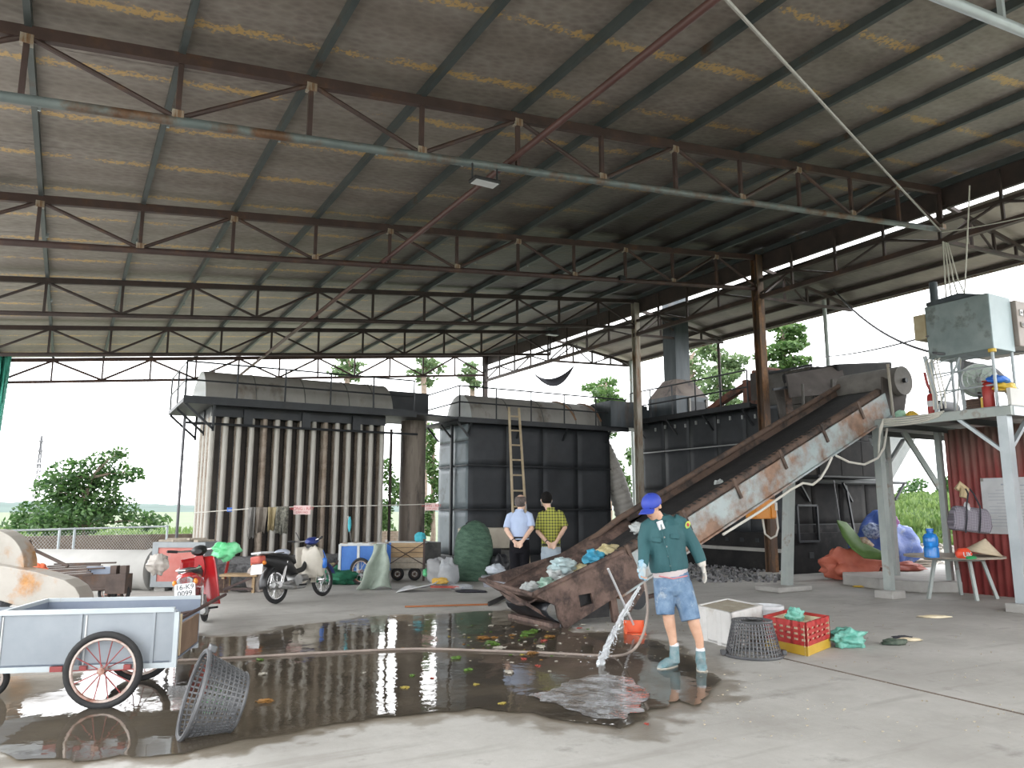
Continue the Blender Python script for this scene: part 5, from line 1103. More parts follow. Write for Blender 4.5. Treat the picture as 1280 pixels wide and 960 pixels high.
    pl = B().box((0, 0, 0), (.006, .23, .165)).build('license_plate', MT['white_plastic'], t, loc=(-.42, 0, .575), rot=(0, math.radians(14), 0), smooth=False, bev=.002)
    if plate:
        for k, s in enumerate(plate): text_mesh('plate_text', s, .082, MT['black_plastic'], pl, (-.0045, 0, .038-.074*k), (PI/2, 0, -PI/2), .0008)
    return t
rp_ = gp(241, 795); hd = Vector((rp_.x, rp_.y, 0)).normalized(); hd = hd*math.cos(math.radians(7))+Vector((hd.y, -hd.x, 0))*math.sin(math.radians(7)); ya = math.atan2(hd.y, hd.x)
mr = moto('motorbike', 'red motorbike seen from behind with a white number plate', (rp_.x, rp_.y+.05, .0), ya, math.radians(6), 'bike_red', 'bike_red', 'seat_black', ('16-K9', '0099'))
B().loft([[(x, .10*math.cos(2*PI*i/12)*k, .68+.06*math.sin(2*PI*i/12)*k) for i in range(12)] for x, k in ((-.36, 1.0), (-.40, .9))]).build('tail_lens', MT['chrome'], mr)
h2 = Matrix.Translation(mr.location) @ Euler(mr.rotation_euler).to_matrix().to_4x4()
crumple('plastic_bag', h2 @ Vector((.85, -.36, .93)), (.2, .13, .12), 51, K('bag_green', (.10, .55, .22), (.25, .70, .38), 6, .3, bump=.4), 'bright green plastic bag tied over the red motorbike grip', 'bag', flat=False, amp=.5, rz=.6)
crumple('plastic_bag', h2 @ Vector((.82, .50, .86)), (.13, .10, .14), 52, K('bag_clear', (.36, .33, .30), (.46, .43, .39), 6, .3, bump=.4), 'pale clear plastic bag hanging from the red motorbike grip', 'bag', flat=False, amp=.5)
wp_ = gp(346, 755); hd = CR*.40+CF*.92; ya = math.atan2(hd.y, hd.x)
mw = moto('motorbike', 'cream and dark blue motorbike with a red tail and pale plate', (wp_.x, wp_.y+.03, 0), ya, math.radians(7), 'seat_black', 'bike_cream', 'bike_blue', None)
h3 = Matrix.Translation(mw.location) @ Euler(mw.rotation_euler).to_matrix().to_4x4()
B().bx(-.42, -.12, -.10, .10, .81, .84).build('tail_rack', MT['galv_wire'], mw, smooth=False); B().bx(-.46, -.30, -.1, .1, .66, .78).build('tail_cowl', MT['red_dull'], mw, smooth=False, bev=.03)
crumple('shield_cover', (.86, -.10, .34), (.10, .21, .29), 88, MT['bike_cream'], parent=mw, amp=.22, freq=2.2, sq=3.6)
B().ball((.2, 0, .80), .13, (1.3, .8, .5)).build('seat_cover', K('silver_film', (.45, .5, .6), (.6, .64, .72), 6, .3, .3), mw)
pb = thing('waist_bag', 'small bright blue bag hung on the cream motorbike shield', 'bag', h3 @ Vector((.90, -.27, .62)), rz=ya); B().box((0, 0, -.05), (.10, .16, .18)).build('pouch', MT['blue_plastic'], pb, bev=.03); B().tube([(0, -.07, .04), (.02, 0, .16), (0, .07, .04)], .008, 6).build('strap', MT['blue_plastic'], pb)
# ================================================================ left background: chute, trailer, pipe, box, fence
K('white_rust', (.30, .28, .245), (.37, .345, .31), 2, .6, rust=(.42, .20, .06), ramt=.40, rscale=1.7, bump=.1)
cu = thing('metal_chute', 'white rust-stained curved metal guard at the left edge', 'guard'); dd = 9.6
lo = [(-60, 694), (0, 707), (45, 715), (80, 725), (93, 734), (99, 744), (101, 756), (99, 767), (50, 765), (20, 757), (-60, 733)]
B().prism([dp(*q, dd) for q in lo], CF*.32).build('lower_guard', MT['white_rust'], cu, smooth=False, bev=.01)
up = [(-60, 705)] + [(-12+42*math.cos(math.radians(a)), 706-44*math.sin(math.radians(a))) for a in range(-5, 95, 12)] + [(-60, 662)]
B().prism([dp(*q, dd+.15) for q in up], CF*.28).build('upper_guard', MT['white_rust'], cu, smooth=False, bev=.01)
B().beam(dp(9, 748, dd+.15), Vector((dp(8, 700, dd+.15).x, dp(8, 700, dd+.15).y, 0)), .09, .09).build('leg', MT['black_iron'], cu, smooth=False)
B().prism([dp(-40, 735, dd+.1), dp(12, 750, dd+.1), dp(-10, 765, dd+.1), dp(-40, 770, dd+.1)], CF*.25).build('bracket', MT['black_iron'], cu, smooth=False)
tp_ = gp(142, 754); tr = thing('rusty_trailer', 'rusty brown steel trailer chassis with scrap bars', 'trailer', (tp_.x, tp_.y, 0), rz=CY)
K('dark_rust', (.055, .04, .034), (.10, .072, .06), 4, .8, rust=(.16, .085, .05), ramt=.42)
sc_ = 12.94/963
B().bx(-.72, .20, -.05, .05, .20, .46).build('main_beam', MT['dark_rust'], tr, smooth=False); B().bx(-.10, .22, -.12, .12, .16, .47).build('end_box', MT['dark_rust'], tr, smooth=False)
for x in (-.02, .14): B().bx(x-.05, x+.05, -.06, .06, .44, .60).build('stake_pocket', MT['dark_rust'], tr, smooth=False)
B().bx(-.5, -.1, .02, .08, .46, .58).build('cross_plate', MT['sheet_blue'], tr, smooth=False)
for x in (-.11, .10): wheel(tr, (x, .0, .16), .16, .03, (0, 1, 0), 8, 'chrome'); B().bx(x-.03, x+.03, -.04, .04, .05, .25).build('hanger', MT['dark_rust'], tr, smooth=False)
for k in range(7): B().beam((-1.5+.05*k, .1*k-.3, .42+.03*k), (-.2-.1*(k % 3), .12*k-.35, .50+.02*k), .035, .025).build('scrap_bar', MT['dark_rust'], tr, smooth=False)
B().beam((-1.5, 0, 1.0), (-1.28, 0, .35), .09, .06).build('scrap_bar', MT['dark_rust'], tr, smooth=False); B().beam((-1.45, .1, .85), (-.85, .1, .58), .05, .04).build('scrap_bar', MT['dark_rust'], tr, smooth=False)
B().cyl((-.9, -.1, .17), (-.1, -.1, .24), .02, n=8).build('tow_bar', MT['dark_rust'], tr); B().bx(-1.6, -.7, -.05, .25, .30, .40).build('main_beam', MT['dark_rust'], tr, smooth=False); B().bx(-1.5, -1.42, 0, .1, 0, .32).build('leg', MT['dark_rust'], tr, smooth=False)
q_ = dp(48, 713, 12.8); crumple('red_cloth', q_, (.13, .1, .12), 61, K('orange_red', (.62, .10, .04), (.7, .16, .07), 5, .6), 'orange-red cloth wedged in the rusty trailer bars', 'cloth', flat=False)
pa, pb_ = gp(186, 737), gp(20, 734); ph = thing('concrete_pipe', 'long pale concrete pipe lying in front of the mesh fence', 'pipe'); ca = Vector((pa.x, pa.y, .37)); cb_ = Vector((pb_.x, pb_.y, .37))
B().cyl(ca, cb_, .37, n=36).build('barrel', MT['pipe_concrete'], ph); dv = (cb_-ca).normalized(); B().cyl(ca-dv*.12, ca+dv*.02, .40, n=36).build('socket', MT['pipe_concrete'], ph); 
bq = gp(186, 738); bb = thing('panel_box', 'grey steel box with a faded red front panel behind the red motorbike', 'box', (bq.x, bq.y-.2, 0), rz=CY-.03); K('box_grey', (.22, .24, .25), (.30, .32, .33), 3, .6); K('red_faded', (.42, .12, .10), (.50, .20, .17), 3, .65, rust=(.36, .3, .28), ramt=.38, rscale=2)
B().bx(0, 1.0, .02, .6, .08, .90).build('body', MT['box_grey'], bb, smooth=False, bev=.01)
for (x0, x1, z0_, z1_) in ((0, 1, .08, .18), (0, 1, .80, .90), (0, .11, .18, .80), (.89, 1, .18, .80)): B().bx(x0, x1, -.02, .02, z0_, z1_).build('frame_bar', MT['box_grey'], bb, smooth=False)
B().bx(.11, .89, 0, .02, .18, .80).build('front_panel', MT['red_faded'], bb, smooth=False)
for x in (.15, .5, .85): B().bx(x-.1, x+.1, .05, .5, 0, .08).build('foot_block', MT['concrete'], bb, smooth=False)
for k in range(5):
    w = tag(B().box((0, 0, 0), (.35+.08*(k % 3), .10, .035)).build('wood_scrap', MT['wood_grey'], smooth=False), 'weathered wood scrap lying on the grey box', 'wood', 'wood scraps on the grey box'); w.location = bb.matrix_basis @ Vector((.2+.17*k, .2+.06*(k % 2), .92+.03*(k % 2))); w.rotation_euler = (0, .0, CY+.3*k)
# low brown wall and chain-link fence
wl0, wl1 = dp(-60, 700, 22), dp(250, 700, 25.5); v_ = (wl1-wl0); v_.z = 0; nrm_ = Vector((-v_.y, v_.x, 0)).normalized()*.2
bw = B().prism([(wl0.x, wl0.y, -.1), (wl1.x, wl1.y, -.1), (wl1.x+nrm_.x, wl1.y+nrm_.y, -.1), (wl0.x+nrm_.x, wl0.y+nrm_.y, -.1)], (0, 0, .82)).build('wall_left', MT['brown_wall'], smooth=False); tag(bw, 'low brown earth-stained wall behind the mesh fence', 'wall', kind='structure')
cf = thing('chain_link_fence', 'chain-link fence on thin pale posts in front of the brown wall', 'fence'); f0, f1 = dp(-30, 690, 17.5), dp(208, 690, 22.5); f0.z = f1.z = 0; H_ = 1.02
B().cyl(f0+Vector((0, 0, H_)), f1+Vector((0, 0, H_)), .022, n=8).build('top_rail', MT['galv_light'], cf)
for px, d_ in ((0, 18.0), (72, 19.5), (91, 19.9), (207, 22.45)):
    k = (px+30)/238; p = f0.lerp(f1, k*17.5/(17.5+(22.5-17.5)*(1-k)) if False else (k*17.5)/(22.5-k*5.0)); B().cyl(p, p+Vector((0, 0, H_+.03)), .03, n=8).build('fence_post', MT['galv_light'], cf)
b = B(); Lf = (f1-f0).length; df = (f1-f0)/Lf; s_ = 0.
while s_ < Lf:
    for sg in (1, -1):
        a = f0+df*s_; e = a+df*(H_*.9*sg)
        if 0 <= (e-f0).dot(df) <= Lf: b.cyl(a+Vector((0, 0, .04)), e+Vector((0, 0, .04+H_*.9)), .004, n=3, caps=False)
    s_ += .09
o = b.build('wire_mesh', MT['galv_wire'], cf, fix=False); o['kind'] = 'stuff'
# ================================================================ middle ground clutter
rope_ = [dp(243, 641, 17.0), dp(310, 636, 16.8), dp(380, 633, 17.2), dp(470, 632, 17.9), dp(550, 630, 19.2)]
cable(rope_, .012, MT['cable_pale'], 'thin line strung across the front of the tube bank', 'washing_line', 'line')
def garment(name, label, px0, px1, py0, py1, m, seed, legs=False, d_=16.85):
    a, b2 = dp(px0, py0, d_), dp(px1, py0, d_); h = (py1-py0)/963*d_
    def f(u, v):
        p = a.lerp(b2, u); w = .05*math.sin(u*9+seed)+.03*math.sin(u*17+seed*2+v*3); sh = (u-.5)*.12*v
        return p+CF*(w*(.3+v)-.06)+CR*(-sh*.4)+Vector((0, 0, -h*v*(1-.08*abs(math.sin(u*5+seed)))))
    return tag(B().grid(f, 14, 12).build(name, m, solid=.012), label, 'clothes', 'clothes on the line')
garment('hung_trousers', 'grey trousers hanging at the left end of the washing line', 311, 321, 634, 673, K('cl_grey', (.14, .135, .125), (.22, .21, .195), 6, .9), 1); garment('hung_shirt', 'grey-brown shirt hanging on the washing line', 321, 336, 634, 666, K('cl_brown', (.13, .11, .09), (.2, .175, .145), 6, .9), 2)
garment('hung_shirt', 'tan cloth hanging on the washing line', 336, 347, 634, 664, K('cl_tan', (.27, .22, .12), (.35, .29, .17), 6, .9), 3); garment('hung_jacket', 'camouflage jacket hanging at the right end of the clothes', 346, 362, 633, 668, K('camo', (.05, .05, .042), (.28, .27, .22), 20, .9), 4)
tag(B().box(dp(287, 637, 16.9), (.10, .05, .09)).build('clothes_peg', MT['blue_plastic'], smooth=False), 'bright blue clip on the washing line', 'clip')
K('sign_pink', (.72, .50, .48), (.78, .58, .55), 3, .5); K('sign_red', (.50, .05, .05), None, 3, .5)
for (px0, px1, py0, py1, d_, lab) in ((367, 388, 632, 643, 17.12, 'small pink warning sign hanging on the tube bank line'), (531, 548, 629, 638, 19.0, 'small pink warning sign hanging beside the round stack')):
    c = dp((px0+px1)/2, (py0+py1)/2, d_); w = (px1-px0)/963*d_; h = (py1-py0)/963*d_; sg = thing('warning_sign', lab, 'sign', c, rz=CY, group='warning signs')
    B().box((0, 0, 0), (w, .01, h)).build('board', MT['sign_pink'], sg, smooth=False); text_mesh('lettering', 'NÓNG - RÁT', h*.46, MT['sign_red'], sg, (0, -.007, h*.14), (PI/2, 0, 0)); text_mesh('lettering', 'CẤM VÀO', h*.3, MT['sign_red'], sg, (0, -.007, -h*.27), (PI/2, 0, 0))
# rubble kerb in front of the tube bank
kb = [gp(*q) for q in ((252, 736), (330, 733), (425, 722), (425, 712), (330, 716), (252, 722))]
tag(B().prism([(p.x, p.y, 0) for p in kb], (0, 0, .45)).build('rubble_kerb', K('kerb', (.09, .09, .092), (.26, .26, .265), 16, .9, bump=.5, bscale=40), smooth=False, bev=.05), 'dark stony kerb in front of the tube bank', 'kerb')
# blue cart with wooden trailer
q = gp(452, 731); bc = thing('blue_cart', 'cart with blue panels and a pale frame', 'cart', (q.x, q.y+.1, 0), rz=CY); k_ = 15.9/963
fx0, fx1, fz0, fz1 = (426-452)*k_, (482-452)*k_, .20, .80; K('blue_panel', (.025, .12, .42), (.05, .18, .5), 3, .5, bump=.1); K('frame_pale', (.50, .53, .53), (.58, .6, .6), 4, .6, rust=(.3, .25, .2), ramt=.38)
for x0, x1 in ((fx0, -.05), (-.05, fx1)): B().bx(x0+.03, x1-.03, -.01, .01, fz0+.06, fz1-.04).build('panel', MT['blue_panel'], bc, smooth=False)
B().bx(fx0, fx1, .75, .77, fz0, fz1).build('panel', MT['blue_panel'], bc, smooth=False); B().bx(fx0, fx1, 0, .76, fz0, fz0+.02).build('bed', MT['wood_grey'], bc, smooth=False)
for x in (fx0, -.05, fx1): B().bx(x-.025, x+.025, -.03, .02, fz0-.02, fz1).build('frame_post', MT['frame_pale'], bc, smooth=False)
for z in (fz0, fz1): B().bx(fx0, fx1, -.03, .02, z-.03, z+.02).build('frame_rail', MT['frame_pale'], bc, smooth=False)
wheel(bc, (.03, -.12, .27), .27, .03, (.5, 1, 0), 12, 'galv_wire'); wheel(bc, (-.35, .4, .27), .27, .03, (0, 1, 0), 12, 'galv_wire'); B().cyl((0, -.1, .27), (0, .6, .27), .02, n=8).build('axle', MT['primer'], bc)
B().beam((fx0, 0, .5), (fx0-.35, -.25, .05), .03, .03).build('handle', MT['primer'], bc, smooth=False)
for k in range(9): B().box((fx0+.1+.1*k, .1+.05*(k % 3), fz1+.02), (.1, .3, .02)).build('top_slat', MT['frame_pale'] if k % 2 else MT['wood_grey'], bc, smooth=False)
q = gp(512, 727); wc = thing('wooden_cart', 'plank cart with crossed wire braces beside the blue cart', 'cart', (q.x, q.y+.2, 0), rz=CY); k_ = 16.4/963; gx0, gx1 = (486-512)*k_, (534-512)*k_
for k in range(5): B().bx(gx0, gx1, -.01, .012, .28+.105*k, .28+.105*(k+1)-.008).build('plank', MT['wood'] if k > 1 else MT['wood_grey'], wc, smooth=False, bev=.004)
B().bx(gx0-.02, gx0+.02, -.03, .02, .2, .86).build('frame_post', MT['frame_pale'], wc, smooth=False); B().bx(gx1-.02, gx1+.02, -.03, .02, .0, .88).build('frame_post', MT['primer'], wc, smooth=False)
B().bx(gx0, gx1, .0, .6, .78, .81).build('lid', MT['frame_pale'], wc, smooth=False); B().bx(gx0, gx1, 0, .6, .26, .29).build('bed', MT['wood_grey'], wc, smooth=False)
for a, b2 in (((gx0, .30), (gx1, .80)), ((gx0, .80), (gx1, .34))): B().cyl((a[0], -.03, a[1]), (b2[0], -.03, b2[1]), .009, n=6).build('wire_brace', MT['primer_dark'], wc)
for x in (gx0+.25, gx1-.2): wheel(wc, (x, .05, .14), .14, .03, (0, 1, 0), 6, 'primer', 'primer')
# grey-green cloth over the carts
q0, q1 = dp(466, 680, 15.2), dp(486, 679, 15.2)
def clothf(u, v):
    px = 467+17*u + (-22+27*u)*v**1.4*1.0 + 1.5*math.sin(v*9+u*4); py = 680+(57+4*math.sin(u*6))*v; d_ = 15.35-.35*v-.10*math.sin(u*8+v*2)*(.3+v)
    p = dp(px, py, d_); p.z = max(p.z, .012); return p
tag(B().grid(clothf, 18, 20).build('draped_cloth', K('cloth_green', (.25, .30, .25), (.33, .38, .325), 5, .9), solid=.02), 'grey-green cloth draped over the blue cart down to the floor', 'cloth')
tag(B().tube([gp(440, 716)+Vector((0, 0, .5)), dp(437, 660, 16.2), dp(435, 645, 16.2)], [.012, .012, .01], 6).build('mop_pole', MT['white_paint']), 'white pole standing in the blue cart', 'pole'); crumple('teal_rag', dp(437, 655, 16.15), (.035, .03, .15), 71, K('teal', (.04, .35, .42), (.08, .45, .52), 5, .7), 'teal rag tied on the white pole', 'rag', flat=False)
def sack(name, px, py, s, seed, m, label, cat='sack', dz=0, **k):
    p = gp(px, py); return crumple(name, (p.x, p.y+s[1]*.5, dz), s, seed, m, label, cat, rz=CY, **k)
sack('yellow_sack', 409, 727, (.28, .2, .24), 72, K('straw_sack', (.50, .42, .22), (.58, .50, .30), 6, .8), 'pale yellow sack lying left of the blue cart')
sack('green_net_heap', 424, 731, (.48, .3, .20), 73, K('netgreen', (.008, .085, .045), (.02, .16, .085), 9, .8, bump=.5), 'heap of dark green netting beside the blue cart', 'netting', amp=.5)
p = gp(597, 727); sk = crumple('big_sack', (p.x, p.y+.35, 0), (.42, .38, .70), 74, K('net_sack', (.032, .075, .048), (.085, .155, .105), 7, .75, bump=.6, bscale=30, stretch=(1, 1, 3)), 'tall bulging dark green sack beside the man in pale blue', 'sack', amp=.13, freq=1.8, n=40, mm=28, rz=CY, sq=2.9); sk.rotation_euler = (0, .10, CY)
q = gp(625, 722); lg = thing('concrete_ledge', 'pale concrete ledge block behind the big green sack', 'block', (q.x-.1, q.y+.8, 0), rz=CY); B().bx(-.5, .9, -.2, .4, .62, 1.08).build('cap_block', K('ledge_conc', (.36, .32, .26), (.44, .40, .33), 3, .85), lg, smooth=False, bev=.02); B().bx(-.4, -.1, 0, .3, 0, .62).build('leg', MT['concrete_dark'], lg, smooth=False); B().bx(.5, .8, 0, .3, 0, .62).build('leg', MT['concrete_dark'], lg, smooth=False)
cp_ = lg.matrix_basis @ Vector((-.22, .05, 1.08)); ct = thing('baseball_hat', 'black cap lying on the concrete ledge', 'hat', cp_, rz=CY+.4); B().ball((0, 0, .06), .13, (1, 1, .75)).build('crown', MT['black_cloth'], ct); B().cyl((.1, 0, .015), (.1, 0, .025), .11, n=16).build('visor', MT['black_cloth'], ct)
sack('black_sack', 628, 727, (.24, .26, .34), 75, MT['black_sheet'], 'black sack in the shade behind the man in pale blue')
sack('white_bag', 622, 731, (.2, .15, .12), 76, MT['film_w'] if 'film_w' in MT else K('film_w', (.45, .5, .56), (.62, .66, .70), 10, .4), 'small bluish white bag at the foot of the black sack', 'bag', dz=.2)
q = gp(618, 733); tr2 = thing('grey_tub', 'grey plastic tub under the small white bag', 'tub', (q.x, q.y, 0), rz=CY); K('tub', (.25, .26, .29), (.32, .33, .36), 4, .5); B().loft([[(x*.2, y*.14, 0) for x, y in ((-1, -1), (1, -1), (1, 1), (-1, 1))], [(x*.24, y*.17, .2) for x, y in ((-1, -1), (1, -1), (1, 1), (-1, 1))]]).build('tub_body', MT['tub'], tr2, smooth=False); B().bx(-.26, .26, -.19, .19, .185, .205).build('rim', MT['tub'], tr2, smooth=False)
K('print_bag', (.30, .305, .31), (.40, .405, .41), 3, .5)
sack('cement_bag', 549, 729, (.24, .18, .30), 77, MT['print_bag'], 'white cement bag beside the wooden cart', 'bag', amp=.3); sack('cement_bag', 562, 733, (.20, .14, .32), 78, K('print_bag2', (.28, .295, .31), (.38, .395, .405), 4, .5, rust=(.10, .13, .25), ramt=.36, rscale=5), 'white bag with dark blue print leaning forward', 'bag', amp=.35)
_q = wc.matrix_basis @ Vector((gx1-.12, .25, .81)); crumple('teal_bag', _q, (.13, .09, .12), 79, MT['teal'], 'teal bag standing on the wooden cart end', 'bag', rz=CY)
q = gp(520, 741); wb_ = B().grid(lambda u, v: (q+CR*(-.36+.72*u)+CF*(.45*v)+Vector((0, 0, .01+.16*u*(1-.2*v)+.05*math.sin(u*7)*v))), 8, 6); tag(wb_.build('white_sheet', MT['white_plastic'], solid=.012), 'bent white plastic sheet lying before the wooden cart', 'sheet')
q = gp(556, 737); sp_ = B().box((q.x, q.y, .05), (.55, .05, .04), Matrix.Rotation(CY-.15, 3, 'Z')); tag(sp_.build('red_bar', MT['red_dull'], smooth=False), 'flat dark red bar on the floor before the cement bags', 'bar')
sack('sponge', 551, 734, (.16, .10, .07), 80, K('sponge', (.60, .36, .06), (.68, .45, .12), 8, .9), 'yellow-orange sponge block on the red bar', 'sponge', dz=.06); sack('news_scrap', 578, 737, (.24, .12, .06), 81, MT['print_bag2'], 'crumpled printed paper next to the red bar', 'paper'); sack('black_scrap', 590, 741, (.3, .1, .03), 82, MT['black_cloth'], 'flat black scrap right of the printed paper', 'scrap')
sack('bottle_green', 533, 728, (.07, .07, .09), 83, MT['bag_green'], 'small bright green tub beside the wooden cart', 'tub', dz=.12)
# bench, red shovel
q = gp(297, 741); bn = thing('wooden_bench', 'low brown wooden stool frame behind the motorbikes', 'bench', (q.x, q.y, 0), rz=CY)
for x in (-.28, .28): B().bx(x-.025, x+.025, -.02, .02, 0, .30).build('leg', MT['wood'], bn, smooth=False); B().bx(x-.025, x+.025, .3, .34, 0, .30).build('leg', MT['wood'], bn, smooth=False)
B().bx(-.34, .34, -.04, .36, .29, .33).build('top', MT['wood'], bn, smooth=False); B().beam((-.26, -.02, .06), (.26, -.02, .27), .03, .04).build('brace', MT['primer'], bn, smooth=False); B().bx(-.28, .28, -.02, .01, .05, .09).build('stretcher', MT['primer'], bn, smooth=False)
sh = thing('red_shovel', 'red-handled shovel leaning against the dark kerb', 'shovel', gp(277, 742)); a = Vector((0, 0, 0)); b2 = dp(287, 693, 15.4)-gp(277, 742); B().tube([b2*.25, b2], .028, 8).build('shaft', MT['red_paint'], sh); B().box(b2*.12+Vector((0, 0, .02)), (.2, .03, .3)).build('blade', MT['rusty'], sh, smooth=False)
sack('rubble_bag', 322, 740, (.2, .15, .26), 84, K('dust_bag', (.33, .28, .25), (.42, .37, .33), 6, .9), 'dusty brown bag behind the cream motorbike wheel', 'bag')
# broom, dustpan
br = thing('push_scraper', 'floor scraper with a long orange handle lying on the concrete', 'tool', gp(506, 760)); e = gp(612, 757)-gp(506, 760); B().cyl(Vector((0, 0, .02)), e+Vector((0, 0, .02)), .014, n=8).build('handle', K('orange_pole', (.33, .12, .045), (.40, .16, .07), 5, .5), br); f_ = gp(636, 747)-gp(506, 760); B().beam(e+Vector((-.05, -.05, .03)), f_+Vector((0, 0, .05)), .02, .07).build('blade', MT['black_plastic'], br, smooth=False)
ds = thing('dustpan', 'orange-red long-handled dustpan propped on the hopper', 'dustpan', gp(794, 793), rz=CY); K('pan', (.68, .10, .03), (.74, .15, .06), 5, .4)
B().prism([(-.12, -.06, 0), (.13, -.06, 0), (.11, .14, 0), (-.10, .14, 0)], (0, 0, .012)).build('pan_floor', MT['pan'], ds, smooth=False); B().bx(-.12, .13, .12, .14, 0, .15).build('pan_back', MT['pan'], ds, smooth=False)
for x in (-.115, .115): B().prism([(x-.006, -.06, 0), (x-.006, .14, 0), (x-.006, .14, .15), (x-.006, -.04, .06)], (.012, 0, 0)).build('pan_side', MT['pan'], ds, smooth=False)
hv_ = dp(760, 711, 9.2)-gp(794, 793); hv_ = Vector((hv_.dot(CR), hv_.dot(CF), hv_.z)); B().cyl((0, .12, .10), hv_, .014, n=8).build('handle', MT['white_plastic'], ds)
# ---------------------------------------------------------------- refuse in the hopper and on the belt
def in_h(x, y, z, s, seed, m, label, cat='bag'): return crumple('refuse_bag', (x, y, z), s, seed, m, label, cat, flat=False, amp=.5, freq=2.5)
bag_w = K('bag_white', (.40, .43, .42), (.54, .56, .55), 6, .35, bump=.5); bag_mint = K('bag_mint', (.24, .40, .31), (.44, .54, .48), 6, .35, bump=.5); bag_blue = K('bag_blue', (.05, .32, .50), (.12, .45, .62), 6, .35, bump=.5); bag_y = K('bag_yellow', (.55, .47, .24), (.66, .59, .38), 6, .5, bump=.5); bag_grey = K('bag_ice', (.36, .48, .50), (.52, .62, .62), 6, .3, bump=.5)
for (px, py, s, sd_, m, lb) in ((684, 732, (.20, .15, .10), 91, bag_mint, 'mint and white refuse bag low in the hopper'), (664, 735, (.14, .11, .08), 92, bag_w, 'white refuse bag at the hopper mouth'), (700, 716, (.18, .14, .11), 93, bag_w, 'white film bag in the middle of the hopper'), (703, 708, (.2, .15, .12), 94, bag_grey, 'ice blue film bag against the far hopper wall'),
                              (724, 712, (.17, .12, .08), 95, bag_y, 'yellowish refuse bag in the hopper middle'), (745, 697, (.19, .14, .11), 96, bag_blue, 'bright blue refuse bag in the hopper'), (762, 690, (.22, .16, .11), 97, bag_y, 'large straw yellow sack at the top of the hopper')):
    p = up_(px, py, 9.2); in_h(p.x, p.y, p.z, s, sd_, m, lb)
for (px, py, s, sd_, lb) in ((798, 660, (.13, .11, .09), 98, 'clear white bag riding the belt beside the worker'), (899, 605, (.09, .08, .07), 99, 'small white bag caught halfway up the conveyor')):
    p = up_(px, py, 9.15); in_h(p.x, p.y, p.z, s, sd_, bag_w, lb)
# ---------------------------------------------------------------- hose and water jet
hz = [(196, 830), (260, 827), (330, 823), (420, 818), (520, 814), (600, 816), (680, 819), (740, 822), (770, 823)]
hs = [gp(*q)+Vector((0, 0, .024)) for q in hz]
for (px, py, z) in ((790, 814, .06), (803, 795, .22), (809, 770, .45), (809, 748, .66), (806, 728, .84)): hs.append(dp(px, py, 7.75))
def smooth_path(P, n=6):
    out = []
    for i in range(len(P)-1):
        p0, p1, p2, p3 = P[max(i-1, 0)], P[i], P[i+1], P[min(i+2, len(P)-1)]
        for k in range(n): t = k/n; out.append(.5*((2*p1)+(p2-p0)*t+(2*p0-5*p1+4*p2-p3)*t*t+(3*p1-p0-3*p2+p3)*t**3))
    return out+[P[-1]]
tag(B().tube(smooth_path(hs), .0145, 8).build('water_hose', K('hose', (.21, .17, .145), (.27, .22, .185), 4, .5)), 'long tan garden hose from the cart to the worker', 'hose')
j0, j1 = dp(800, 733, 7.72), gp(749, 832); js = []; jr = []; r_ = random.Random(8)
for k in range(40): t = k/39; js.append(j0.lerp(j1, t)+Vector((r_.uniform(-1, 1), r_.uniform(-1, 1), r_.uniform(-1, 1)))*.010*t+Vector((0, 0, .05*math.sin(PI*t)))); jr.append(.012+.030*t*r_.uniform(.55, 1.2))
m, nt, N, L, P = nodes('jet_water'); P.inputs['Base Color'].default_value = (.85, .88, .9, 1); P.inputs['Transmission Weight'].default_value = .7; P.inputs['Roughness'].default_value = .12; P.inputs['IOR'].default_value = 1.33
jt = thing('water_jet', 'jet of water spraying from the hose onto the floor', 'water'); B().tube(js, jr, 8).build('stream', m, jt)
b = B()
for k in range(260):
    t = r_.random()**.7; c = j0.lerp(j1, t)+Vector((r_.gauss(0, .03), r_.gauss(0, .03), r_.gauss(0, .02)))*(.3+t)
    if t > .93: c = j1+Vector((r_.gauss(0, .16), r_.gauss(0, .16), abs(r_.gauss(0, .06))))
    b.ball(c, r_.uniform(.003, .008), (1, 1, 1), 5, 4)
o = b.build('droplets', m, jt, fix=False); o['kind'] = 'stuff'
# churned sheet of water pushed by the jet: wavelets, sky glare painted in with the foam
MT['churn'] = water_mat('churn', .8, 26, (.9, .9, .9))
_n = MT['churn'].node_tree; _o = _n.nodes['Material Output']; _pos = _n.nodes.new('ShaderNodeNewGeometry').outputs['Position']; _f = noise(_n.nodes, _n.links, _pos, 5, 8, .75); _r = ramp(_n.nodes, .42, (0, 0, 0), .70, (.6, .6, .6)); _n.links.new(_f.outputs['Fac'], _r.inputs['Fac'])
_d = _n.nodes.new('ShaderNodeBsdfDiffuse'); _d.inputs['Color'].default_value = (.62, .65, .68, 1); _m = _n.nodes.new('ShaderNodeMixShader'); _s = _o.inputs['Surface'].links[0].from_socket; _n.links.new(_r.outputs['Color'], _m.inputs[0]); _n.links.new(_s, _m.inputs[1]); _n.links.new(_d.outputs[0], _m.inputs[2]); _n.links.new(_m.outputs[0], _o.inputs['Surface'])
ch_ = roughen([(p.x, p.y) for p in (gp(*q) for q in [(700, 862), (740, 846), (790, 850), (812, 872), (806, 892), (780, 902), (740, 900), (700, 884), (660, 872)])], 3, .2, random.Random(6))
me = flat_poly(ch_, .017); me.materials.append(MT['churn']); o = bpy.data.objects.new('water_splash', me); col.objects.link(o); tag(o, 'churned water with painted glare where the jet hits the floor', 'water', kind='stuff')
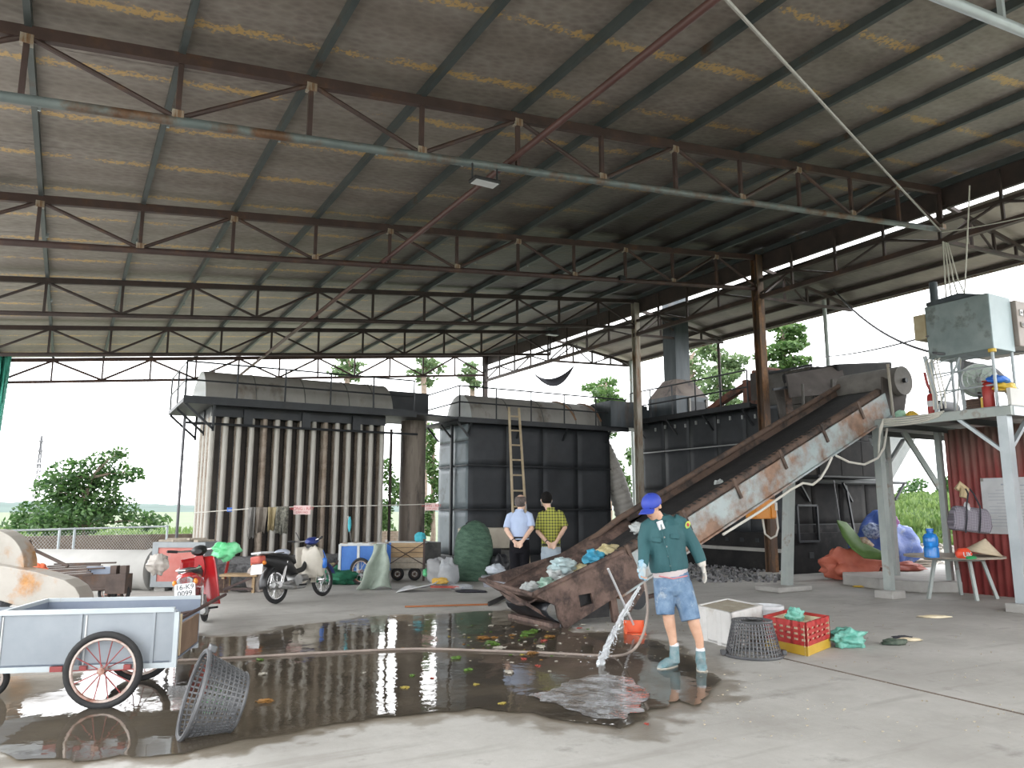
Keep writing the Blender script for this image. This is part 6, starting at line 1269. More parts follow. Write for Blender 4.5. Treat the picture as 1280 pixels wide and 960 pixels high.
# ---------------------------------------------------------------- scraps on the floor
K('leaf_scrap', (.045, .11, .014), (.11, .18, .035), 12, .5); K('orange_scrap', (.24, .11, .025), (.32, .17, .05), 12, .6); K('white_scrap', (.32, .29, .24), (.46, .43, .37), 12, .7); K('red_scrap', (.30, .05, .035), (.38, .08, .06), 12, .6); K('yellow_scrap', (.36, .28, .05), (.45, .36, .1), 12, .6)
r_ = random.Random(21); base = {}
for nm in ('leaf_scrap', 'orange_scrap', 'white_scrap', 'red_scrap', 'yellow_scrap'):
    o = crumple('tmp', (0, 0, 0), (1, .7, .22), len(nm), MT[nm], None, n=16, mm=8, amp=1.0, freq=3.0); base[nm] = o.data; bpy.data.objects.remove(o)
GR = {'leaf_scrap': ('green vegetable scrap on the wet floor', 'vegetable scrap', 'green vegetable scraps'), 'orange_scrap': ('orange peel scrap on the wet floor', 'peel', 'orange peel scraps'), 'white_scrap': ('pale litter scrap on the wet floor', 'litter', 'pale litter scraps'), 'red_scrap': ('red litter scrap on the wet floor', 'litter', 'red litter scraps'), 'yellow_scrap': ('yellow litter scrap on the wet floor', 'litter', 'yellow litter scraps')}
def scrap(kind, px, py, s, nm=None):
    p = gp(px, py); o = bpy.data.objects.new(kind, base[kind]); col.objects.link(o); o.location = (p.x, p.y, .013); o.scale = (s*.8, s*.8, s*.8); o.rotation_euler = (0, 0, r_.uniform(0, 6)); g = GR[kind]; return tag(o, g[0], g[1], g[2])
for (k, px, py, s) in (('white_scrap', 613, 769, .05), ('white_scrap', 614, 784, .06), ('white_scrap', 635, 763, .03), ('orange_scrap', 604, 800, .10), ('orange_scrap', 618, 799, .06), ('leaf_scrap', 614, 807, .12), ('leaf_scrap', 620, 808, .08), ('white_scrap', 624, 813, .10), ('leaf_scrap', 660, 794, .13), ('leaf_scrap', 668, 791, .10), ('leaf_scrap', 655, 797, .08), ('orange_scrap', 687, 798, .08), ('orange_scrap', 665, 819, .09),
                       ('red_scrap', 680, 803, .06), ('red_scrap', 672, 835, .05), ('white_scrap', 676, 811, .09), ('white_scrap', 636, 843, .08), ('leaf_scrap', 585, 840, .07), ('leaf_scrap', 570, 825, .08), ('leaf_scrap', 515, 847, .05), ('yellow_scrap', 506, 862, .05), ('yellow_scrap', 595, 858, .04), ('yellow_scrap', 628, 882, .04), ('orange_scrap', 505, 813, .05), ('white_scrap', 513, 783, .04), ('white_scrap', 328, 845, .06), ('orange_scrap', 330, 880, .08),
                       ('leaf_scrap', 325, 827, .06), ('white_scrap', 455, 843, .03), ('red_scrap', 540, 850, .03), ('white_scrap', 570, 760, .04), ('leaf_scrap', 635, 741, .07), ('white_scrap', 727, 783, .06), ('red_scrap', 724, 787, .05), ('white_scrap', 656, 762, .05), ('orange_scrap', 640, 796, .05), ('red_scrap', 655, 826, .05), ('white_scrap', 440, 770, .05), ('white_scrap', 455, 772, .05), ('white_scrap', 700, 806, .04), ('red_scrap', 808, 908, .03)): scrap(k, px, py, s)
for k in range(90):
    px, py = r_.gauss(650, 55), r_.gauss(798, 17)
    if py < 762 or py > 850: continue
    scrap(r_.choice(('white_scrap', 'white_scrap', 'orange_scrap', 'leaf_scrap', 'yellow_scrap', 'white_scrap')), px, py, r_.uniform(.012, .035))
b = B()
for k in range(500):
    px, py = (r_.uniform(560, 900), r_.uniform(760, 830)) if k < 300 else (r_.uniform(850, 1280), r_.uniform(745, 930))
    p = gp(px, py); s = r_.uniform(.004, .013); b.ball((p.x, p.y, .010), s, (1, .8, .5), 5, 3)
tag(b.build('grit', MT['dirt'], smooth=False, fix=False), 'scattered grit and crumbs on the concrete', 'grit', kind='stuff')
# ================================================================ outside: hills, tower, trees, weeds
def hills(name, label, x0, x1, dist, h, seed, m):
    def f(u, v):
        px = x0+(x1-x0)*u; d_ = dist*(1+.5*v); p = gp(px, 720); dr = Vector((p.x, p.y, 0)).normalized()
        z = (h*(.55+.9*abs(mnoise.noise(Vector((u*9+seed, seed, 0))))+.25*mnoise.noise(Vector((u*60+seed, 1, 0)))))*math.sin(PI*(.08+.5*v)) - .5
        return (dr.x*d_, dr.y*d_, z if v > 0 else -1)
    return tag(B().grid(f, 160, 4).build(name, m, fix=False), label, 'hills', kind='structure')
K('hill', (.04, .068, .06), (.065, .10, .085), .03, 1.0, world=True)  # blue-green tint puts some distance haze into the hill colour
hills('hills', 'low wooded hills on the left horizon', -500, 700, 420, 7.5, 3.3, MT['hill']); hills('hills', 'low wooded rise on the right horizon', 900, 1900, 190, 7.0, 8.1, MT['hill'])
tw = thing('lattice_tower', 'thin lattice radio tower far away on the left horizon', 'tower', (0, 0, 0)); tb_ = dp(43, 640, 260); tb_.z = 0; tt = 26.0
for k in range(4):
    a = PI/2*k+.4; B().cyl(tb_+Vector((1.1*math.cos(a), 1.1*math.sin(a), 0)), tb_+Vector((.2*math.cos(a), .2*math.sin(a), tt)), .13, n=4).build('leg', MT['cable_dark'], tw)
for k in range(14):
    z = tt*k/14; w = 1.1-.9*k/14; w2 = 1.1-.9*(k+1)/14
    for j in range(4): a, a2 = PI/2*j+.4, PI/2*(j+1)+.4; B().cyl(tb_+Vector((w*math.cos(a), w*math.sin(a), z)), tb_+Vector((w2*math.cos(a2), w2*math.sin(a2), z+tt/14)), .07, n=3).build('lattice_bar', MT['cable_dark'], tw)
for z in (.62, .8, .93): B().box(tb_+Vector((0, 0, tt*z)), (1.4, 1.4, .5)).build('antenna', MT['cable_dark'], tw, smooth=False)
def leaves(b, c, R, n, ls, r, asp=.45):
    for _ in range(n):
        while True:
            d = Vector((r.uniform(-1, 1), r.uniform(-1, 1), r.uniform(-1, 1)))
            if d.length < 1: break
        d = d*(.55+.45*d.length) if d.length < .6 else d
        p = Vector(c)+Vector((d.x*R[0], d.y*R[1], d.z*R[2])); a = Vector((r.gauss(0, 1), r.gauss(0, 1), r.gauss(0, .6)-.3)).normalized(); s, u = frame(a); t = r.uniform(0, PI); s = s*math.cos(t)+u*math.sin(t); l = ls*r.uniform(.6, 1.3)
        b.add([p-a*l*.5, p+s*l*asp*.5, p+a*l*.5, p-s*l*asp*.5], [(0, 1, 2, 3)])
def tree(name, label, base, trunk, r0, blobs, n, ls, m, seed, cat='tree', group=None, bark='bark'):
    t = thing(name, label, cat, base, group=group); r = random.Random(seed)
    if trunk: B().tube(trunk, [r0*(1-.6*k/(len(trunk)-1)) for k in range(len(trunk))], 8).build('trunk', MT[bark], t)
    tot = sum(q[1][0]*q[1][1]*q[1][2] for q in blobs)**(1) ; b = B()
    for c, R in blobs:
        leaves(b, c, R, int(n*(R[0]*R[1]*R[2])/tot)+30, ls, r)
        if trunk:
            k = min(range(len(trunk)), key=lambda i: abs(trunk[i][2]-(c[2]-R[2])) if i else 99); B().tube([trunk[k], Vector(trunk[k]).lerp(Vector(c), .55)+Vector((0, 0, .1)), c], [r0*.4, r0*.25, r0*.08], 6).build('branch', MT[bark], t)
    b.build('foliage', m, t, fix=False, smooth=False); return t
r_ = random.Random(33)
D = 27.0
def tb2(px, py, d_, base): p = dp(px, py, d_); return (p.x-base.x, p.y-base.y, p.z)
base = dp(105, 660, D); base.z = -.1
bl = []
for (px, py, rx, rz_) in ((95, 590, .95, .6), (135, 572, .7, .35), (155, 590, .7, .35), (70, 612, .8, .5), (110, 620, 1.1, .7), (40, 640, .7, .5), (150, 635, .7, .55), (90, 645, 1.3, .6), (170, 588, .35, .2), (60, 598, .4, .25), (150, 562, .35, .2), (120, 600, .8, .5), (25, 652, .6, .35), (60, 655, .8, .4), (185, 648, .8, .35)): bl.append((tb2(px, py, D+r_.uniform(-.7, .7), base), (rx, .9*rx, rz_)))
tree('leafy_tree', 'bushy green tree beyond the mesh fence on the left', base, [(0, 0, 0), (.05, 0, 1.0), (-.05, 0, 1.9), (.1, 0, 2.7)], .12, bl, 5200, .22, MT['leaf_dark'], 4)
def far_tree(px, pyt, pyb, d_, wpx, label, m, n, ls, seed, trunk=True, nb=9, cat='tree'):
    base = dp(px, 640, d_); base.z = -.1; top = dp(px, pyt, d_).z; bot = max(dp(px, pyb, d_).z, .2); W = wpx/963*d_/2; r = random.Random(seed); bl = []
    for k in range(nb): z = bot+(top-bot)*(k+.5)/nb; w = W*(.5+.5*math.sin(PI*(k+.7)/(nb+.6))); bl.append(((r.uniform(-.5, .5)*W, r.uniform(-.5, .5)*W, z), (w*.75, w*.75, (top-bot)/nb*.8)))
    tree('tree' if cat == 'tree' else 'bush', label, base, [(0, 0, 0), (.1*W, 0, bot*.6+.2), (-.1*W, 0, bot+(top-bot)*.5), (0, 0, bot+(top-bot)*.85)] if trunk else None, .02*(top)+.04, bl, n, ls, m, seed, cat, 'trees beyond the shed')
far_tree(908, 425, 520, 44, 62, 'airy pale green tree left of the rusty column', MT['leaf_pale'], 2600, .34, 1)
far_tree(872, 432, 510, 52, 50, 'sparse grey-green tree beside the chimney', MT['leaf_pale'], 800, .36, 2)
far_tree(992, 400, 470, 46, 62, 'leafy tree top right of the rusty column', MT['leaf_mid'], 2600, .36, 3)
far_tree(760, 470, 545, 42, 58, 'green tree top behind the round-topped furnace', MT['leaf_mid'], 2200, .30, 4)
far_tree(528, 440, 480, 40, 46, 'thin eucalyptus above the left furnace platform', MT['leaf_pale'], 420, .30, 5); far_tree(430, 446, 472, 42, 50, 'sparse tree top over the grey drum', MT['leaf_pale'], 420, .30, 6); far_tree(590, 450, 485, 44, 34, 'slender tree just left of the far column', MT['leaf_pale'], 300, .30, 7)
far_tree(541, 530, 665, 36, 26, 'narrow leafy tree seen between the stack and pale furnace side', MT['leaf_mid'], 1500, .24, 8); far_tree(488, 575, 690, 34, 34, 'green bush in the gap beside the tube bank', MT['leaf_mid'], 1200, .22, 9, False, 6, 'bush'); far_tree(780, 560, 690, 33, 26, 'green bush behind the bent duct', MT['leaf_mid'], 1500, .22, 10, False, 7, 'bush')
# bush right of the column base
far_tree(1192, 597, 650, 120, 40, 'distant palm-like tree clump on the right', MT['leaf_dark'], 900, .9, 11, False, 5, 'bush'); far_tree(1150, 600, 650, 130, 46, 'distant dark tree clump on the right', MT['leaf_dark'], 800, .9, 12, False, 5, 'bush')
# weeds on the right outside and rubble slope
def bank(d_, p): t = max(0, min(1, (d_-17.6)/28)); return -.1+(.25*min(1, t*9)+1.9*t+.25*mnoise.noise(Vector((p.x*.5, p.y*.5, 3))))*(1 if t > 0 else 0)
r_ = random.Random(17); b = B()
for k in range(9000):
    px = r_.uniform(1085, 1225); d_ = r_.uniform(22, 47); p = dp(px, 640, d_); h = r_.uniform(.1, .55)*(.7 if d_ < 25 else 1); a = Vector((r_.gauss(0, .35), r_.gauss(0, .35), 1)).normalized(); s, u = frame(a); t = r_.uniform(0, PI); s = (s*math.cos(t)+u*math.sin(t))*h*.22; q = Vector((p.x, p.y, bank(d_, p)))
    b.add([q-s*.2, q+a*h*.5+s, q+a*h, q+a*h*.5-s], [(0, 1, 2, 3)])
tag(b.build('weeds', MT['grass'], fix=False, smooth=False), 'thick green weeds growing outside on the right', 'weeds', kind='stuff')
def mound(u, v): p = dp(1075+170*u, 640, 17.6+30*v); return (p.x, p.y, bank(17.6+30*v, p))
tag(B().grid(mound, 24, 40).build('earth_bank', K('earth', (.34, .31, .27), (.46, .43, .38), 3, .95, bump=.5, bscale=12), fix=False), 'pale earth bank outside under the weeds', 'ground', kind='structure')
pts = []
for k in range(700): px = r_.uniform(1105, 1215); d_ = r_.uniform(18, 23); p = dp(px, 640, d_); pts.append((p.x, p.y, bank(d_, p)+.03*r_.random()))
stones('gravel_bank', pts, leaf_mat('gravel', (.30, .28, .25), (.62, .60, .56)), 'pale broken stones on the bank behind the blue tarpaulin', .03, .10, seed=3)
# brick pile in the gap left of the stack
q = dp(489, 680, 27); bp2 = thing('brick_stack', 'stack of pale bricks seen between tube bank and stack', 'bricks', (q.x, q.y, 0), rz=CY); bm_ = B().box((0, 0, 0), (.21, .10, .075)).mesh('brick', K('brick', (.42, .30, .22), (.52, .42, .34), 3, .9), smooth=False)
for z in range(9):
    for x in range(6): inst('brick', bm_, bp2, (-.55+.225*x+(.11 if z % 2 else 0), 0, .04+.085*z))
# grass fringe behind the wall on the left
b = B()
for k in range(3500):
    px = r_.uniform(-20, 245); d_ = r_.uniform(26, 60); p = dp(px, 640, d_); h = r_.uniform(.15, .5); a = Vector((r_.gauss(0, .3), r_.gauss(0, .3), 1)).normalized(); s, u = frame(a); s = s*h*.15; q = Vector((p.x, p.y, -.12)); b.add([q-s*.3, q+a*h*.5+s, q+a*h, q+a*h*.5-s], [(0, 1, 2, 3)])
tag(b.build('field_grass', MT['grass'], fix=False, smooth=False), 'tall pale grass in the field behind the brown wall', 'grass', kind='stuff')
# ================================================================ people
def blob(name, b, voxel, m, parent, it=6, fac=.5, label=None):
    o = b.build(name, m, parent, fix=True, ang=3.2)
    r = o.modifiers.new('r', 'REMESH'); r.mode = 'VOXEL'; r.voxel_size = voxel; r.use_smooth_shade = True
    s = o.modifiers.new('s', 'SMOOTH'); s.iterations = it; s.factor = fac
    if label: o['label'] = label
    return o
def hand(b, w, d, n, th, curl, sc=1.0):
    """palm, four unequal bent fingers and a side thumb. w wrist, d towards the fingertips, n palm normal, th thumb side sign"""
    w, d, n = Vector(w), Vector(d).normalized(), Vector(n); n = (n-d*n.dot(d)).normalized(); sd = d.cross(n)
    def ring(c, rx, ry, dd=d, nn=n, m=8): s2 = dd.cross(nn).normalized(); return [c+s2*math.cos(2*PI*i/m)*rx+nn*math.sin(2*PI*i/m)*ry for i in range(m)]
    b.loft([ring(w-d*.02*sc, .027*sc, .021*sc), ring(w+d*.03*sc, .036*sc, .019*sc), ring(w+d*.07*sc, .043*sc, .017*sc), ring(w+d*.098*sc, .041*sc, .013*sc)])
    for k, (off, ln) in enumerate(((-.033, .066), (-.011, .078), (.011, .073), (.032, .057))):
        p = w+d*.088*sc+sd*off*sc*th; a = 0; rings = [ring(p, .0095*sc, .0095*sc)]; dd = d.copy(); nn = n.copy()
        for j, fr in enumerate((.45, .32, .23)):
            a = curl*(.8+.15*k)*(.7 if j == 0 else 1.0); R = Matrix.Rotation(a, 3, sd); R = R if (R @ dd).dot(n) >= dd.dot(n) else Matrix.Rotation(-a, 3, sd); dd = R @ dd; nn = R @ nn
            p = p+dd*ln*fr*sc; r = (.0092, .0085, .0065)[j]*sc; rings.append(ring(p, r, r, dd, nn))
        b.loft(rings)
    p = w+d*.03*sc-sd*th*.030*sc; q = p+(d*.55-sd*th*.75+n*.25).normalized()*.04*sc; t2 = q+(d*.9-sd*th*.2+n*.35).normalized()*.03*sc
    rr = [(p, .014), (q, .0115), (t2, .0085)]; b.tube([x[0] for x in rr], [x[1]*sc for x in rr], 8)
def head_parts(b, c, f, u, sc=1.0):
    """skull, jaw, nose, ears, brow added to a body; returns rotation with -y forward"""
    f = Vector(f).normalized(); u = Vector(u); u = (u-f*u.dot(f)).normalized(); s = f.cross(u); R = Matrix((s, -f, u)).transposed()*sc; c = Vector(c)
    b.ball(c+R @ Vector((0, .008, .022)), .1, (.80, .98, .97), 16, 12, R); b.ball(c+R @ Vector((0, -.022, -.045)), .078, (.80, .92, 1.0), 14, 10, R)
    b.ball(c+R @ Vector((0, -.050, -.098)), .032, (1.1, .9, .75), 10, 8, R); b.limb([(c+R @ Vector((0, -.092, .012)), .009, .009), (c+R @ Vector((0, -.112, -.022)), .014, .012), (c+R @ Vector((0, -.094, -.035)), .017, .008)], 8)
    for sx in (-1, 1): b.ball(c+R @ Vector((sx*.082, .012, -.005)), .030, (.35, .8, 1.1), 8, 6, R); b.ball(c+R @ Vector((sx*.032, -.080, .020)), .022, (1.2, .6, .5), 8, 6, R)
    return R
def face(parent, c, R, m_lip):
    c = Vector(c)
    for sx in (-1, 1):
        e = B().ball(c+R @ Vector((sx*.031, -.086, .004)), .0115, (1.3, .8, .75), 10, 8, R).build('eye', MT['white_plastic'], parent); B().ball(c+R @ Vector((sx*.031, -.0945, .003)), .0055, (1, .5, 1), 8, 6, R).build('iris', MT['hair'], e)
        B().ball(c+R @ Vector((sx*.033, -.093, .024)), .018, (1.2, .35, .22), 8, 6, R).build('eyebrow', MT['hair'], parent)
    B().ball(c+R @ Vector((0, -.094, -.060)), .022, (1.1, .4, .32), 10, 6, R).build('mouth', m_lip, parent)
K('lips', (.42, .16, .13), (.46, .2, .16), 10, .5)
# ---------------------------------------------------------------- worker with the hose
s_ = 7.85/963; bp0 = gp(858, 836); wk_ = thing('person', 'worker in blue cap, teal jacket and denim shorts spraying the floor', 'person', (bp0.x, bp0.y, 0), rz=CY)
def w(px, py, dy=0.): return ((px-858)*s_, dy, (836-py)*s_)
b = B(); hc = Vector(w(822, 647, -.06)); hf = Vector((-.62, -.62, -.42)); hu = Vector((-.35, -.25, 1.0))
R = head_parts(b, hc, hf, hu)
b.limb([(w(838, 676, .01), .07, .07), (w(832, 664, -.01), .058, .06), (w(825, 654, -.045), .056, .058)])
b.limb([(w(843, 742, 0), .15, .11), (w(843, 722, 0), .145, .105), (w(840, 690, 0), .155, .11), (w(838, 672, .01), .13, .09), (w(837, 664, .01), .06, .05)])
for arm in (((852, 666, .02), (865, 682, .03), (873, 694, .02), (877, 705, -.01), (881, 716, -.03)), ((820, 670, 0), (812, 686, -.01), (811, 699, -.05), (808, 712, -.12), (806, 720, -.15))):
    b.limb([(w(*p), r, r) for p, r in zip(arm, (.052, .046, .042, .036, .028))])
for leg in (((834, 740, 0), (836, 758, -.02), (838, 774, -.03), (840, 786, -.01), (843, 800, .01), (845, 815, .02)), ((855, 742, 0), (860, 760, -.03), (866, 777, -.05), (870, 790, -.03), (874, 803, -.02), (875, 818, -.01))):
    b.limb([(w(*p), r, r*1.05) for p, r in zip(leg, (.085, .075, .060, .055, .043, .036))])
hand(b, w(881, 714, -.03), (.18, -.1, -1), (-1, 0, -.1), 1, .22); hand(b, w(806.5, 717, -.15), (-.15, -.35, -.9), (.6, -.75, .1), -1, .85)
blob('body', b, .0075, MT['skin'], wk_, 5, .4); face(wk_, hc, R, MT['lips'])
K('jacket', (.014, .070, .080), (.028, .10, .11), 5, .75, bump=.5, bscale=14, stretch=(1, 1, .5)); K('denim', (.075, .135, .23), (.18, .265, .37), 9, .85, rust=(.36, .43, .5), ramt=.38, rscale=8, bump=.2)
b = B(); b.limb([(w(842, 723, 0), .185, .14), (w(841, 716, 0), .195, .15), (w(840, 700, 0), .182, .14), (w(838, 684, -.005), .195, .14), (w(836, 672, 0), .185, .125), (w(835, 664, .01), .15, .095), (w(834, 658, .01), .085, .075)], 20)
b.limb([(w(848, 664, .02), .080, .085), (w(857, 668, .02), .082, .085), (w(866, 682, .03), .072, .075), (w(873, 694, .02), .066, .07), (w(877, 704, -.01), .060, .06), (w(880, 713, -.02), .055, .055)], 14)
b.limb([(w(824, 668, .0), .080, .08), (w(817, 672, 0), .080, .08), (w(812, 686, -.01), .068, .07), (w(811, 699, -.05), .062, .065), (w(808.5, 711, -.11), .054, .055), (w(807, 716, -.135), .05, .05)], 14)
b.tube([Vector(w(826, 665, -.08)), Vector(w(824, 660, -.05)), Vector(w(829, 657, .06)), Vector(w(839, 657, .07)), Vector(w(842, 661, -.02)), Vector(w(834, 668, -.12))], .022, 8)
jk = blob('jacket', b, .009, MT['jacket'], wk_, 4, .5)
for (px, py, dx_) in ((824, 686, -.142), (846, 682, -.148)): B().box(w(px, py, dx_), (.095, .012, .045), Matrix.Rotation(.12, 3, 'Y')).build('pocket_flap', MT['jacket'], jk, bev=.004)
for k in range(5): B().ball(w(831+2.2*k, 672+11*k, -.152), .0085, (1, .5, 1)).build('button', MT['drum_grey'], jk)
B().tube([w(830, 668, -.13), w(833, 690, -.158), w(838, 706, -.158), w(841, 722, -.15)], .006, 6).build('placket', MT['jacket'], jk)
pa_ = B().ball(w(864, 668.5, -.062), .034, (.75, .4, 1.15), 14, 8, Matrix.Rotation(.35, 3, 'Y')).build('shoulder_patch', K('patch', (.55, .52, .06), (.3, .5, .15), 20, .7), jk); B().ball(w(864, 668.5, -.074), .015, (1, .3, 1.2), 10, 6).build('patch_emblem', MT['red_paint'], pa_)
b = B(); b.limb([(w(843, 729, 0), .172, .135), (w(842, 720, 0), .175, .138)], 20); B2 = b.build('tee_shirt', K('tee', (.42, .34, .335), (.5, .46, .46), 5, .8), wk_); B().limb([(w(832, 674, -.11), .035, .03), (w(829, 664, -.10), .032, .03)], 10).build('tee_collar', MT['white_plastic'], B2)
B().tube([w(826, 728, -.12), w(842, 731, -.145), w(860, 728, -.11)], .007, 6).build('waistband', K('pinkband', (.5, .2, .22), None, 4, .7), B2)
b = B(); b.limb([(w(843, 724, 0), .17, .13), (w(844, 735, 0), .182, .14), (w(845, 745, 0), .185, .14), (w(845, 751, 0), .15, .11)], 20)
b.limb([(w(835, 736, 0), .105, .125), (w(835, 752, -.01), .105, .115), (w(834.5, 764, -.02), .095, .105), (w(834.5, 774, -.03), .088, .095)], 14); b.limb([(w(855, 738, 0), .105, .125), (w(858, 754, -.02), .108, .115), (w(862, 768, -.03), .10, .11), (w(864, 780, -.05), .095, .10)], 14)
blob('denim_shorts', b, .009, MT['denim'], wk_, 4, .5)
K('shoe', (.085, .18, .20), (.22, .27, .28), 14, .7); K('glove_k', (.48, .45, .40), (.56, .53, .48), 10, .9)
for (an, toe, heel) in ((w(845, 812, .02), (-.17, -.10, .035), (.02, .06, .04)), (w(875, 817, -.01), (-.035, -.20, .035), (.01, .05, .04))):
    b = B(); A_ = Vector((an[0], an[1], 0)); z = an[2]
    b.limb([(A_+Vector((0, 0, z+.02)), .045, .048), (A_+Vector((0, 0, .10)), .05, .055), (A_+Vector((0, 0, .05)), .05, .055)], 12)
    d_ = Vector(toe)-Vector(heel); rings = []
    for t, wd, hh in ((0, .035, .05), (.15, .042, .055), (.5, .048, .055), (.8, .050, .042), (1, .030, .025)):
        c = A_+Vector(heel).lerp(Vector(toe), t); c.z = hh; sdv = d_.cross(Vector((0, 0, 1))).normalized(); rings.append([c+sdv*math.cos(2*PI*i/12)*wd+Vector((0, 0, math.sin(2*PI*i/12)*(hh-.006))) for i in range(12)])
    b.loft(rings); sh_ = blob('shoe', b, .007, MT['shoe'], wk_, 3, .5); B().loft([[Vector((p.x, p.y, z2)) for p in [A_+Vector(heel).lerp(Vector(toe), t)*1.02+d_.cross(Vector((0, 0, 1))).normalized()*sg*wd for t, wd, sg in ((0, .03, 1), (.4, .05, 1), (.8, .052, 1), (1.02, .02, 1), (1.02, .02, -1), (.8, .052, -1), (.4, .05, -1), (0, .03, -1))]] for z2 in (.0, .022)]).build('sole', MT['bike_cream'], sh_, smooth=False)
    B().limb([(A_+Vector((0, 0, z+.045)), .043, .043), (A_+Vector((0, 0, z+.015)), .046, .05)], 12).build('sock', MT['white_plastic'], sh_)
b = B(); hand(b, w(880.5, 714, -.03), (.18, -.1, -1), (-1, 0, -.1), 1, .22, 1.18); b.limb([(w(879.5, 709, -.02), .046, .046), (w(881, 718, -.03), .036, .04)], 12); g1 = blob('glove', b, .006, MT['glove_k'], wk_, 3, .4)
b = B(); hand(b, w(806.5, 716, -.15), (-.15, -.35, -.9), (.6, -.75, .1), -1, .85, 1.18); b.limb([(w(807, 711, -.12), .046, .046), (w(806.5, 719, -.155), .036, .04)], 12); g2 = blob('glove', b, .006, K('glove_b', (.16, .36, .50), (.50, .50, .47), 9, .8), wk_, 3, .4)
# cap
capm = K('cap_blue', (.022, .045, .32), (.035, .065, .40), 4, .6); cp_ = B(); P_ = []; 
b = B().ball(hc+R @ Vector((0, .006, .040)), .108, (.86, 1.02, .86), 24, 16, R); keep = []
for f_ in b.f:
    cc_ = sum((Vector(b.v[i]) for i in f_), Vector())/len(f_); lz = (R.transposed() @ (cc_-hc)).z
    if lz > .012: keep.append(f_)
b.f = keep; cpo = b.build('cap', capm, wk_, solid=.005, fix=False)
def brim(u, v):
    a = PI*(.08+.84*u); return hc+R @ Vector((-.085*math.cos(a)*(1+.02*v), -.075-.095*v*math.sin(a)**.6-.02*math.sin(a), .030-.020*v-.028*math.cos(a)**2))
B().grid(brim, 18, 5).build('brim', capm, cpo, solid=.006, fix=False); B().ball(hc+R @ Vector((0, .006, .134)), .009).build('cap_button', capm, cpo)
hb_ = B().ball(hc+R @ Vector((0, .022, .008)), .097, (.86, .98, .9), 18, 12, R); hb_.f = [f_ for f_ in hb_.f if (R.transposed() @ (sum((Vector(hb_.v[i]) for i in f_), Vector())/len(f_)-hc)).y > -.005 and (R.transposed() @ (sum((Vector(hb_.v[i]) for i in f_), Vector())/len(f_)-hc)).z > -.045]; hb_.build('hair', MT['hair'], wk_, fix=False)
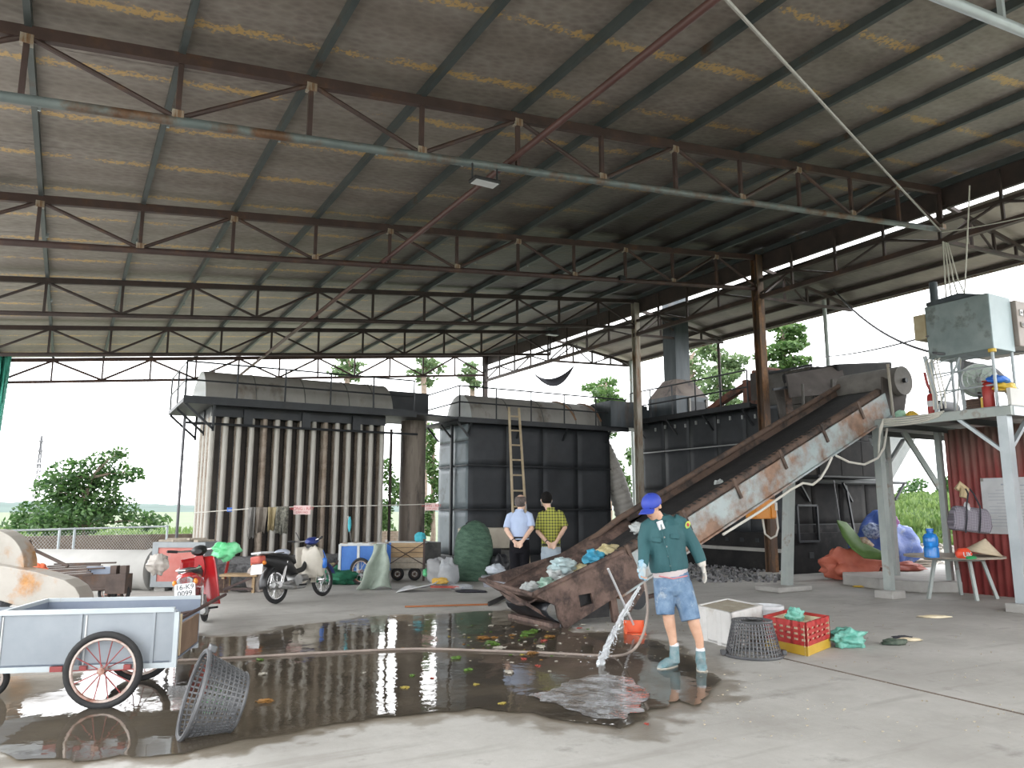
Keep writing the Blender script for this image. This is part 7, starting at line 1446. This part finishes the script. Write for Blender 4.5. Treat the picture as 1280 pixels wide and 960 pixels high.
# ---------------------------------------------------------------- two men with their backs to the camera
def standing(label, px, py, depth, hd, sh, el, wr, hem, hip, feet, fdir, shirt, pants, skin, hairstyle, sleeve_end, watch, short=0):
    s = depth/963; o = gp(px, py); t = thing('person', label, 'person', (o.x, o.y, 0), rz=CY, group='men watching the furnace')
    W = lambda x, y, dy=0.: Vector(((x-px)*s, dy, (py-y)*s)); b = B(); c = W(hd[0], hd[1], .02); R = head_parts(b, c, fdir, (0, .05, 1), 1.12); mx = (sh[0][0]+sh[1][0])/2; ny = sh[0][1]-5
    b.limb([(W(mx, ny+6, 0), .07, .065), (W((mx+hd[0])/2, ny-1, .01), .055, .055), (W(hd[0], hd[1]+2, .02), .055, .055)])
    b.limb([(W(mx, hem, 0), .13, .09), (W(mx, hem-20, 0), .14, .1), (W(mx, ny+7, 0), .15, .085), (W(mx, ny+1, 0), .06, .05)])
    for k in (0, 1):
        S, E, Wr = W(*sh[k], .0), W(*el[k], -.06), W(*wr[k], -.19); b.limb([(S, .05, .05), (S.lerp(E, .5)+Vector((0, .01, 0)), .046, .046), (E, .042, .042), (E.lerp(Wr, .4), .040, .040), (Wr, .028, .026)])
        hand(b, Wr, (1 if k == 0 else -1, -.12, -.75), (0, -1 if k else -1, .2), 1 if k else -1, .35)
        F = W(feet[k], py, .0); K2 = W((feet[k]+mx+(4 if k else -4))/2, (hip+py)/2+2, .02); b.limb([(W(mx+(6 if k else -6), hip, 0), .075, .085), (K2, .055, .06), (F+Vector((0, .02, .06)), .038, .042)])
    blob('body', b, .0075, MT[skin], t, 5, .4); face(t, c, R, MT['lips'])
    b = B(); b.limb([(W(mx, hem+1, 0), .168, .125), (W(mx, hem-8, 0), .166, .122), (W(mx, hem-20, 0), .178, .125), (W(mx, ny+12, 0), .208, .12), (W(mx, ny+6.5, 0), .195, .10), (W(mx, ny+3, 0), .15, .08), (W(mx, ny+.5, 0), .09, .07), (W(mx+.2, ny-2, .01), .068, .065)], 20)
    for k in (0, 1):
        S, E = W(*sh[k], .0), W(*el[k], -.06); e2 = S.lerp(E, sleeve_end); b.limb([(S+Vector((.07 if k == 0 else -.07, 0, .03)), .05, .05), (S+Vector((.012 if k == 0 else -.012, 0, .0)), .060, .064), (S.lerp(e2, .6), .064, .068), (e2, .067, .07)], 14)
    so = blob('shirt', b, .009, shirt, t, 4, .5); B().tube([W(mx-4.5, ny-1, .04), W(mx-4, ny-2.4, -.045), W(mx+4, ny-2.4, -.045), W(mx+4.5, ny-1, .04)], .018, 8).build('collar', shirt, so)
    b = B(); b.limb([(W(mx, hem-4, 0), .158, .115), (W(mx, hip-4, 0), .176, .135), (W(mx, hip+4, 0), .165, .125)], 18)
    for k in (0, 1):
        F = W(feet[k], py, .0); K2 = W((feet[k]+mx+(4 if k else -4))/2, (hip+py)/2+2, .02); top = W(mx+(6 if k else -6), hip, 0); b.limb([(top, .098, .115), (top.lerp(K2, .5), .090, .10), (K2, .076, .085), (F+Vector((0, .01, .09 if not short else .12)), .066, .075)], 14)
        sd_ = B().limb([(F+Vector((0, -.08, .05)), .04, .045), (F+Vector((0, 0, .06)), .045, .055), (F+Vector((.01 if k else -.01, .10, .04)), .045, .038), (F+Vector((.015 if k else -.015, .17, .025)), .025, .02)], 12); blob('shoe', sd_, .008, MT['black_plastic'], t, 2)
    blob('trousers', b, .009, pants, t, 4, .5); B().tube([W(mx, hem-2, 0)+Vector((.160*math.cos(2*PI*i/24), .118*math.sin(2*PI*i/24), 0)) for i in range(24)], .016, 6, closed=True).build('belt', MT['black_plastic'], t)
    wk2 = W(*wr[0], -.19).lerp(W(*el[0], -.06), .12); ax_ = (W(*el[0], -.06)-wk2).normalized(); sx_, ux_ = frame(ax_); B().tube([wk2+(sx_*math.cos(2*PI*i/14)+ux_*math.sin(2*PI*i/14))*.033 for i in range(14)], .008, 6, closed=True).build('wrist_strap', MT['black_plastic'], t)
    hbb = B().ball(c+R @ Vector((0, .014, .026)), .106, (.83, .98, .96), 20, 14, R); Ri = R.transposed()*(1/1.2544); kp = []
    for f_ in hbb.f:
        q = Ri @ (sum((Vector(hbb.v[i]) for i in f_), Vector())/len(f_)-c)
        if hairstyle == 'full' and (q.y > -.02 or q.z > .065) and q.z > -.055+(0 if q.y > .03 else .04): kp.append(f_)
        if hairstyle == 'thin' and q.y > -.03 and -.06 < q.z < .092 and not (abs(q.x) > .07 and q.z < -.01 and q.y < .02): kp.append(f_)
    hbb.f = kp; hbb.build('hair', MT['hair'] if hairstyle == 'full' else K('hair_thin', (.05, .04, .035), (.14, .11, .10), 30, .7, bump=.3), t, fix=False, solid=.006)
    mk = B().grid(lambda u, v: c+R @ Vector((.074*math.sin((u-.5)*2.6), -.010-.098*math.cos((u-.5)*2.6), -.02-.075*v)), 12, 4).build('face_mask', MT['white_plastic'], t, solid=.004, fix=False)
    for sx in (-1, 1): B().tube([c+R @ Vector((sx*.074, -.035, -.03)), c+R @ Vector((sx*.092, .02, -.012)), c+R @ Vector((sx*.088, .03, -.03)), c+R @ Vector((sx*.07, -.03, -.075))], .003, 5).build('mask_loop', MT['white_plastic'], mk)
    return t
shirt1 = K('shirt_blue', (.38, .46, .64), (.43, .52, .70), 4, .8, bump=.3, bscale=10); pants1 = K('pants_black', (.008, .008, .010), (.014, .014, .017), 6, .9, spec=.1)
standing('man in a pale blue shirt and black trousers, hands clasped behind him', 650, 749, 13.45, (651.5, 632.5), ((636.5, 649), (662.5, 648)), ((633.5, 666), (664.5, 664)), ((643, 679.5), (653, 679)), 677, 690, (643, 657), (.45, .9, 0), shirt1, pants1, 'skin_light', 'thin', .85, True)
m, nt, N, L, P = nodes('plaid'); tc = N.new('ShaderNodeTexCoord'); sxyz = N.new('ShaderNodeSeparateXYZ'); L.new(tc.outputs['Object'], sxyz.inputs[0])
st_ = [math_(N, L, 'GREATER_THAN', math_(N, L, 'SINE', math_(N, L, 'MULTIPLY', sxyz.outputs[a], 125)), .35) for a in ('X', 'Z')]; kk = math_(N, L, 'MULTIPLY', math_(N, L, 'ADD', st_[0], st_[1]), .5)
cpl = mixc(N, L, kk, (.38, .39, .07), (.04, .04, .018)); L.new(cpl, P.inputs['Base Color']); P.inputs['Roughness'].default_value = .85
standing('man in a yellow-green plaid shirt and pale jeans, hands behind his back', 690, 747, 13.7, (684, 629), ((676.5, 647), (702, 646)), ((673, 668), (706.5, 663)), ((685, 681), (695, 680)), 686, 694, (683, 697), (-.08, 1, 0), m, K('jeans_pale', (.34, .42, .50), (.45, .52, .58), 6, .85), 'skin_light', 'full', .92, False)
